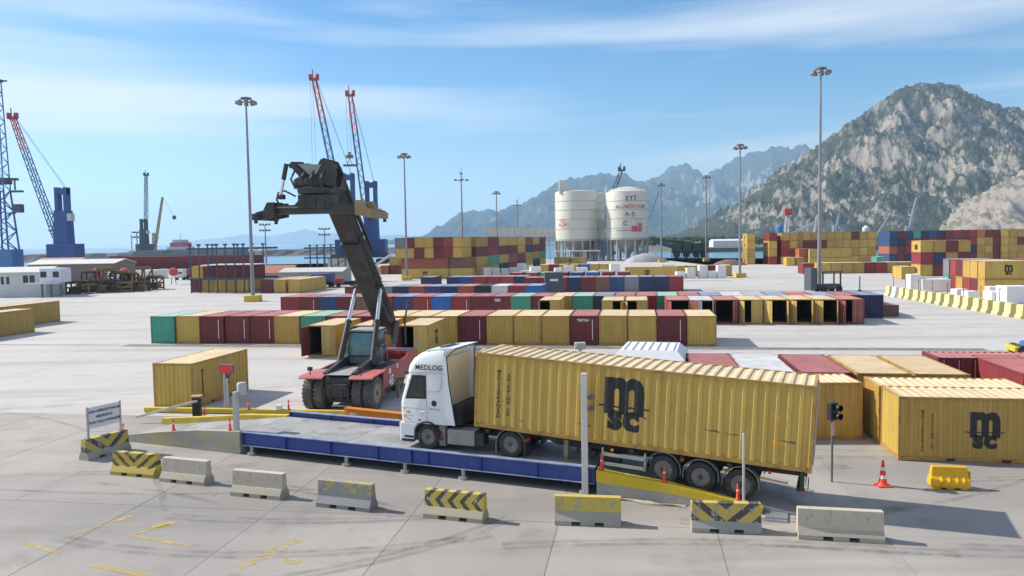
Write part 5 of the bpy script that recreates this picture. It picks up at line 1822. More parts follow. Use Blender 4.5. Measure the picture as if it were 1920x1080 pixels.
# sign on two posts over the first barrier
sg = thing('information_sign', 'white board with black lettering on two posts above the chevron barrier', 'sign', (-18.2, 34.3, Z0 + 0.88), 1.12)
M_SIGN = mat('sign_white', (0.70, 0.71, 0.74), 0.5, var=0.04)
MB().bb(-0.80, 0.80, -0.015, 0.015, 0.42, 1.36).build('board', M_SIGN, sg)
for x in (-0.8, 0.8):
    MB().bb(x - 0.035, x + 0.035, -0.035, 0.035, -0.3, 1.39).build('post', M_STEEL, sg)
for k, ln in enumerate(('SAHA OPERASYONLARI', 'NEDENİYLE', 'YAYA YOLU KAPALIDIR')):
    put('lettering', text_mesh(ln, 0.165, M_LOGO, 0.006, 0.92), sg, (0, -0.02, 1.14 - 0.24 * k), (pi / 2, 0, 0))

# water-filled plastic barrier
M_PLAS = mat('plastic_yellow', (0.76, 0.42, 0.008), 0.4, var=0.05)
b = MB()
b.loft([[Vector((sx * hx, sy * hy, z)) for sx, sy in ((-1, -1), (1, -1), (1, 1), (-1, 1))] for hx, hy, z in ((0.64, 0.26, 0.06), (0.66, 0.27, 0.16), (0.66, 0.22, 0.34), (0.63, 0.12, 0.46), (0.60, 0.10, 0.76), (0.59, 0.09, 0.80))])
for x in (-0.45, 0.0, 0.45):
    b.bb(x - 0.13, x + 0.13, -0.25, 0.25, 0.0, 0.06)
for x in (-0.30, -0.05, 0.22, 0.45):
    b.prism([(-0.285, 0.12), (-0.30, 0.32), (-0.14, 0.47), (-0.12, 0.3)], x - 0.05, x + 0.05, 'yz')
b.bb(0.66, 0.72, -0.08, 0.08, 0.2, 0.62)
o = tag(b.build('plastic_barrier', M_PLAS, bevel=0.025), 'bright yellow plastic road barrier near the right edge', 'barrier')
o.location, o.rotation_euler = (15.72, 27.85, Z0), (0, 0, -0.18)

# cones and flexible posts
M_CONE = mat('cone_orange', (0.80, 0.07, 0.02), 0.45, var=0.08)
M_CWH = mat('cone_white', (0.78, 0.77, 0.75), 0.45, var=0.06)
cn = thing('traffic_cone', 'tall orange cone with white bands right of the truck', 'cone', (13.5, 28.2, Z0))
MB().prism([(-0.25, -0.25), (0.25, -0.25), (0.25, 0.25), (-0.25, 0.25)], 0, 0.05, 'xy').build('base', M_CONE, cn, bevel=0.015)
r_ = lambda z: 0.155 - 0.118 * (z - 0.05) / 0.90
MB().lathe([(0.20, 0.05), (r_(0.07), 0.10), (r_(0.28), 0.28)], (0, 0, 0), 'z', 20, False).build('body', M_CONE, cn, smooth=50)
for z0, z1, m_, nm in ((0.28, 0.40, M_CWH, 'band'), (0.40, 0.58, M_CONE, 'body'), (0.58, 0.70, M_CWH, 'band')):
    MB().lathe([(r_(z0), z0), (r_(z1), z1)], (0, 0, 0), 'z', 20, False).build(nm, m_, cn, smooth=50)
MB().lathe([(r_(0.70), 0.70), (r_(0.93), 0.93), (0.02, 0.95)], (0, 0, 0), 'z', 20).build('body', M_CONE, cn, smooth=50)
fp = thing('delineator_post', '', 'delineator', (0, 0, 0), 0, 'orange flexible posts along the ramps')
MB().lathe([(0.10, 0), (0.10, 0.03), (0.065, 0.06), (0.045, 0.30)], (0, 0, 0), 'z', 12).build('body', M_CONE, fp, smooth=50)
MB().lathe([(0.045, 0.30), (0.040, 0.36)], (0, 0, 0), 'z', 12, False).build('band', M_CWH, fp, smooth=50)
MB().lathe([(0.040, 0.36), (0.032, 0.52), (0.015, 0.55)], (0, 0, 0), 'z', 12).build('body', M_CONE, fp, smooth=50)
posts = [(*W(-4.1, 0.0), 0.72 + Z0, 'orange flexible post on the left ramp wall, middle one'), (*W(-0.75, 0.0), 1.0 + Z0, 'orange flexible post on the left ramp wall by the grey post'),
         (*W(-7.3, 0.0), 0.26 + Z0, 'orange flexible post at the low end of the left ramp wall'),
         (*W(16.35, 0.0), 0.93 + Z0, 'orange flexible post at the high end of the yellow wall by the white post'), (*W(18.62, 0.0), 0.73 + Z0, 'orange flexible post on the yellow wall before the first trailer wheel'),
         (*W(21.1, 0.0), 0.37 + Z0, 'orange flexible post on the yellow wall before the last trailer wheel'),
         (-14.45, 42.1, 0, 0, 'orange flexible post on the far yellow kerb below the lone container'), (-12.2, 41.85, 0, 0, 'orange flexible post on the far yellow kerb near the stacker tyres'),
         (-16.5, 41.2, 0, 0, 'orange flexible post right of the barrier gate housing')]
for i, pz in enumerate(posts):
    x, y = pz[0], pz[1]
    z = pz[3] if pz[3] else 0.26 + Z0
    if i == 8:
        z = Z0 + 0.2
    if i == 0:
        fp.location, fp['label'] = (x, y, z), pz[4]
    else:
        copy_tree(fp, (x, y, z), 0, pz[4])

# posts, gate, display, lights
M_GALV = mat('galvanised', (0.50, 0.50, 0.49), 0.5, 0.25, var=0.12, scale=2, stain=(0.32, 0.31, 0.29), stain_amt=0.35)
pw = thing('white_post', 'tall pale square post with two small lamps in front of the trailer', 'post', (2.53, 27.75, Z0), -0.2)
MB().bb(-0.11, 0.11, -0.11, 0.11, 0, 4.42).build('shaft', mat('post_pale', (0.62, 0.61, 0.58), 0.6, var=0.08), pw, bevel=0.01)
for z in (3.55, 3.15):
    b = MB().lathe([(0.10, 0.0), (0.10, 0.14), (0.07, 0.16)], (0.24, 0, z), 'y', 14)
    b.bb(0.11, 0.20, -0.03, 0.03, z - 0.04, z + 0.04)
    b.build('lamp', M_GREY, pw, smooth=40)
gp = thing('grey_post', 'grey post with a camera box at the left end of the weighbridge', 'post', (-12.33, 34.28, Z0), -0.3)
MB().bb(-0.10, 0.10, -0.10, 0.10, 0, 2.72).build('shaft', M_GALV, gp, bevel=0.01)
b = MB().lathe([(0.19, 2.55), (0.21, 2.58), (0.21, 3.05), (0.17, 3.1)], (0.16, 0.25, 0), 'z', 18)
b.build('camera_housing', mat('housing_grey', (0.46, 0.47, 0.48), 0.5), gp, smooth=40)
tp = thing('thin_pole', 'thin bare metal pole standing before the last trailer wheel', 'pole', (*W(21.35, -0.55)[:2], Z0))
MB().cyl((0, 0, 0), (0, 0, 2.75), 0.045, n=10).build('shaft', M_GALV, tp, smooth=40)
MB().lathe([(0.05, 2.75), (0.03, 2.79)], (0, 0, 0), 'z', 10).build('cap', M_GALV, tp)
dp = thing('display_post', 'post with a red number display board before the lone yellow container', 'display', (-15.9, 42.7, Z0), -0.2)
MB().bb(-0.09, 0.0, -0.05, 0.05, 0, 2.35).build('post', M_GALV, dp)
MB().bb(0.06, 0.15, -0.05, 0.05, 0, 1.9).build('post', M_GALV, dp)
MB().bb(-0.30, 0.55, -0.10, 0.10, 2.18, 2.66).build('cabinet', mat('display_grey', (0.16, 0.16, 0.17), 0.5), dp)
MB().bb(-0.24, 0.49, -0.108, -0.102, 2.24, 2.60).build('screen', mat('screen_red', (0.55, 0.02, 0.03), 0.25, emit=0.25), dp)
gt = thing('barrier_gate', 'black barrier gate housing with its white arm resting low', 'barrier gate', (-16.95, 41.35, Z0), 0.1)
MB().bb(-0.2, 0.2, -0.2, 0.2, 0, 1.15).build('housing', M_BLK, gt, bevel=0.02)
MB().bb(-0.26, 0.26, -0.26, 0.26, 1.15, 1.22).build('cap', mat('gate_cap', (0.55, 0.30, 0.12), 0.6), gt)
MB().beam((0.1, -0.25, 0.98), (-2.9, -0.75, 0.32), 0.07, 0.12).build('arm', mat('arm_white', (0.62, 0.58, 0.52), 0.6, stain=(0.4, 0.1, 0.05), stain_amt=0.3), gt)
tl2 = thing('traffic_light', 'two-lamp traffic light on a dark pole behind the trailer', 'traffic light', (11.85, 28.75, Z0), 0.35)
MB().cyl((0, 0, 0), (0, 0, 2.6), 0.045, n=10).build('pole', M_GREY, tl2, smooth=40)
MB().bb(-0.16, 0.16, -0.12, 0.12, 2.35, 3.0).build('lamp_housing', M_BLK, tl2, bevel=0.02)
for z in (2.52, 2.83):
    b = MB().lathe([(0.11, 0), (0.12, -0.22)], (0.08, -0.12, z), 'y', 14, False)
    b.lathe([(0.10, -0.01), (0.001, -0.02)], (0.08, -0.12, z), 'y', 14)
    e = b.build('lamp_visor', M_BLK, tl2, smooth=40)
MB().bb(-0.06, 0.06, -0.052, -0.046, 1.75, 2.3).build('warning_strip', mat('strip_pink', (0.6, 0.35, 0.33), 0.6), tl2)
fl = thing('floodlight', 'small grey floodlight head on a pole behind the truck box', 'floodlight', (3.5, 40.5, Z0))
MB().cyl((0, 0, 0), (0, 0, 3.5), 0.06, n=10).build('pole', M_GALV, fl, smooth=40)
b = MB().bb(-0.28, 0.28, -0.2, 0.2, 3.5, 3.85)
b.lathe([(0.2, -0.2), (0.22, -0.28)], (0, 0, 3.66), 'y', 14)
b.build('lamp_head', M_GALV, fl, bevel=0.03)
MB().bb(-0.2, 0.2, -0.2, 0.2, 0, 0.03).build('base_plate', M_GALV, fl)
# kerb-side white block and small blue box
o = MB().bb(-0.14, 0.14, -0.12, 0.12, 0, 0.25).build('marker_block', M_CWH)
o.location = (-12.75, 42.0, Z0 + 0.25)
tag(o, 'small white block beside a flexible post on the far kerb', 'block')

# white ribbed cabin roof behind the truck
wc = thing('white_cabin', 'white cabin with ribbed sloping roof behind the truck box', 'cabin', (8.0, 44.9, Z0), ROWYAW - 0.1)
M_WHT = mat('cabin_white', (0.72, 0.73, 0.75), 0.5, var=0.04)
MB().bb(-1.9, 1.9, -2.1, 2.1, 0, 2.3).build('walls', M_WHT, wc)
b = MB().loft([[Vector((sx * hx, sy * hy + dy, z)) for sx, sy in ((-1, -1), (1, -1), (1, 1), (-1, 1))] for hx, hy, dy, z in ((2.0, 2.2, 0, 2.3), (2.0, 2.2, 0, 2.5), (1.55, 1.75, 0.0, 3.0))])
rf = b.build('roof', M_WHT, wc)
b = MB()
for k in range(7):
    x = -1.35 + k * 0.45
    b.bb(x - 0.03, x + 0.03, -1.7, 1.7, 3.0, 3.04)
b.build('roof_rib', mat('rib_grey', (0.4, 0.41, 0.43), 0.6), rf)

# painted markings on the slabs
mp_ = bpy.data.materials.new('worn_road_paint')
mp_.use_nodes = True
n_, l_ = mp_.node_tree.nodes, mp_.node_tree.links
bs = n_['Principled BSDF']
bs.inputs['Base Color'].default_value = (0.55, 0.42, 0.12, 1)
bs.inputs['Roughness'].default_value = 0.8
gg_ = n_.new('ShaderNodeNewGeometry')
nz_ = n_.new('ShaderNodeTexNoise')
nz_.inputs['Scale'].default_value = 3.5
nz_.inputs['Detail'].default_value = 8
nz_.inputs['Roughness'].default_value = 0.7
l_.new(gg_.outputs['Position'], nz_.inputs['Vector'])
mr_ = n_.new('ShaderNodeMapRange')
mr_.inputs['From Min'].default_value = 0.36
mr_.inputs['From Max'].default_value = 0.66
mr_.inputs['To Min'].default_value = 0.9
mr_.inputs['To Max'].default_value = 0.10
l_.new(nz_.outputs['Fac'], mr_.inputs['Value'])
l_.new(mr_.outputs['Result'], bs.inputs['Alpha'])
ZP = Z0 + 0.006


def paint(name, polys):
    b = MB()
    for pl in polys:
        b.add([(x, y, ZP) for x, y in pl], [tuple(range(len(pl)))])
    return b.build(name, mp_, ground)


def pline(p, q, w):
    P, Q = Vector((*p, 0)), Vector((*q, 0))
    s = (Q - P).cross(Vector((0, 0, 1))).normalized() * w / 2
    return [(P - s)[:2], (Q - s)[:2], (Q + s)[:2], (P + s)[:2]]


paint('painted_arrow', [pline((-12.35, 24.45), (-10.0, 23.45), 0.16), pline((-12.3, 24.5), (-11.45, 25.4), 0.14), [(-12.0, 25.0), (-11.9, 25.62), (-11.25, 25.65), (-11.45, 25.1)]])
paint('painted_line', [pline((-12.3, 22.15), (-10.3, 21.35), 0.2)])
paint('painted_line', [pline((-14.3, 24.6), (-13.75, 25.35), 0.16)])
paint('painted_line', [pline((-13.6, 25.6), (-13.1, 26.3), 0.22)])
paint('painted_line', [pline((-15.5, 24.0), (-13.8, 23.1), 0.14)])
# rubber marks left by turning lorries
mk = bpy.data.materials.new('rubber_marks')
mk.use_nodes = True
n_, l_ = mk.node_tree.nodes, mk.node_tree.links
bs = n_['Principled BSDF']
bs.inputs['Base Color'].default_value = (0.07, 0.066, 0.062, 1)
bs.inputs['Roughness'].default_value = 0.85
gg_ = n_.new('ShaderNodeNewGeometry')
nz_ = n_.new('ShaderNodeTexNoise')
nz_.inputs['Scale'].default_value = 0.9
nz_.inputs['Detail'].default_value = 8
nz_.inputs['Roughness'].default_value = 0.75
l_.new(gg_.outputs['Position'], nz_.inputs['Vector'])
mr_ = n_.new('ShaderNodeMapRange')
mr_.inputs['From Min'].default_value = 0.40
mr_.inputs['From Max'].default_value = 0.72
mr_.inputs['To Min'].default_value = 0.0
mr_.inputs['To Max'].default_value = 0.32
l_.new(nz_.outputs['Fac'], mr_.inputs['Value'])
l_.new(mr_.outputs['Result'], bs.inputs['Alpha'])
rk = random.Random(17)
for k in range(60):
    far = k >= 20
    x0, y0 = (rk.uniform(-22, 18), rk.uniform(19, 33)) if not far else (rk.uniform(-50, 45), rk.uniform(40, 64) if k % 2 else rk.uniform(68, 125))
    a0 = rk.uniform(-0.45, 0.15)
    R0 = rk.choice((-1, 1)) * rk.uniform(14, 70)
    Ln = rk.uniform(5, 16) * (1.6 if far else 1)
    for off in ((0.0, 0.34) if k % 3 else (0.0,)):
        b = MB()
        vs = []
        for i in range(17):
            s_ = Ln * i / 16
            th = a0 + s_ / R0
            cx = x0 + R0 * (sin(th) - sin(a0))
            cy = y0 - R0 * (cos(th) - cos(a0))
            nx, ny = -sin(th), cos(th)
            for w in (-0.12, 0.12):
                vs.append((cx + nx * (off + w), cy + ny * (off + w), ZP + 0.001 + 0.0006 * (k % 5)))
        b.add(vs, [(2 * i, 2 * i + 2, 2 * i + 3, 2 * i + 1) for i in range(16)])
        b.build('tyre_mark', mk, ground)
o = put('painted_lettering', text_mesh('KANTAR', 0.62, mp_, 0.02, 1.0), ground, (-7.35, 22.85, ZP), (0, 0, 1.08))
o = put('painted_lettering', text_mesh('6', 0.9, mp_, 0.03, 1.0), ground, (-6.55, 22.2, ZP), (0, 0, 1.08))

# yellow blocks and posts along the right-hand marble yard
M_YB = mat('block_yellow', (0.66, 0.56, 0.26), 0.7, var=0.12, stain=(0.6, 0.55, 0.4), stain_amt=0.3, rand=0.08)
blk = MB().prism([(-0.6, 0), (0.6, 0), (0.6, 0.25), (0.42, 0.5), (0.36, 1.5), (-0.36, 1.5), (-0.42, 0.5), (-0.6, 0.25)], -0.58, 0.58).mesh('yellow_block', M_YB)
blkw = MB().prism([(-0.6, 0), (0.6, 0), (0.6, 0.25), (0.42, 0.5), (0.36, 1.5), (-0.36, 1.5), (-0.42, 0.5), (-0.6, 0.25)], -0.58, 0.58).mesh('yellow_block', M_CWH)
NB = 16
for i in range(NB):
    t_ = i / (NB - 1)
    x, y = 57.0 - 2.2 * t_, 117.5 - 34.0 * t_
    o = put('yellow_block', blkw if i == 1 else blk, None, (x + random.uniform(-.1, .1), y, 0), (0, 0, 0.02 + random.uniform(-0.06, 0.06)), bevel=0.03)
    tag(o, f'{"white" if i == 1 else "yellow"} concrete block, {ORD[i]} from the far end of the line before the marble yard', 'block', 'yellow blocks along the marble yard')
fpst = MB().cyl((0, 0, 0), (0, 0, 2.6), 0.05, n=6)
fpst.bb(-0.05, 0.05, -0.15, 0.15, 2.5, 2.6)
fme = fpst.mesh('fence_post', M_GREY)
for i in range(8):
    o = put('fence_post', fme, None, (59.2 - 1.0 * i / 7, 121 - 28 * i / 7, 0))
    tag(o, f'thin dark fence post, {ORD[i]} from the far end behind the yellow blocks', 'post', 'fence posts behind the yellow blocks')

# marble blocks
M_MARB = mat('marble_white', (0.74, 0.72, 0.69), 0.7, var=0.08, scale=0.6, stain=(0.55, 0.50, 0.45), stain_amt=0.3, stain_scale=0.7, rand=0.08)
rm = random.Random(3)


def marble(x, y, z, sx, sy, sz, rz, label, group):
    b = MB()
    vs = [Vector((i * sx / 2 + rm.uniform(-.06, .06), j * sy / 2 + rm.uniform(-.06, .06), k * sz + rm.uniform(-.04, .04) * k)) for k in (0, 1) for j in (-1, 1) for i in (-1, 1)]
    b.add(vs, [(0, 2, 3, 1), (4, 5, 7, 6), (0, 1, 5, 4), (2, 6, 7, 3), (0, 4, 6, 2), (1, 3, 7, 5)])
    o = b.build('marble_block', M_MARB, bevel=0.05)
    o.location, o.rotation_euler = (x, y, z), (0, 0, rz)
    tag(o, label, 'marble block', group)


g1 = 'white marble blocks in the right-hand yard'
for i, (x, y, sx, sy, sz, d) in enumerate(((65.6, 127.5, 1.5, 3.0, 2.7, 'tall narrow'), (68.2, 125.5, 4.4, 2.4, 2.0, 'broad'), (64.2, 112.0, 1.6, 1.6, 1.3, 'small'), (66.6, 106.5, 3.0, 2.0, 1.9, 'nearer broad'), (63.2, 107.5, 1.5, 1.6, 1.3, 'low square'),
                                           (64.6, 104.0, 2.4, 1.8, 1.5, 'leaning'), (65.6, 102.0, 3.2, 2.2, 2.3, 'large rightmost'))):
    marble(x, y, 0, sx, sy, sz, rm.uniform(-.3, .2), f'{d} white marble block behind the line of yellow blocks', g1)
g2 = 'white marble blocks before the silos'
for i in range(9):
    x = 3.5 + i * 2.6 + rm.uniform(-.4, .4)
    marble(x, 190 - i * 0.5, 0, rm.uniform(1.6, 2.6), 1.8, rm.uniform(1.4, 3.4), rm.uniform(-.2, .2), f'white marble block, {ORD[i]} from left in the line left of the long yellow box', g2)
for i, (x, sz) in enumerate(((38.6, 1.5), (40.9, 2.4), (43.6, 2.9), (45.6, 1.6), (47.6, 2.9))):
    marble(x, 179.0 - i * 0.3, 0, 1.9, 1.8, sz, rm.uniform(-.2, .2), f'white marble block, {ORD[i]} from left in the short line right of the long yellow box', g2)
g3 = 'white bales below the tall stack'
for i in range(6):
    marble(-6.5 + i * 2.3, 203 + i * 3.5, 0, 2.0, 2.2, rm.uniform(1.6, 3.0), rm.uniform(-.3, .3), f'pale block, {ORD[i]} from left at the foot of the tall stack', g3)

# ------------------------------------------------------------------ light masts
M_MAST = mat('mast_grey', (0.24, 0.25, 0.27), 0.5, 0.3, var=0.08)
M_LHEAD = mat('lamp_head_grey', (0.20, 0.20, 0.21), 0.5, 0.3)


def mast(x, y, hgt, label, kind='ring', r0=0.32, block=True):
    t = thing('light_mast', label, 'light mast', (x, y, 0), 0, 'tall light masts over the yard')
    k = max(1.0, y / 200.0)
    MB().cyl((0, 0, 0), (0, 0, hgt), r0 * k ** 0.5, 0.14 * k ** 0.7, n=12).build('shaft', M_MAST, t, smooth=40)
    b = MB()
    if kind == 'ring':
        b.lathe([(0.25, hgt - 0.3), (0.9, hgt - 0.1), (0.9, hgt + 0.1), (0.2, hgt + 0.25)], (0, 0, 0), 'z', 16)
        for i in range(8):
            a = 2 * pi * i / 8 + 0.3
            c = Vector((1.35 * cos(a), 1.35 * sin(a), hgt - 0.75))
            b.beam((0, 0, hgt - 0.4), c, 0.10)
            b.lathe([(0.08, 0.42), (0.34, 0.25), (0.40, -0.12), (0.3, -0.22)], c, 'z', 10)
    elif kind == 'cross':
        for i in range(4):
            a = pi * i / 2 + 0.2
            c = Vector((1.7 * cos(a), 1.7 * sin(a), hgt - 1.6))
            b.beam((0, 0, hgt - 1.6), c, 0.16)
            b.box(c, (0.7, 0.7, 0.5))
        b.cyl((0, 0, hgt), (0, 0, hgt + 2.2), 0.08, n=6)
        b.box((0, 0, hgt + 0.3), (0.9, 0.9, 0.35))
    else:
        for z in (hgt - 0.4, hgt - 2.6):
            b.beam((-1.9, 0, z), (1.9, 0, z), 0.2)
            for xx in (-1.8, -0.7, 0.7, 1.8):
                b.box((xx, -0.25, z + 0.35), (0.7, 0.6, 0.6))
    b.build('lamp_head', M_LHEAD, t, smooth=40)
    if block:
        MB().bb(-1.15, 1.15, -1.15, 1.15, 0, 1.0).build('footing', M_YELKERB, t, bevel=0.04)
    return t


mast(-42.4, 127.6, 32.8, 'tall light mast on a yellow footing left of the stacker')
mast(-25.5, 190, 30.5, 'slim light mast rising behind the tall container stack, right of the stacker boom')
mast(-14.2, 228, 28.6, 'slim light mast with cross arms rising from the middle of the tall stack', 'cross')
mast(-5.4, 300, 28.0, 'slim light mast second left of the white silos')
mast(3.0, 360, 27.0, 'short light mast with cross arms just left of the white silos', 'cross')
mast(52.3, 179, 30.1, 'light mast on a pale footing before the mountain, nearer the silos')
mast(51.6, 131, 36.8, 'tallest light mast standing before the mountain foot', r0=0.36)
mast(75.5, 303, 33.0, 'faint slim light mast right of the silos')
mast(57.5, 300, 30.0, 'light mast beside the right silo')
mast(-93.5, 298, 17.0, 'light pole with two rows of lamps beside the left mast', 'rack', 0.3)
mast(-70.5, 296, 15.0, 'low faint lamp post left of the stacker boom', 'rack', 0.2, False)
mast(-172, 360, 16.0, 'thin faint pole near the left harbour crane', 'rack', 0.2, False)
mast(-222, 380, 20.0, 'faint pole beside the leftmost harbour crane', 'rack', 0.25, False)

# ------------------------------------------------------------------ silos
M_SILO = mat('silo_white', (0.60, 0.585, 0.51), 0.5, var=0.05, scale=0.15, stain=(0.5, 0.48, 0.42), stain_amt=0.3, stain_scale=0.15, stretch=(1, 1, 0.3))
M_SILOB = mat('silo_band', (0.38, 0.38, 0.36), 0.6)
M_SCONC = mat('silo_concrete', (0.36, 0.36, 0.35), 0.85, var=0.1, scale=0.3)


def silo(x, y, r, z0, z1, dome, label, words=False):
    t = thing('silo', label, 'silo', (x, y, 0), 0, 'white storage silos')
    MB().lathe([(r * 0.2, z0), (r, z0), (r, z1), (r * 0.98, z1 + 0.4)] + ([(r * 0.75, z1 + 1.6), (r * 0.4, z1 + 2.4), (0.3, z1 + 2.8)] if dome else [(r * 0.9, z1 + 0.8), (0.3, z1 + 1.2)]), (0, 0, 0), 'z', 48).build('tank', M_SILO, t, smooth=35)
    b = MB()
    for k in range(1, 5):
        zz = z0 + (z1 - z0) * (k / 5.0) ** 0.9
        b.lathe([(r, zz - 0.12), (r + 0.07, zz - 0.1), (r + 0.07, zz + 0.1), (r, zz + 0.12)], (0, 0, 0), 'z', 48, False)
    b.lathe([(r, z0 - 0.3), (r + 0.2, z0 - 0.3), (r + 0.2, z0 + 0.5), (r, z0 + 0.5)], (0, 0, 0), 'z', 48, False)
    b.build('hoop', M_SILOB, t, smooth=35)
    for k in range(14):
        a = 2 * pi * k / 14
        MB().cyl((r * 0.95 * cos(a), r * 0.95 * sin(a), 0), (r * 0.95 * cos(a), r * 0.95 * sin(a), z0 - 0.3), 0.45, n=8).build('leg', M_SCONC, t, smooth=40)
    MB().lathe([(r * 0.8, z0 - 0.3), (1.0, 2.5), (1.0, 0.5)], (0, 0, 0), 'z', 24, False).build('hopper', M_SCONC, t, smooth=40)
    rl = MB()
    for k in range(24):
        a0, a1 = 2 * pi * k / 24, 2 * pi * (k + 1) / 24
        for zz in (z1 + 1.4,):
            rl.beam((r * cos(a0), r * sin(a0), zz), (r * cos(a1), r * sin(a1), zz), 0.10)
        rl.beam((r * cos(a0), r * sin(a0), z1 + 0.3), (r * cos(a0), r * sin(a0), z1 + 1.4), 0.10)
    rl.build('guard_rail', M_SILOB, t)
    return t


s1 = silo(28.6, 344, 9.2, 9.0, 29.6, False, 'left white silo with a square lift tower on its rim')
MB().bb(-7.6, -4.4, -6.4, -3.2, 29.2, 34.8).build('lift_tower', M_SILO, s1)
MB().bb(-9.35, -9.0, -1.0, -0.4, 9.0, 30.5).build('ladder_cage', M_SILOB, s1)
put('lettering', text_mesh('ETİ\nALÜM', 1.7, mat('silo_red_text', (0.5, 0.12, 0.10), 0.6), 0.05), s1, (-6.4, -7.1, 16.5), (pi / 2, 0, -0.72))
MB().bb(-10, 9, -13.5, -8, 4.2, 4.7).build('canopy', M_SILO, s1)
for xx in (-9.5, -4.5, 0.5, 4.5, 8.5):
    MB().bb(xx - 0.15, xx + 0.15, -13.3, -13.0, 0, 4.2).build('canopy_post', M_SCONC, s1)
silo(35.2, 353, 7.0, 9.0, 29.0, False, 'white silo half hidden behind the left silo')
s2 = silo(49.6, 334, 8.9, 9.2, 28.6, True, 'right white silo with domed roof and company lettering')
m_t = mat('silo_dark_text', (0.16, 0.10, 0.12), 0.6)


def curved_text(txt, size, z, r, parent, m, bold=0.05, a0=-pi / 2 + 0.03):
    me = text_mesh(txt, size, m, bold, 1.25)
    for v in me.vertices:
        a = a0 + v.co.x / r
        zz = v.co.y
        v.co = ((r + 0.10) * cos(a), (r + 0.10) * sin(a), z + zz)
    put('lettering', me, parent)


curved_text('ETİ', 2.5, 25.9, 8.9, s2, m_t)
curved_text('ALÜMİNYUM', 1.9, 22.6, 8.9, s2, mat('silo_red_text', (0.5, 0.12, 0.10)))
curved_text('A.Ş.', 2.2, 19.5, 8.9, s2, m_t)


def curved_patch(parent, name, a0, a1, z0, z1, r, m, n=10):
    vs = [((r) * cos(a0 + (a1 - a0) * k / n), r * sin(a0 + (a1 - a0) * k / n), z) for z in (z0, z1) for k in range(n + 1)]
    MB().add(vs, [(k, k + 1, n + 2 + k, n + 1 + k) for k in range(n)]).build(name, m, parent)


curved_patch(s2, 'banner', -pi / 2 + 0.02, -pi / 2 + 0.60, 12.0, 17.3, 9.06, mat('banner_pale', (0.62, 0.50, 0.52), 0.6, var=0.2, scale=0.6))
curved_patch(s2, 'banner_print', -pi / 2 + 0.04, -pi / 2 + 0.34, 12.2, 14.6, 9.10, mat('banner_red', (0.5, 0.08, 0.10), 0.6, var=0.4, scale=0.8))
curved_patch(s2, 'banner_print', -pi / 2 + 0.36, -pi / 2 + 0.58, 12.2, 15.6, 9.10, mat('banner_brown', (0.34, 0.18, 0.12), 0.6, var=0.4, scale=0.8))
curved_text('C', 2.8, 15.6, 8.95, s2, m_t, 0.02, -pi / 2 - 0.24)
curved_text('eti alüminyum', 0.9, 12.8, 8.95, s2, m_t, 0.02, -pi / 2 - 0.32)
cv = thing('conveyor_gallery', 'long enclosed pale conveyor bridge running into the left silo', 'conveyor', (0, 0, 0))
M_CONV = mat('gallery_cream', (0.52, 0.50, 0.44), 0.7, var=0.1)
MB().beam((-11, 346, 13.7), (20, 346, 12.4), 3.0, 3.3).build('gallery', M_CONV, cv)
for k in range(11):
    x = -10.5 + k * 3.0
    MB().bb(x - 0.09, x + 0.09, 344.38, 344.48, 11.5, 15.2).build('gallery_rib', M_SILOB, cv)
for x in (-9, 4, 16):
    b = MB()
    for dx in (-1.2, 1.2):
        b.beam((x + dx, 346, 0), (x + dx * 0.6, 346, 12), 0.35)
    b.beam((x - 1.1, 346, 3), (x + 0.9, 346, 9), 0.2)
    b.build('trestle', M_SCONC, cv)
cv2 = thing('conveyor_gallery', 'short conveyor link between the two white silos', 'conveyor', (39.3, 345, 0))
MB().bb(-2.6, 2.6, -1.2, 1.2, 14.0, 17.2).build('gallery', M_CONV, cv2)
MB().bb(-2.5, -2.1, -1.25, 1.25, 0, 14.0).build('support', M_SCONC, cv2)
# dark covered conveyor and hopper plant right of the silos
pl = thing('loading_plant', 'dark green and blue loading hoppers with inclined conveyors right of the silos', 'loading plant', (66, 322, 0))
M_PG = mat('plant_green', (0.045, 0.09, 0.07), 0.7, var=0.3, scale=0.3)
M_PB = mat('plant_blue', (0.03, 0.06, 0.20), 0.6, var=0.2)
MB().beam((-6, 0, 7.6), (8, 0, 3.2), 2.0, 1.4).build('conveyor', M_PB, pl)
MB().beam((-8, 4, 9.2), (8, 4, 7.0), 2.4, 0.9).build('conveyor', M_PG, pl)
for i, x in enumerate((2, 6, 10, 13)):
    MB().loft([[Vector((x + sx * h_, sy * h_, z)) for sx, sy in ((-1, -1), (1, -1), (1, 1), (-1, 1))] for h_, z in ((0.6, 1.0), (1.7, 4.0), (1.7, 7.0))]).build('hopper', M_PG, pl)
    for sx in (-1, 1):
        for sy in (-1, 1):
            MB().beam((x + sx * 1.6, sy * 1.6, 0), (x + sx * 1.6, sy * 1.6, 5), 0.25).build('hopper_leg', M_PG, pl)
b = MB()
b.loft([[Vector((0 + k * 9 * cos(a), k * 4 * sin(a) - 14, z)) for a in [2 * pi * i / 14 for i in range(14)]] for k, z in ((1.0, 0), (0.85, 1.2), (0.5, 2.6), (0.15, 3.4))])
o = tag(b.build('stockpile', mat('pile_grey', (0.38, 0.38, 0.40), 0.95, var=0.2, scale=0.5, bump=0.5, bscale=2), smooth=40), 'pale grey bulk stockpile at the foot of the right silo', 'stockpile')
o.location = (53, 322, 0)
for i, (x, y, hx, lb) in enumerate(((72, 258, 6, 'low dark brown stockpile by the quay right of the silos'),)):
    b = MB()
    b.loft([[Vector((k * hx * cos(a), k * 3 * sin(a), z)) for a in [2 * pi * j / 12 for j in range(12)]] for k, z in ((1, 0), (0.7, 1.1), (0.25, 1.9))])
    o = tag(b.build('stockpile', mat('pile_brown', (0.20, 0.13, 0.10), 0.95, var=0.3), smooth=40), lb, 'stockpile')
    o.location = (x, y, 0)

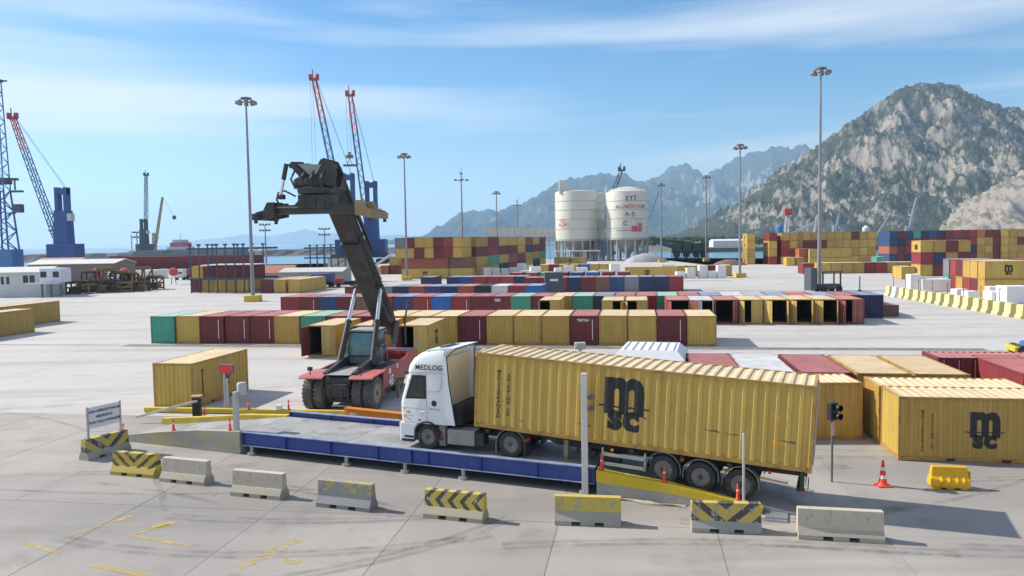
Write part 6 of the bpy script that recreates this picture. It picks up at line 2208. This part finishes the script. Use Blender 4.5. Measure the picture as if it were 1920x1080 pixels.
# ------------------------------------------------------------------ harbour cranes
M_CBLUE = mat('crane_blue', (0.035, 0.085, 0.28), 0.5, var=0.12, scale=0.3)
M_CBLUEL = mat('crane_blue_light', (0.05, 0.17, 0.38), 0.5, var=0.12, scale=0.3)
M_CRED = mat('crane_red', (0.50, 0.06, 0.06), 0.5, var=0.1)
M_CDARK = mat('crane_dark', (0.07, 0.08, 0.10), 0.6, var=0.2)
M_CWHITE = mat('crane_white', (0.55, 0.55, 0.53), 0.6, var=0.1)
M_CYEL = mat('crane_ochre', (0.42, 0.30, 0.12), 0.6, var=0.1)


def lattice(mb, p, q, w0, w1, n, chord, brace=None):
    p, q = Vector(p), Vector(q)
    d = (q - p).normalized()
    side = Vector((0, 1, 0)) if abs(d.y) < 0.9 else Vector((1, 0, 0))
    a = d.cross(side).normalized()
    b = d.cross(a).normalized()
    brace = brace or chord * 0.6
    C = lambda t, i, j: p.lerp(q, t) + (a * i + b * j) * ((w0 + (w1 - w0) * t) / 2)
    for i in (-1, 1):
        for j in (-1, 1):
            mb.beam(C(0, i, j), C(1, i, j), chord)
    for k in range(n):
        t0, t1 = k / n, (k + 1) / n
        s = 1 if k % 2 else -1
        mb.beam(C(t0, s, -1), C(t1, -s, -1), brace)
        mb.beam(C(t0, s, 1), C(t1, -s, 1), brace)
        mb.beam(C(t0, -1, s), C(t1, -1, -s), brace)
        mb.beam(C(t0, 1, s), C(t1, 1, -s), brace)


def harbour_crane(x, y, label, tip, top, foot, base_z, load, mt, mr, sc=1.0, hook=True):
    """tip, foot relative (dx, dz); tower of height top; red last fifth of the jib"""
    t = thing('harbour_crane', label, 'crane', (x, y, 0), 0, 'mobile harbour cranes on the quay')
    b = MB()
    b.loft([[Vector((sx * w * sc, sy * w * sc, z)) for sx, sy in ((-1, -1), (1, -1), (1, 1), (-1, 1))] for w, z in ((3.0, base_z), (2.7, base_z + (top - base_z) * 0.62))])
    for sx in (-1, 1):
        b.bb(sx * 1.1 * sc, sx * 2.7 * sc, -1.6 * sc, 1.6 * sc, base_z + (top - base_z) * 0.62, top)
    b.bb(-2.7 * sc, 2.7 * sc, -1.4 * sc, 1.4 * sc, top - 3.0 * sc, top - 0.6 * sc)
    b.build('tower', mt, t)
    MB().bb(1.9 * sc, 4.6 * sc, -2.4 * sc, 0.6 * sc, base_z + (top - base_z) * 0.45, base_z + (top - base_z) * 0.45 + 3.2 * sc).build('operator_cab', M_CWHITE, t)
    MB().bb(-6 * sc, 6.5 * sc, -4 * sc, 4 * sc, base_z - 4.5 * sc, base_z + 2 * sc).build('machine_house', mt, t, bevel=0.2)
    b = MB().bb(-7.5 * sc, 7.5 * sc, -4 * sc, 4 * sc, base_z - 6.5 * sc, base_z - 4.6 * sc)
    for sx in (-1, 1):
        for k in range(4):
            b.cyl((sx * (3 + k * 1.6) * sc, -4.2 * sc, 1.0), (sx * (3 + k * 1.6) * sc, 4.2 * sc, 1.0), 1.0, n=10)
        b.bb(sx * 7.6 * sc - 0.5, sx * 7.6 * sc + 0.5, -6 * sc, 6 * sc, 0, 0.5)
        b.beam((sx * 7.0 * sc, 0, 1.5), (sx * 4.5 * sc, 0, base_z - 5.5 * sc), 1.2)
    b.build('undercarriage', M_CDARK, t)
    P, Q = Vector((foot[0], -0.5, foot[1])), Vector((tip[0], -0.5, tip[1]))
    K = P.lerp(Q, 0.72)
    b = MB()
    lattice(b, P, K, 2.4 * sc, 2.2 * sc, 16, 0.30 * sc, 0.17 * sc)
    b.build('jib', mt, t)
    b = MB()
    lattice(b, K, Q, 2.2 * sc, 1.6 * sc, 7, 0.32 * sc, 0.18 * sc)
    b.build('jib_end', mr, t)
    b = MB()
    for dx in (-1.5, 1.6):
        b.bb(Q.x + dx * sc - 0.6 * sc, Q.x + dx * sc + 0.6 * sc, -1.3, 0.3, Q.z - 0.4 * sc, Q.z + 1.8 * sc)
    b.bb(Q.x - 2 * sc, Q.x + 2 * sc, -1.3, 0.3, Q.z - 0.9 * sc, Q.z)
    b.cyl((Q.x - 0.4, -0.5, Q.z), (Q.x - 0.6, -0.5, Q.z + 4 * sc), 0.25, n=6)
    b.build('sheave_head', mr, t)
    b = MB()
    for j in (-0.6, 0.6):
        b.beam(Q + Vector((0.6, j, 0.8)), (1.4 * sc, j, top), 0.10 * sc)
    if load:
        for j in (-0.9, 0.9):
            b.beam((Q.x - 1.2 + j * 0.3, -0.5 + j, Q.z), (Q.x - 1.0 + j, -0.5, load + 4.5), 0.09)
    b.build('stay_cable', M_CDARK, t)
    if load:
        b = MB().bb(Q.x - 2.6, Q.x + 0.6, -1.2, 0.2, load + 3.8, load + 5.2)
        b.bb(Q.x - 1.5, Q.x - 0.5, -1, 0, load + 5.2, load + 6.6)
        for dx in (-1.2, 1.2):
            b.beam((Q.x - 1, -0.5, load + 3.8), (Q.x - 1 + dx, -0.5, load + 0.8), 0.25)
        b.bb(Q.x - 4.0, Q.x + 2.0, -1.4, 0.4, load, load + 0.9)
        b.build('hook_block', mat('hook_rust', (0.30, 0.13, 0.10), 0.7), t)
    return t


harbour_crane(-195, 342, 'blue harbour crane with long leaning jib near the left edge', (-19.5, 66), 35.5, (-3.0, 14), 9.0, 0, M_CBLUE, M_CRED)
harbour_crane(-72.5, 352, 'blue harbour crane with red-tipped jib, left of the pair behind the stacker boom', (-13.8, 82.5), 40.5, (-2.0, 17), 9.0, 34.5, M_CBLUE, M_CRED)
harbour_crane(-65.0, 367, 'blue harbour crane with red-tipped jib, right of the pair behind the stacker boom', (-8.5, 78.0), 38.0, (-2.0, 17), 9.0, 45.0, M_CBLUE, M_CRED)
harbour_crane(-282, 602, 'small dark harbour crane far behind the red ship', (3.8, 64), 30.5, (1.5, 14), 9.5, 0, M_CDARK, M_CDARK, 0.9)
c = harbour_crane(53.5, 470, 'dark blue crane jib leaning right between the two silos', (13.0, 50.5), 18.0, (-3.0, 9), 6.0, 0, M_CBLUE, M_CDARK, 1.0)
# lattice portal crane at the very left edge
lt = thing('lattice_crane', 'tall blue lattice crane cut by the left edge of the view', 'crane', (-214.6, 332, 0), 0, 'mobile harbour cranes on the quay')
b = MB()
lattice(b, (0.0, 0, 8), (-0.2, 0, 34), 7.4, 4.4, 6, 0.55, 0.34)
b.build('tower', M_CBLUE, lt)
b = MB()
lattice(b, (-0.2, 0, 34), (-0.3, 0, 80), 4.6, 2.8, 16, 0.36, 0.2)
b.build('jib', M_CBLUEL, lt)
b = MB().bb(-2.4, 2.4, -1, 1, 79, 80)
b.cyl((0, 0, 80), (0, 0, 84), 0.4, n=6)
b.bb(1.5, 4.5, -0.4, 0.4, 79.2, 79.7)
b.build('jib_head', M_CDARK, lt)
MB().bb(-6, 5.2, -4, 4, 0.2, 9).build('machine_house', M_CBLUEL, lt, bevel=0.2)
b = MB().bb(3.6, 8.6, -1, 1, 33.0, 33.8)
b.beam((5.5, 0, 34), (5.5, 0, 39), 0.5)
b.bb(4.3, 6.7, -1, 1, 38, 39)
MB().bb(4.8, 8.0, -1.5, 1.5, 24.5, 28).build('operator_cab', M_CDARK, lt)
MB().bb(1.5, 5.0, -0.6, 0.6, 24.0, 24.5).build('cab_platform', M_CDARK, lt)
b.bb(-3, 3, -2.4, 2.4, 36.5, 39)
b.build('platform', M_CDARK, lt)


# ship-side cranes and derricks
def derrick(x, y, label, m, legs, tip, hgt, w=1.2, base=0.0):
    t = thing('derrick_crane', label, 'crane', (x, y, base), 0, 'small far cranes')
    b = MB()
    lattice(b, (0, 0, 0), (legs, 0, hgt), w * 1.8, w, 7, 0.28 * w, 0.16 * w)
    b.build('mast', m, t)
    b = MB()
    lattice(b, (legs, 0, hgt * 0.35), (tip[0], 0, tip[1]), w, w * 0.6, 10, 0.24 * w, 0.14 * w)
    b.build('jib', m, t)
    MB().bb(-2.2 * w, 2.2 * w, -2 * w, 2 * w, 0, 3.2 * w).build('cabin', m, t)
    return t


derrick(-283, 620, 'ochre ship crane leaning beside the small dark crane', M_CYEL, 0.5, (8.5, 48), 20, 1.6)
o = MB().lathe([(0.2, -1.8), (1.5, -1.0), (1.5, 0.8), (0.2, 1.8)], (-266, 620, 32), 'z', 10).build('crane_grab', M_CDARK, smooth=40)
MB().beam((-266, 620, 33), (-274, 620, 47), 0.12).build('hoist_rope', M_CDARK, o)
tag(o, 'dark round grab hanging from the ochre ship crane', 'grab')
derrick(66, 400, 'pale green crane jib with orange tip right of the right silo', mat('crane_pale_green', (0.22, 0.34, 0.33), 0.6), -1, (9.5, 33), 14, 1.0)
t = derrick(217, 620, 'white and red dockside crane before the mountain foot', M_CWHITE, 2, (24, 20), 27, 2.0)
MB().bb(-1, 5, -2, 2, 26, 31).build('machinery', M_CRED, t)
derrick(241, 640, 'pale leaning lattice crane right of the white and red crane', M_CWHITE, 6, (9, 26), 12, 1.6)
derrick(272, 660, 'pale blue crane before the mountain foot', mat('crane_pale_blue', (0.30, 0.38, 0.45), 0.6), 1, (4, 25), 18, 1.8)
derrick(296, 640, 'grey crane with its jib reaching right before the mountain', mat('crane_grey', (0.30, 0.31, 0.32), 0.6), 0, (14, 26), 10, 1.6)
derrick(312, 620, 'tall grey crane with steep jib above the dark container stack', mat('crane_grey', (0.30, 0.31, 0.32), 0.6), 2, (9, 38), 16, 2.2)
derrick(352, 640, 'grey-green crane with low jib above the three-high block', mat('crane_pale_green', (0.22, 0.34, 0.33)), 0, (-24, 28), 10, 1.6)
for x, y, h_, m_, lb in ((192, 560, 17.5, M_CBLUEL, 'blue upright tank rising behind the long stack'), (272, 600, 16, M_CWHITE, 'white upright tank rising behind the long stack')):
    o = MB().lathe([(2.8, 0), (2.8, h_ - 2), (1.9, h_ - 1), (0.8, h_)], (x, y, 0.5), 'z', 14).build('upright_tank', m_, smooth=40)
    tag(o, lb, 'tank')

# ------------------------------------------------------------------ breakwater and ships
M_RIP = mat('riprap', (0.16, 0.16, 0.165), 0.95, var=0.5, scale=0.12, bump=1.0, bscale=0.35, stain=(0.30, 0.29, 0.27), stain_amt=0.5, stain_scale=0.25)
bw = MB()
rb = random.Random(8)
secs = []
path = [(-900, 620), (-560, 640), (-420, 700), (-300, 800), (-150, 900), (20, 980)]
N = 90
for k in range(N + 1):
    u = k / N * (len(path) - 1)
    i = min(int(u), len(path) - 2)
    p = Vector((*path[i], 0)).lerp(Vector((*path[i + 1], 0)), u - i)
    j = lambda a: rb.uniform(-a, a)
    secs.append([p + Vector((0, -16 + j(2), -3)), p + Vector((0, -9 + j(2), 0.5 + j(0.6))), p + Vector((0, -4 + j(1), 3.2 + j(0.7))), p + Vector((0, 3, 4.2 + j(0.4))), p + Vector((0, 14, -3))])
bw.loft(secs)
tag(bw.build('breakwater', M_RIP), 'long dark rubble breakwater across the harbour mouth', 'breakwater')


def ship(x, y, rz, L, Bm, H, hullm, label, house=None, name='cargo_ship'):
    t = thing(name, label, 'ship', (x, y, -2.6), rz)
    n = 14
    rings = []
    for z, k in ((-0.5, 0.86), (H * 0.5, 0.96), (H, 1.0)):
        r = []
        for i in range(n + 1):
            u = -1 + 2 * i / n
            wv = Bm / 2 * k * (1 if u > -0.55 else max(0.03, math.sqrt(max(0, 1 - ((u + 0.55) / 0.45) ** 2))))
            r.append((u * L / 2, wv, z + (0.12 * H * max(0, -u - 0.5) if z == H else 0)))
        rings.append([Vector(p) for p in r] + [Vector((p[0], -p[1], p[2])) for p in reversed(r)])
    MB().loft(rings).build('hull', hullm, t, smooth=30)
    MB().bb(-L * 0.30, L * 0.45, -Bm * 0.40, Bm * 0.40, H, H + 1.2).build('deck_coaming', mat('ship_deck_grey', (0.20, 0.23, 0.24), 0.7, var=0.2, scale=0.2), t)
    return t


M_HRED = mat('hull_red', (0.22, 0.035, 0.04), 0.6, var=0.12, scale=0.1)
sh = ship(-139, 331, -0.05, 64, 14, 7.6, M_HRED, 'long dark red cargo ship moored at the left quay')
MB().bb(-31, -26, -4, 4, 8.0, 9.4).build('forecastle', M_CWHITE, sh, bevel=0.1)
for x in (-12, 4, 20):
    MB().bb(x - 6, x + 6, -5.4, 5.4, 8.8, 10.0).build('hatch_cover', mat('ship_deck_grey', (0.2, 0.23, 0.24)), sh)
MB().tube([(-22, 0, 8), (-22, 0, 17)], 0.25, 6).build('foremast', M_CWHITE, sh)
sh = ship(-392, 880, -0.15, 84, 20, 7, mat('hull_slate', (0.16, 0.20, 0.24), 0.6), 'far ship with red and white deckhouse beyond the breakwater')
for z0, z1, x0, x1, m_ in ((7, 11, 10, 34, M_CWHITE), (11, 16, 14, 30, mat('house_pink', (0.55, 0.12, 0.16), 0.6)), (16, 19, 17, 27, M_CWHITE)):
    MB().bb(x0, x1, -8, 8, z0, z1).build('deckhouse', m_, sh)
MB().tube([(22, 0, 19), (22, 0, 26)], 0.4, 6).build('radar_mast', M_CWHITE, sh)
MB().beam((-14, 0, 8), (-4, 0, 22), 0.6).build('deck_crane', M_CWHITE, sh)

# ------------------------------------------------------------------ left-hand sheds, cabins, racks
M_SHW = mat('cabin_pale', (0.55, 0.57, 0.58), 0.6, var=0.06, scale=0.5)
M_ROOFW = mat('roof_pale', (0.62, 0.60, 0.55), 0.6, var=0.08)
M_WIN = mat('window_dark', (0.03, 0.035, 0.045), 0.15)


def gabled(name, label, x, y, rz, sx, sy, h_, rise, mw, mr, wins=(), cat='building', group=None):
    t = thing(name, label, cat, (x, y, 0), rz, group)
    MB().bb(-sx / 2, sx / 2, -sy / 2, sy / 2, 0, h_).build('walls', mw, t)
    MB().prism([(-sy / 2 - 0.3, h_), (0, h_ + rise), (sy / 2 + 0.3, h_), (sy / 2 + 0.3, h_ + 0.15), (0, h_ + rise + 0.18), (-sy / 2 - 0.3, h_ + 0.15)], -sx / 2 - 0.3, sx / 2 + 0.3, 'yz').build('roof', mr, t)
    MB().prism([(-sy / 2, h_ - 0.01), (0, h_ + rise), (sy / 2, h_ - 0.01)], -sx / 2 + 0.02, sx / 2 - 0.02, 'yz').build('gable', mw, t)
    for face, u, z, w, hh in wins:
        b = MB()
        if face == 'front':
            b.bb(u - w / 2, u + w / 2, -sy / 2 - 0.05, -sy / 2 + 0.02, z - hh / 2, z + hh / 2)
        elif face == 'right':
            b.bb(sx / 2 - 0.02, sx / 2 + 0.05, u - w / 2, u + w / 2, z - hh / 2, z + hh / 2)
        else:
            b.bb(-sx / 2 - 0.05, -sx / 2 + 0.02, u - w / 2, u + w / 2, z - hh / 2, z + hh / 2)
        b.build('window', M_WIN, t)
    return t


gabled('site_office', 'white prefabricated office with pale gabled roof at the left edge', -95.3, 153, 0.10, 11.5, 8, 4.6, 0.9, M_SHW, M_ROOFW,
       [('front', -2.2, 3.2, 0.5, 1.4), ('front', -1.2, 3.2, 0.5, 1.4), ('front', 2.0, 3.4, 0.9, 1.4), ('front', 3.2, 3.4, 0.9, 1.4)])
t = thing('raised_cabin', 'small white cabin on a raised frame beside the site office', 'cabin', (-87.6, 150, 0), 0.05)
MB().bb(-1.9, 1.9, -2, 2, 2.7, 5.4).build('walls', mat('cabin_white2', (0.66, 0.67, 0.74), 0.5), t)
for x in (-1.2, 1.1):
    MB().bb(x - 0.55, x + 0.55, -2.06, -1.98, 3.7, 4.8).build('window', M_WIN, t)
for x in (-1.7, 0, 1.7):
    MB().bb(x - 0.12, x + 0.12, -1.9, -1.6, 0, 2.7).build('leg', M_GREY, t)
MB().bb(-4.0, 2.2, -3.2, -2.1, 2.5, 2.7).build('walkway', M_SHW, t)
gabled('long_shed', 'long low shed with pale roof behind the site office', -113.5, 207, 0.02, 22, 12, 5.0, 1.0, mat('shed_brown', (0.20, 0.16, 0.14), 0.8), M_ROOFW)
gabled('red_roof_shed', 'distant shed with pinkish roof behind the long shed', -150, 262, 0.0, 14, 9, 4.6, 1.2, M_SHW, mat('roof_pink', (0.45, 0.24, 0.22), 0.7))
gabled('hip_house', 'small house with red roof beside the left mast', -56.2, 188, 0.05, 8, 7, 2.4, 1.7, mat('house_sage', (0.36, 0.42, 0.38), 0.7), mat('roof_terracotta', (0.42, 0.17, 0.11), 0.8))
gabled('grey_shed', 'long grey shed behind the small container group', -44.5, 178, -0.06, 14, 8, 2.9, 0.8, mat('shed_grey', (0.34, 0.34, 0.33), 0.8), mat('shed_roof_grey', (0.52, 0.51, 0.48), 0.7))
gabled('concrete_house', 'square pale concrete building behind the stacker boom', -58.5, 283, 0.0, 14, 10, 3.9, 0.3, mat('house_cream', (0.50, 0.47, 0.40), 0.8), M_SCONC, [('front', 2, 2.6, 2.4, 1.2)])
gabled('white_warehouse', 'low white warehouse across the water right of the silos', 196, 700, -0.05, 34, 18, 6.0, 1.5, mat('ware_white', (0.66, 0.66, 0.64), 0.6), mat('ware_roof', (0.66, 0.66, 0.66), 0.6))
gabled('white_warehouse', 'small pale building at the foot of the mountain by the tree belt', 120, 820, 0.0, 34, 18, 14, 2, mat('ware_white', (0.66, 0.66, 0.64)), mat('ware_roof', (0.66, 0.66, 0.66)))
# racks of steel grabs and spreaders: dark frames
rr = random.Random(21)
M_RK = [mat('rack_dark', (0.05, 0.045, 0.045), 0.8, var=0.3), mat('rack_ochre', (0.24, 0.15, 0.06), 0.8, var=0.3), mat('rack_brown', (0.10, 0.07, 0.05), 0.85, var=0.3)]
for i in range(12):
    x, y = -87.6 + (i % 6) * 2.1 + rr.uniform(-.4, .4), 163 - (i // 6) * 7 + (i % 6) * 1.2
    t = thing('lifting_frame', f'dark steel lifting frame, {ORD[i % 6]} from left in the {"rear" if i < 6 else "front"} line beside the raised cabin', 'steel frame', (x, y, 0), rr.uniform(-.3, .3), 'steel lifting frames beside the office')
    hh = rr.uniform(1.4, 2.6) if i >= 6 else rr.uniform(2.4, 5.0)
    b = MB()
    for sx in (-1, 1):
        for sy in (-1, 1):
            b.beam((sx * 1.3, sy * 1.2, 0), (sx * 1.3, sy * 1.2, hh), 0.25)
        b.beam((sx * 1.3, -1.2, hh), (sx * 1.3, 1.2, hh), 0.25)
    for sy in (-1, 1):
        for z in (0.3, hh * 0.55, hh):
            b.beam((-1.3, sy * 1.2, z), (1.3, sy * 1.2, z), 0.3)
        b.beam((-1.3, sy * 1.2, 0.2), (1.3, sy * 1.2, hh), 0.2)
    b.build('frame', M_RK[i % 3], t)
    MB().bb(-1.0, 1.0, -1.0, 1.0, 0.2, hh * 0.6).build('machinery', M_RK[(i + 2) % 3], t, bevel=0.1)
    if i < 6:
        MB().bb(-1.6, 1.6, -0.5, 0.5, hh, hh + 0.5).build('head_beam', M_RK[1], t)
for i, (x, y, z, c_) in enumerate(((-100.8, 190, 2.0, 'left'), (-94.2, 190, 2.0, 'middle'), (-82.3, 190, 1.8, 'right'))):
    t = thing('pilot_float', f'red round float on a thin stand, {c_} of three near the red ship', 'float', (x, y, 0), 0, 'red floats on stands')
    MB().lathe([(0.2, -1.0), (0.9, -0.7), (1.1, 0), (0.9, 0.7), (0.2, 1.0)], (0, 0, z + 1.2), 'z', 14).build('float', M_CRED, t, smooth=40)
    b = MB()
    for sx in (-0.6, 0.6):
        b.beam((sx, 0, 0), (sx * 0.5, 0, z + 0.4), 0.14)
    b.build('stand', M_GREY, t)
for i in range(7):
    marble(-112 + i * 1.9 + rr.uniform(-.3, .3), 224 + rr.uniform(-3, 3), 0, rr.uniform(1.8, 2.6), 2.4, rr.uniform(1.6, 3.4), rr.uniform(-.4, .4), f'pale wrapped pile, {ORD[i]} from left before the red ship', 'pale wrapped piles before the red ship')
# two-storey container workshop with a steel rack above
gw = 'boxes of the two-storey workshop'
for i, (c, lv, dx) in enumerate((('maroon', 0, 0), ('ochre', 0, 2.5), ('yellow', 0, 5.0), ('ochre', 0, 7.5), ('yellow', 0, 10.0), ('yellow', 1, 0.2), ('maroon', 1, 2.8), ('maroon', 1, 5.3), ('maroon', 1, 7.8), ('maroon', 1, 10.3))):
    a, b_ = uv(-61.2 + dx, 154.5 - dx * 0.25)
    end_on(a, b_, c, f'{c} container end, {ORD[i % 5]} from left in the {"upper" if lv else "lower"} storey of the rack workshop', gw, z=lv * 2.6, lod=2)
t = thing('steel_rack', 'blue steel rack with tall posts over the two-storey container workshop', 'rack', (-56.5, 153.2, 0), ROWYAW)
M_RKB = mat('rack_blue', (0.05, 0.07, 0.12), 0.6, var=0.2)
for i in range(8):
    x = -6.0 + i * 1.85
    for yy in (-1.6, 6.6)[:1 + (i % 3 == 0)]:
        MB().bb(x - 0.10, x + 0.10, yy - 0.10, yy + 0.10, 0, 9.2).build('post', M_RKB, t)
        MB().bb(x - 0.28, x + 0.28, yy - 0.28, yy + 0.28, 9.2, 9.55).build('post_head', M_RKB, t)
for z in (2.55, 8.4):
    for yy in (-1.6, 6.6):
        MB().bb(-6.6, 8.2, yy - 0.16, yy + 0.16, z, z + 0.4).build('beam', M_RKB, t)
MB().bb(-4.2, 6.6, -1.2, 5.6, 5.35, 5.5).build('roof_sheet', M_ROOFW, t)
t = thing('steel_rack', 'blue steel rack with tall posts over the concrete building behind the boom', 'rack', (-60, 268, 0), 0.0)
for i in range(8):
    x = -9 + i * 2.4
    MB().bb(x - 0.2, x + 0.2, -0.2, 0.2, 0, 8.6).build('post', M_RKB, t)
    MB().bb(x - 0.4, x + 0.4, -0.4, 0.4, 8.6, 9.0).build('post_head', M_RKB, t)
for z in (4.2, 7.6):
    MB().bb(-11, 10, -0.25, 0.25, z, z + 0.5).build('beam', M_RKB, t)
b = MB()
b.beam((-3, 0, 0.5), (4, 0, 4.2), 0.3)
b.build('brace', M_RKB, t)
# yard vehicles
def lorry(x, y, rz, label, mc, mb_, L=7.0, H=3.0, trailer=False):
    t = thing('parked_lorry', label, 'lorry', (x, y, 0), rz, 'lorries parked in the yard')
    MB().prism([(0, 0.7), (2.0, 0.7), (2.0, H), (0.5, H), (0.05, 1.7)], -1.2, 1.2).build('cab', mc, t, bevel=0.08)
    MB().prism([(0.04, 1.72), (0.48, H - 0.25), (0.46, H - 0.25), (0.02, 1.72)], -1.0, 1.0).build('windscreen', M_WIN, t)
    MB().bb(2.2, L, -1.2, 1.2, 1.1, H - 0.1 if mb_ else 1.3).build('load_bed', mb_ or M_CHAS, t, bevel=0.04)
    for xx in (0.9, L - 2.2, L - 1.0):
        for s in (-1, 1):
            MB().cyl((xx, s * 0.8, 0.5), (xx, s * 1.2, 0.5), 0.5, n=14).build('wheel', M_TYRE, t)
    MB().bb(0.5, L, -0.5, 0.5, 0.6, 1.05).build('chassis', M_CHAS, t)
    return t


lorry(-40.8, 162, 1.35, 'blue lorry parked by the grey shed', mat('lorry_blue', (0.03, 0.09, 0.30), 0.4), mat('lorry_blue2', (0.03, 0.07, 0.22), 0.5))
lorry(-101.5, 198, 1.5, 'white lorry cab facing the yard near the red floats', mat('lorry_white', (0.66, 0.66, 0.66), 0.4), None)
lorry(-90.5, 212, 1.4, 'white lorry parked before the red ship', mat('lorry_white', (0.66, 0.66, 0.66)), mat('lorry_red', (0.4, 0.04, 0.04), 0.5))
lorry(-37.6, 165, 0.2, 'low red flatbed beside the blue lorry', mat('lorry_red', (0.4, 0.04, 0.04)), None, 6.0, 1.9)
# yard tractor-like loader by the tall mast
t = thing('forklift', 'dark forklift with tall mast standing by the tallest light mast', 'forklift', (49.6, 128, 0), 0.2)
MB().bb(-1.2, -0.2, -1.0, 1.0, 0.3, 4.0).build('lift_mast', M_CDARK, t)
MB().bb(0.6, 4.4, -1.0, 1.0, 0.5, 1.3).build('body', M_CDARK, t, bevel=0.1)
b = MB()
for xx in (1.0, 4.2):
    for yy in (-0.9, 0.9):
        b.beam((xx, yy, 1.3), (xx, yy, 3.2), 0.2)
b.bb(0.8, 4.5, -1.0, 1.0, 3.2, 3.4)
b.build('cab_frame', M_CDARK, t)
for xx in (1.1, 3.9):
    for s in (-1, 1):
        MB().cyl((xx, s * 0.8, 0.5), (xx, s * 1.2, 0.5), 0.5, n=12).build('wheel', M_TYRE, t)
o = MB().cyl((0, 0, 0), (0, 0, 2.5), 0.1, n=8).build('bollard_pole', M_CDARK)
MB().box((0, 0, 0.1), (0.5, 0.5, 0.2)).build('base', M_CDARK, o)
o.location = (57.3, 128.5, 0)
tag(o, 'short dark pole standing right of the forklift', 'pole')
t = thing('straddle_machine', 'black machine with white plate between the third and fourth rows', 'machine', (6.8, 127, 0), 0.0)
MB().bb(-1.5, 1.5, -1, 1, 0.6, 4.0).build('body', M_CDARK, t, bevel=0.1)
MB().bb(-0.65, 0.65, -1.02, -0.99, 2.6, 2.95).build('plate', M_LETW, t)
for s in (-1, 1):
    MB().cyl((s * 1.2, -0.6, 0.55), (s * 1.2, 0.6, 0.55), 0.55, n=12).build('wheel', M_TYRE, t)
# yellow loader with blue tarpaulin at the right edge
t = thing('tarped_loader', 'yellow machine partly under a blue tarpaulin at the right edge', 'machine', (39.2, 58.5, 0), -0.2)
MB().bb(-1.6, 2.2, -0.9, 0.9, 0.3, 0.7).build('body', mat('loader_yellow', (0.62, 0.44, 0.02), 0.5), t, bevel=0.08)
MB().loft([[Vector((x, y * k, z)) for x, y in ((-0.6, -1), (2.3, -1), (2.3, 1), (-0.6, 1))] for k, z in ((1.0, 0.7), (0.9, 0.9), (0.5, 1.05))]).build('tarpaulin', mat('tarp_blue', (0.03, 0.16, 0.45), 0.6), t, bevel=0.06)
for xx in (-1.0, 1.5):
    MB().cyl((xx, -1.0, 0.4), (xx, 1.0, 0.4), 0.4, n=12).build('wheel', M_TYRE, t)
# orange loader with raised arm behind the boom
t = thing('wheel_loader', 'small orange loader with a pale raised arm left of the tall stack', 'loader', (-33.0, 186, 0), 0.3)
MB().bb(-1.5, 1.5, -1.2, 1.2, 0.8, 3.6).build('body', mat('loader_orange', (0.55, 0.30, 0.10), 0.6), t, bevel=0.1)
MB().beam((0, 0, 3.4), (4.6, 0, 6.6), 0.5).build('arm', M_CWHITE, t)
for xx in (-1.1, 1.1):
    MB().cyl((xx, -1.3, 0.7), (xx, 1.3, 0.7), 0.7, n=12).build('wheel', M_TYRE, t)

# ------------------------------------------------------------------ trees at the mountain's foot: a far belt that reads as one mass
M_LEAF = mat('belt_foliage', (0.045, 0.07, 0.03), 0.9, var=0.5, scale=0.05)
b = MB()
rt = random.Random(33)
ico = [(0, 0, 1), (0.9, 0, 0.35), (0.28, 0.85, 0.4), (-0.72, 0.52, 0.35), (-0.72, -0.52, 0.4), (0.28, -0.85, 0.35), (0, 0, -0.6)]
icf = [(0, 1, 2), (0, 2, 3), (0, 3, 4), (0, 4, 5), (0, 5, 1), (6, 2, 1), (6, 3, 2), (6, 4, 3), (6, 5, 4), (6, 1, 5)]
for k in range(2600):
    x = rt.uniform(120, 1500)
    y = rt.uniform(720, 1500) if rt.random() < 0.6 else rt.uniform(800, 1000)
    s = rt.uniform(2.0, 4.5)
    z = rt.uniform(1.5, 9)
    b.add([(x + p[0] * s * rt.uniform(.7, 1.3), y + p[1] * s * rt.uniform(.7, 1.3), z + p[2] * s * rt.uniform(.7, 1.3)) for p in ico], icf)
tag(b.build('tree_belt', M_LEAF), 'dark green belt of trees along the far shore', 'trees', kind='stuff')
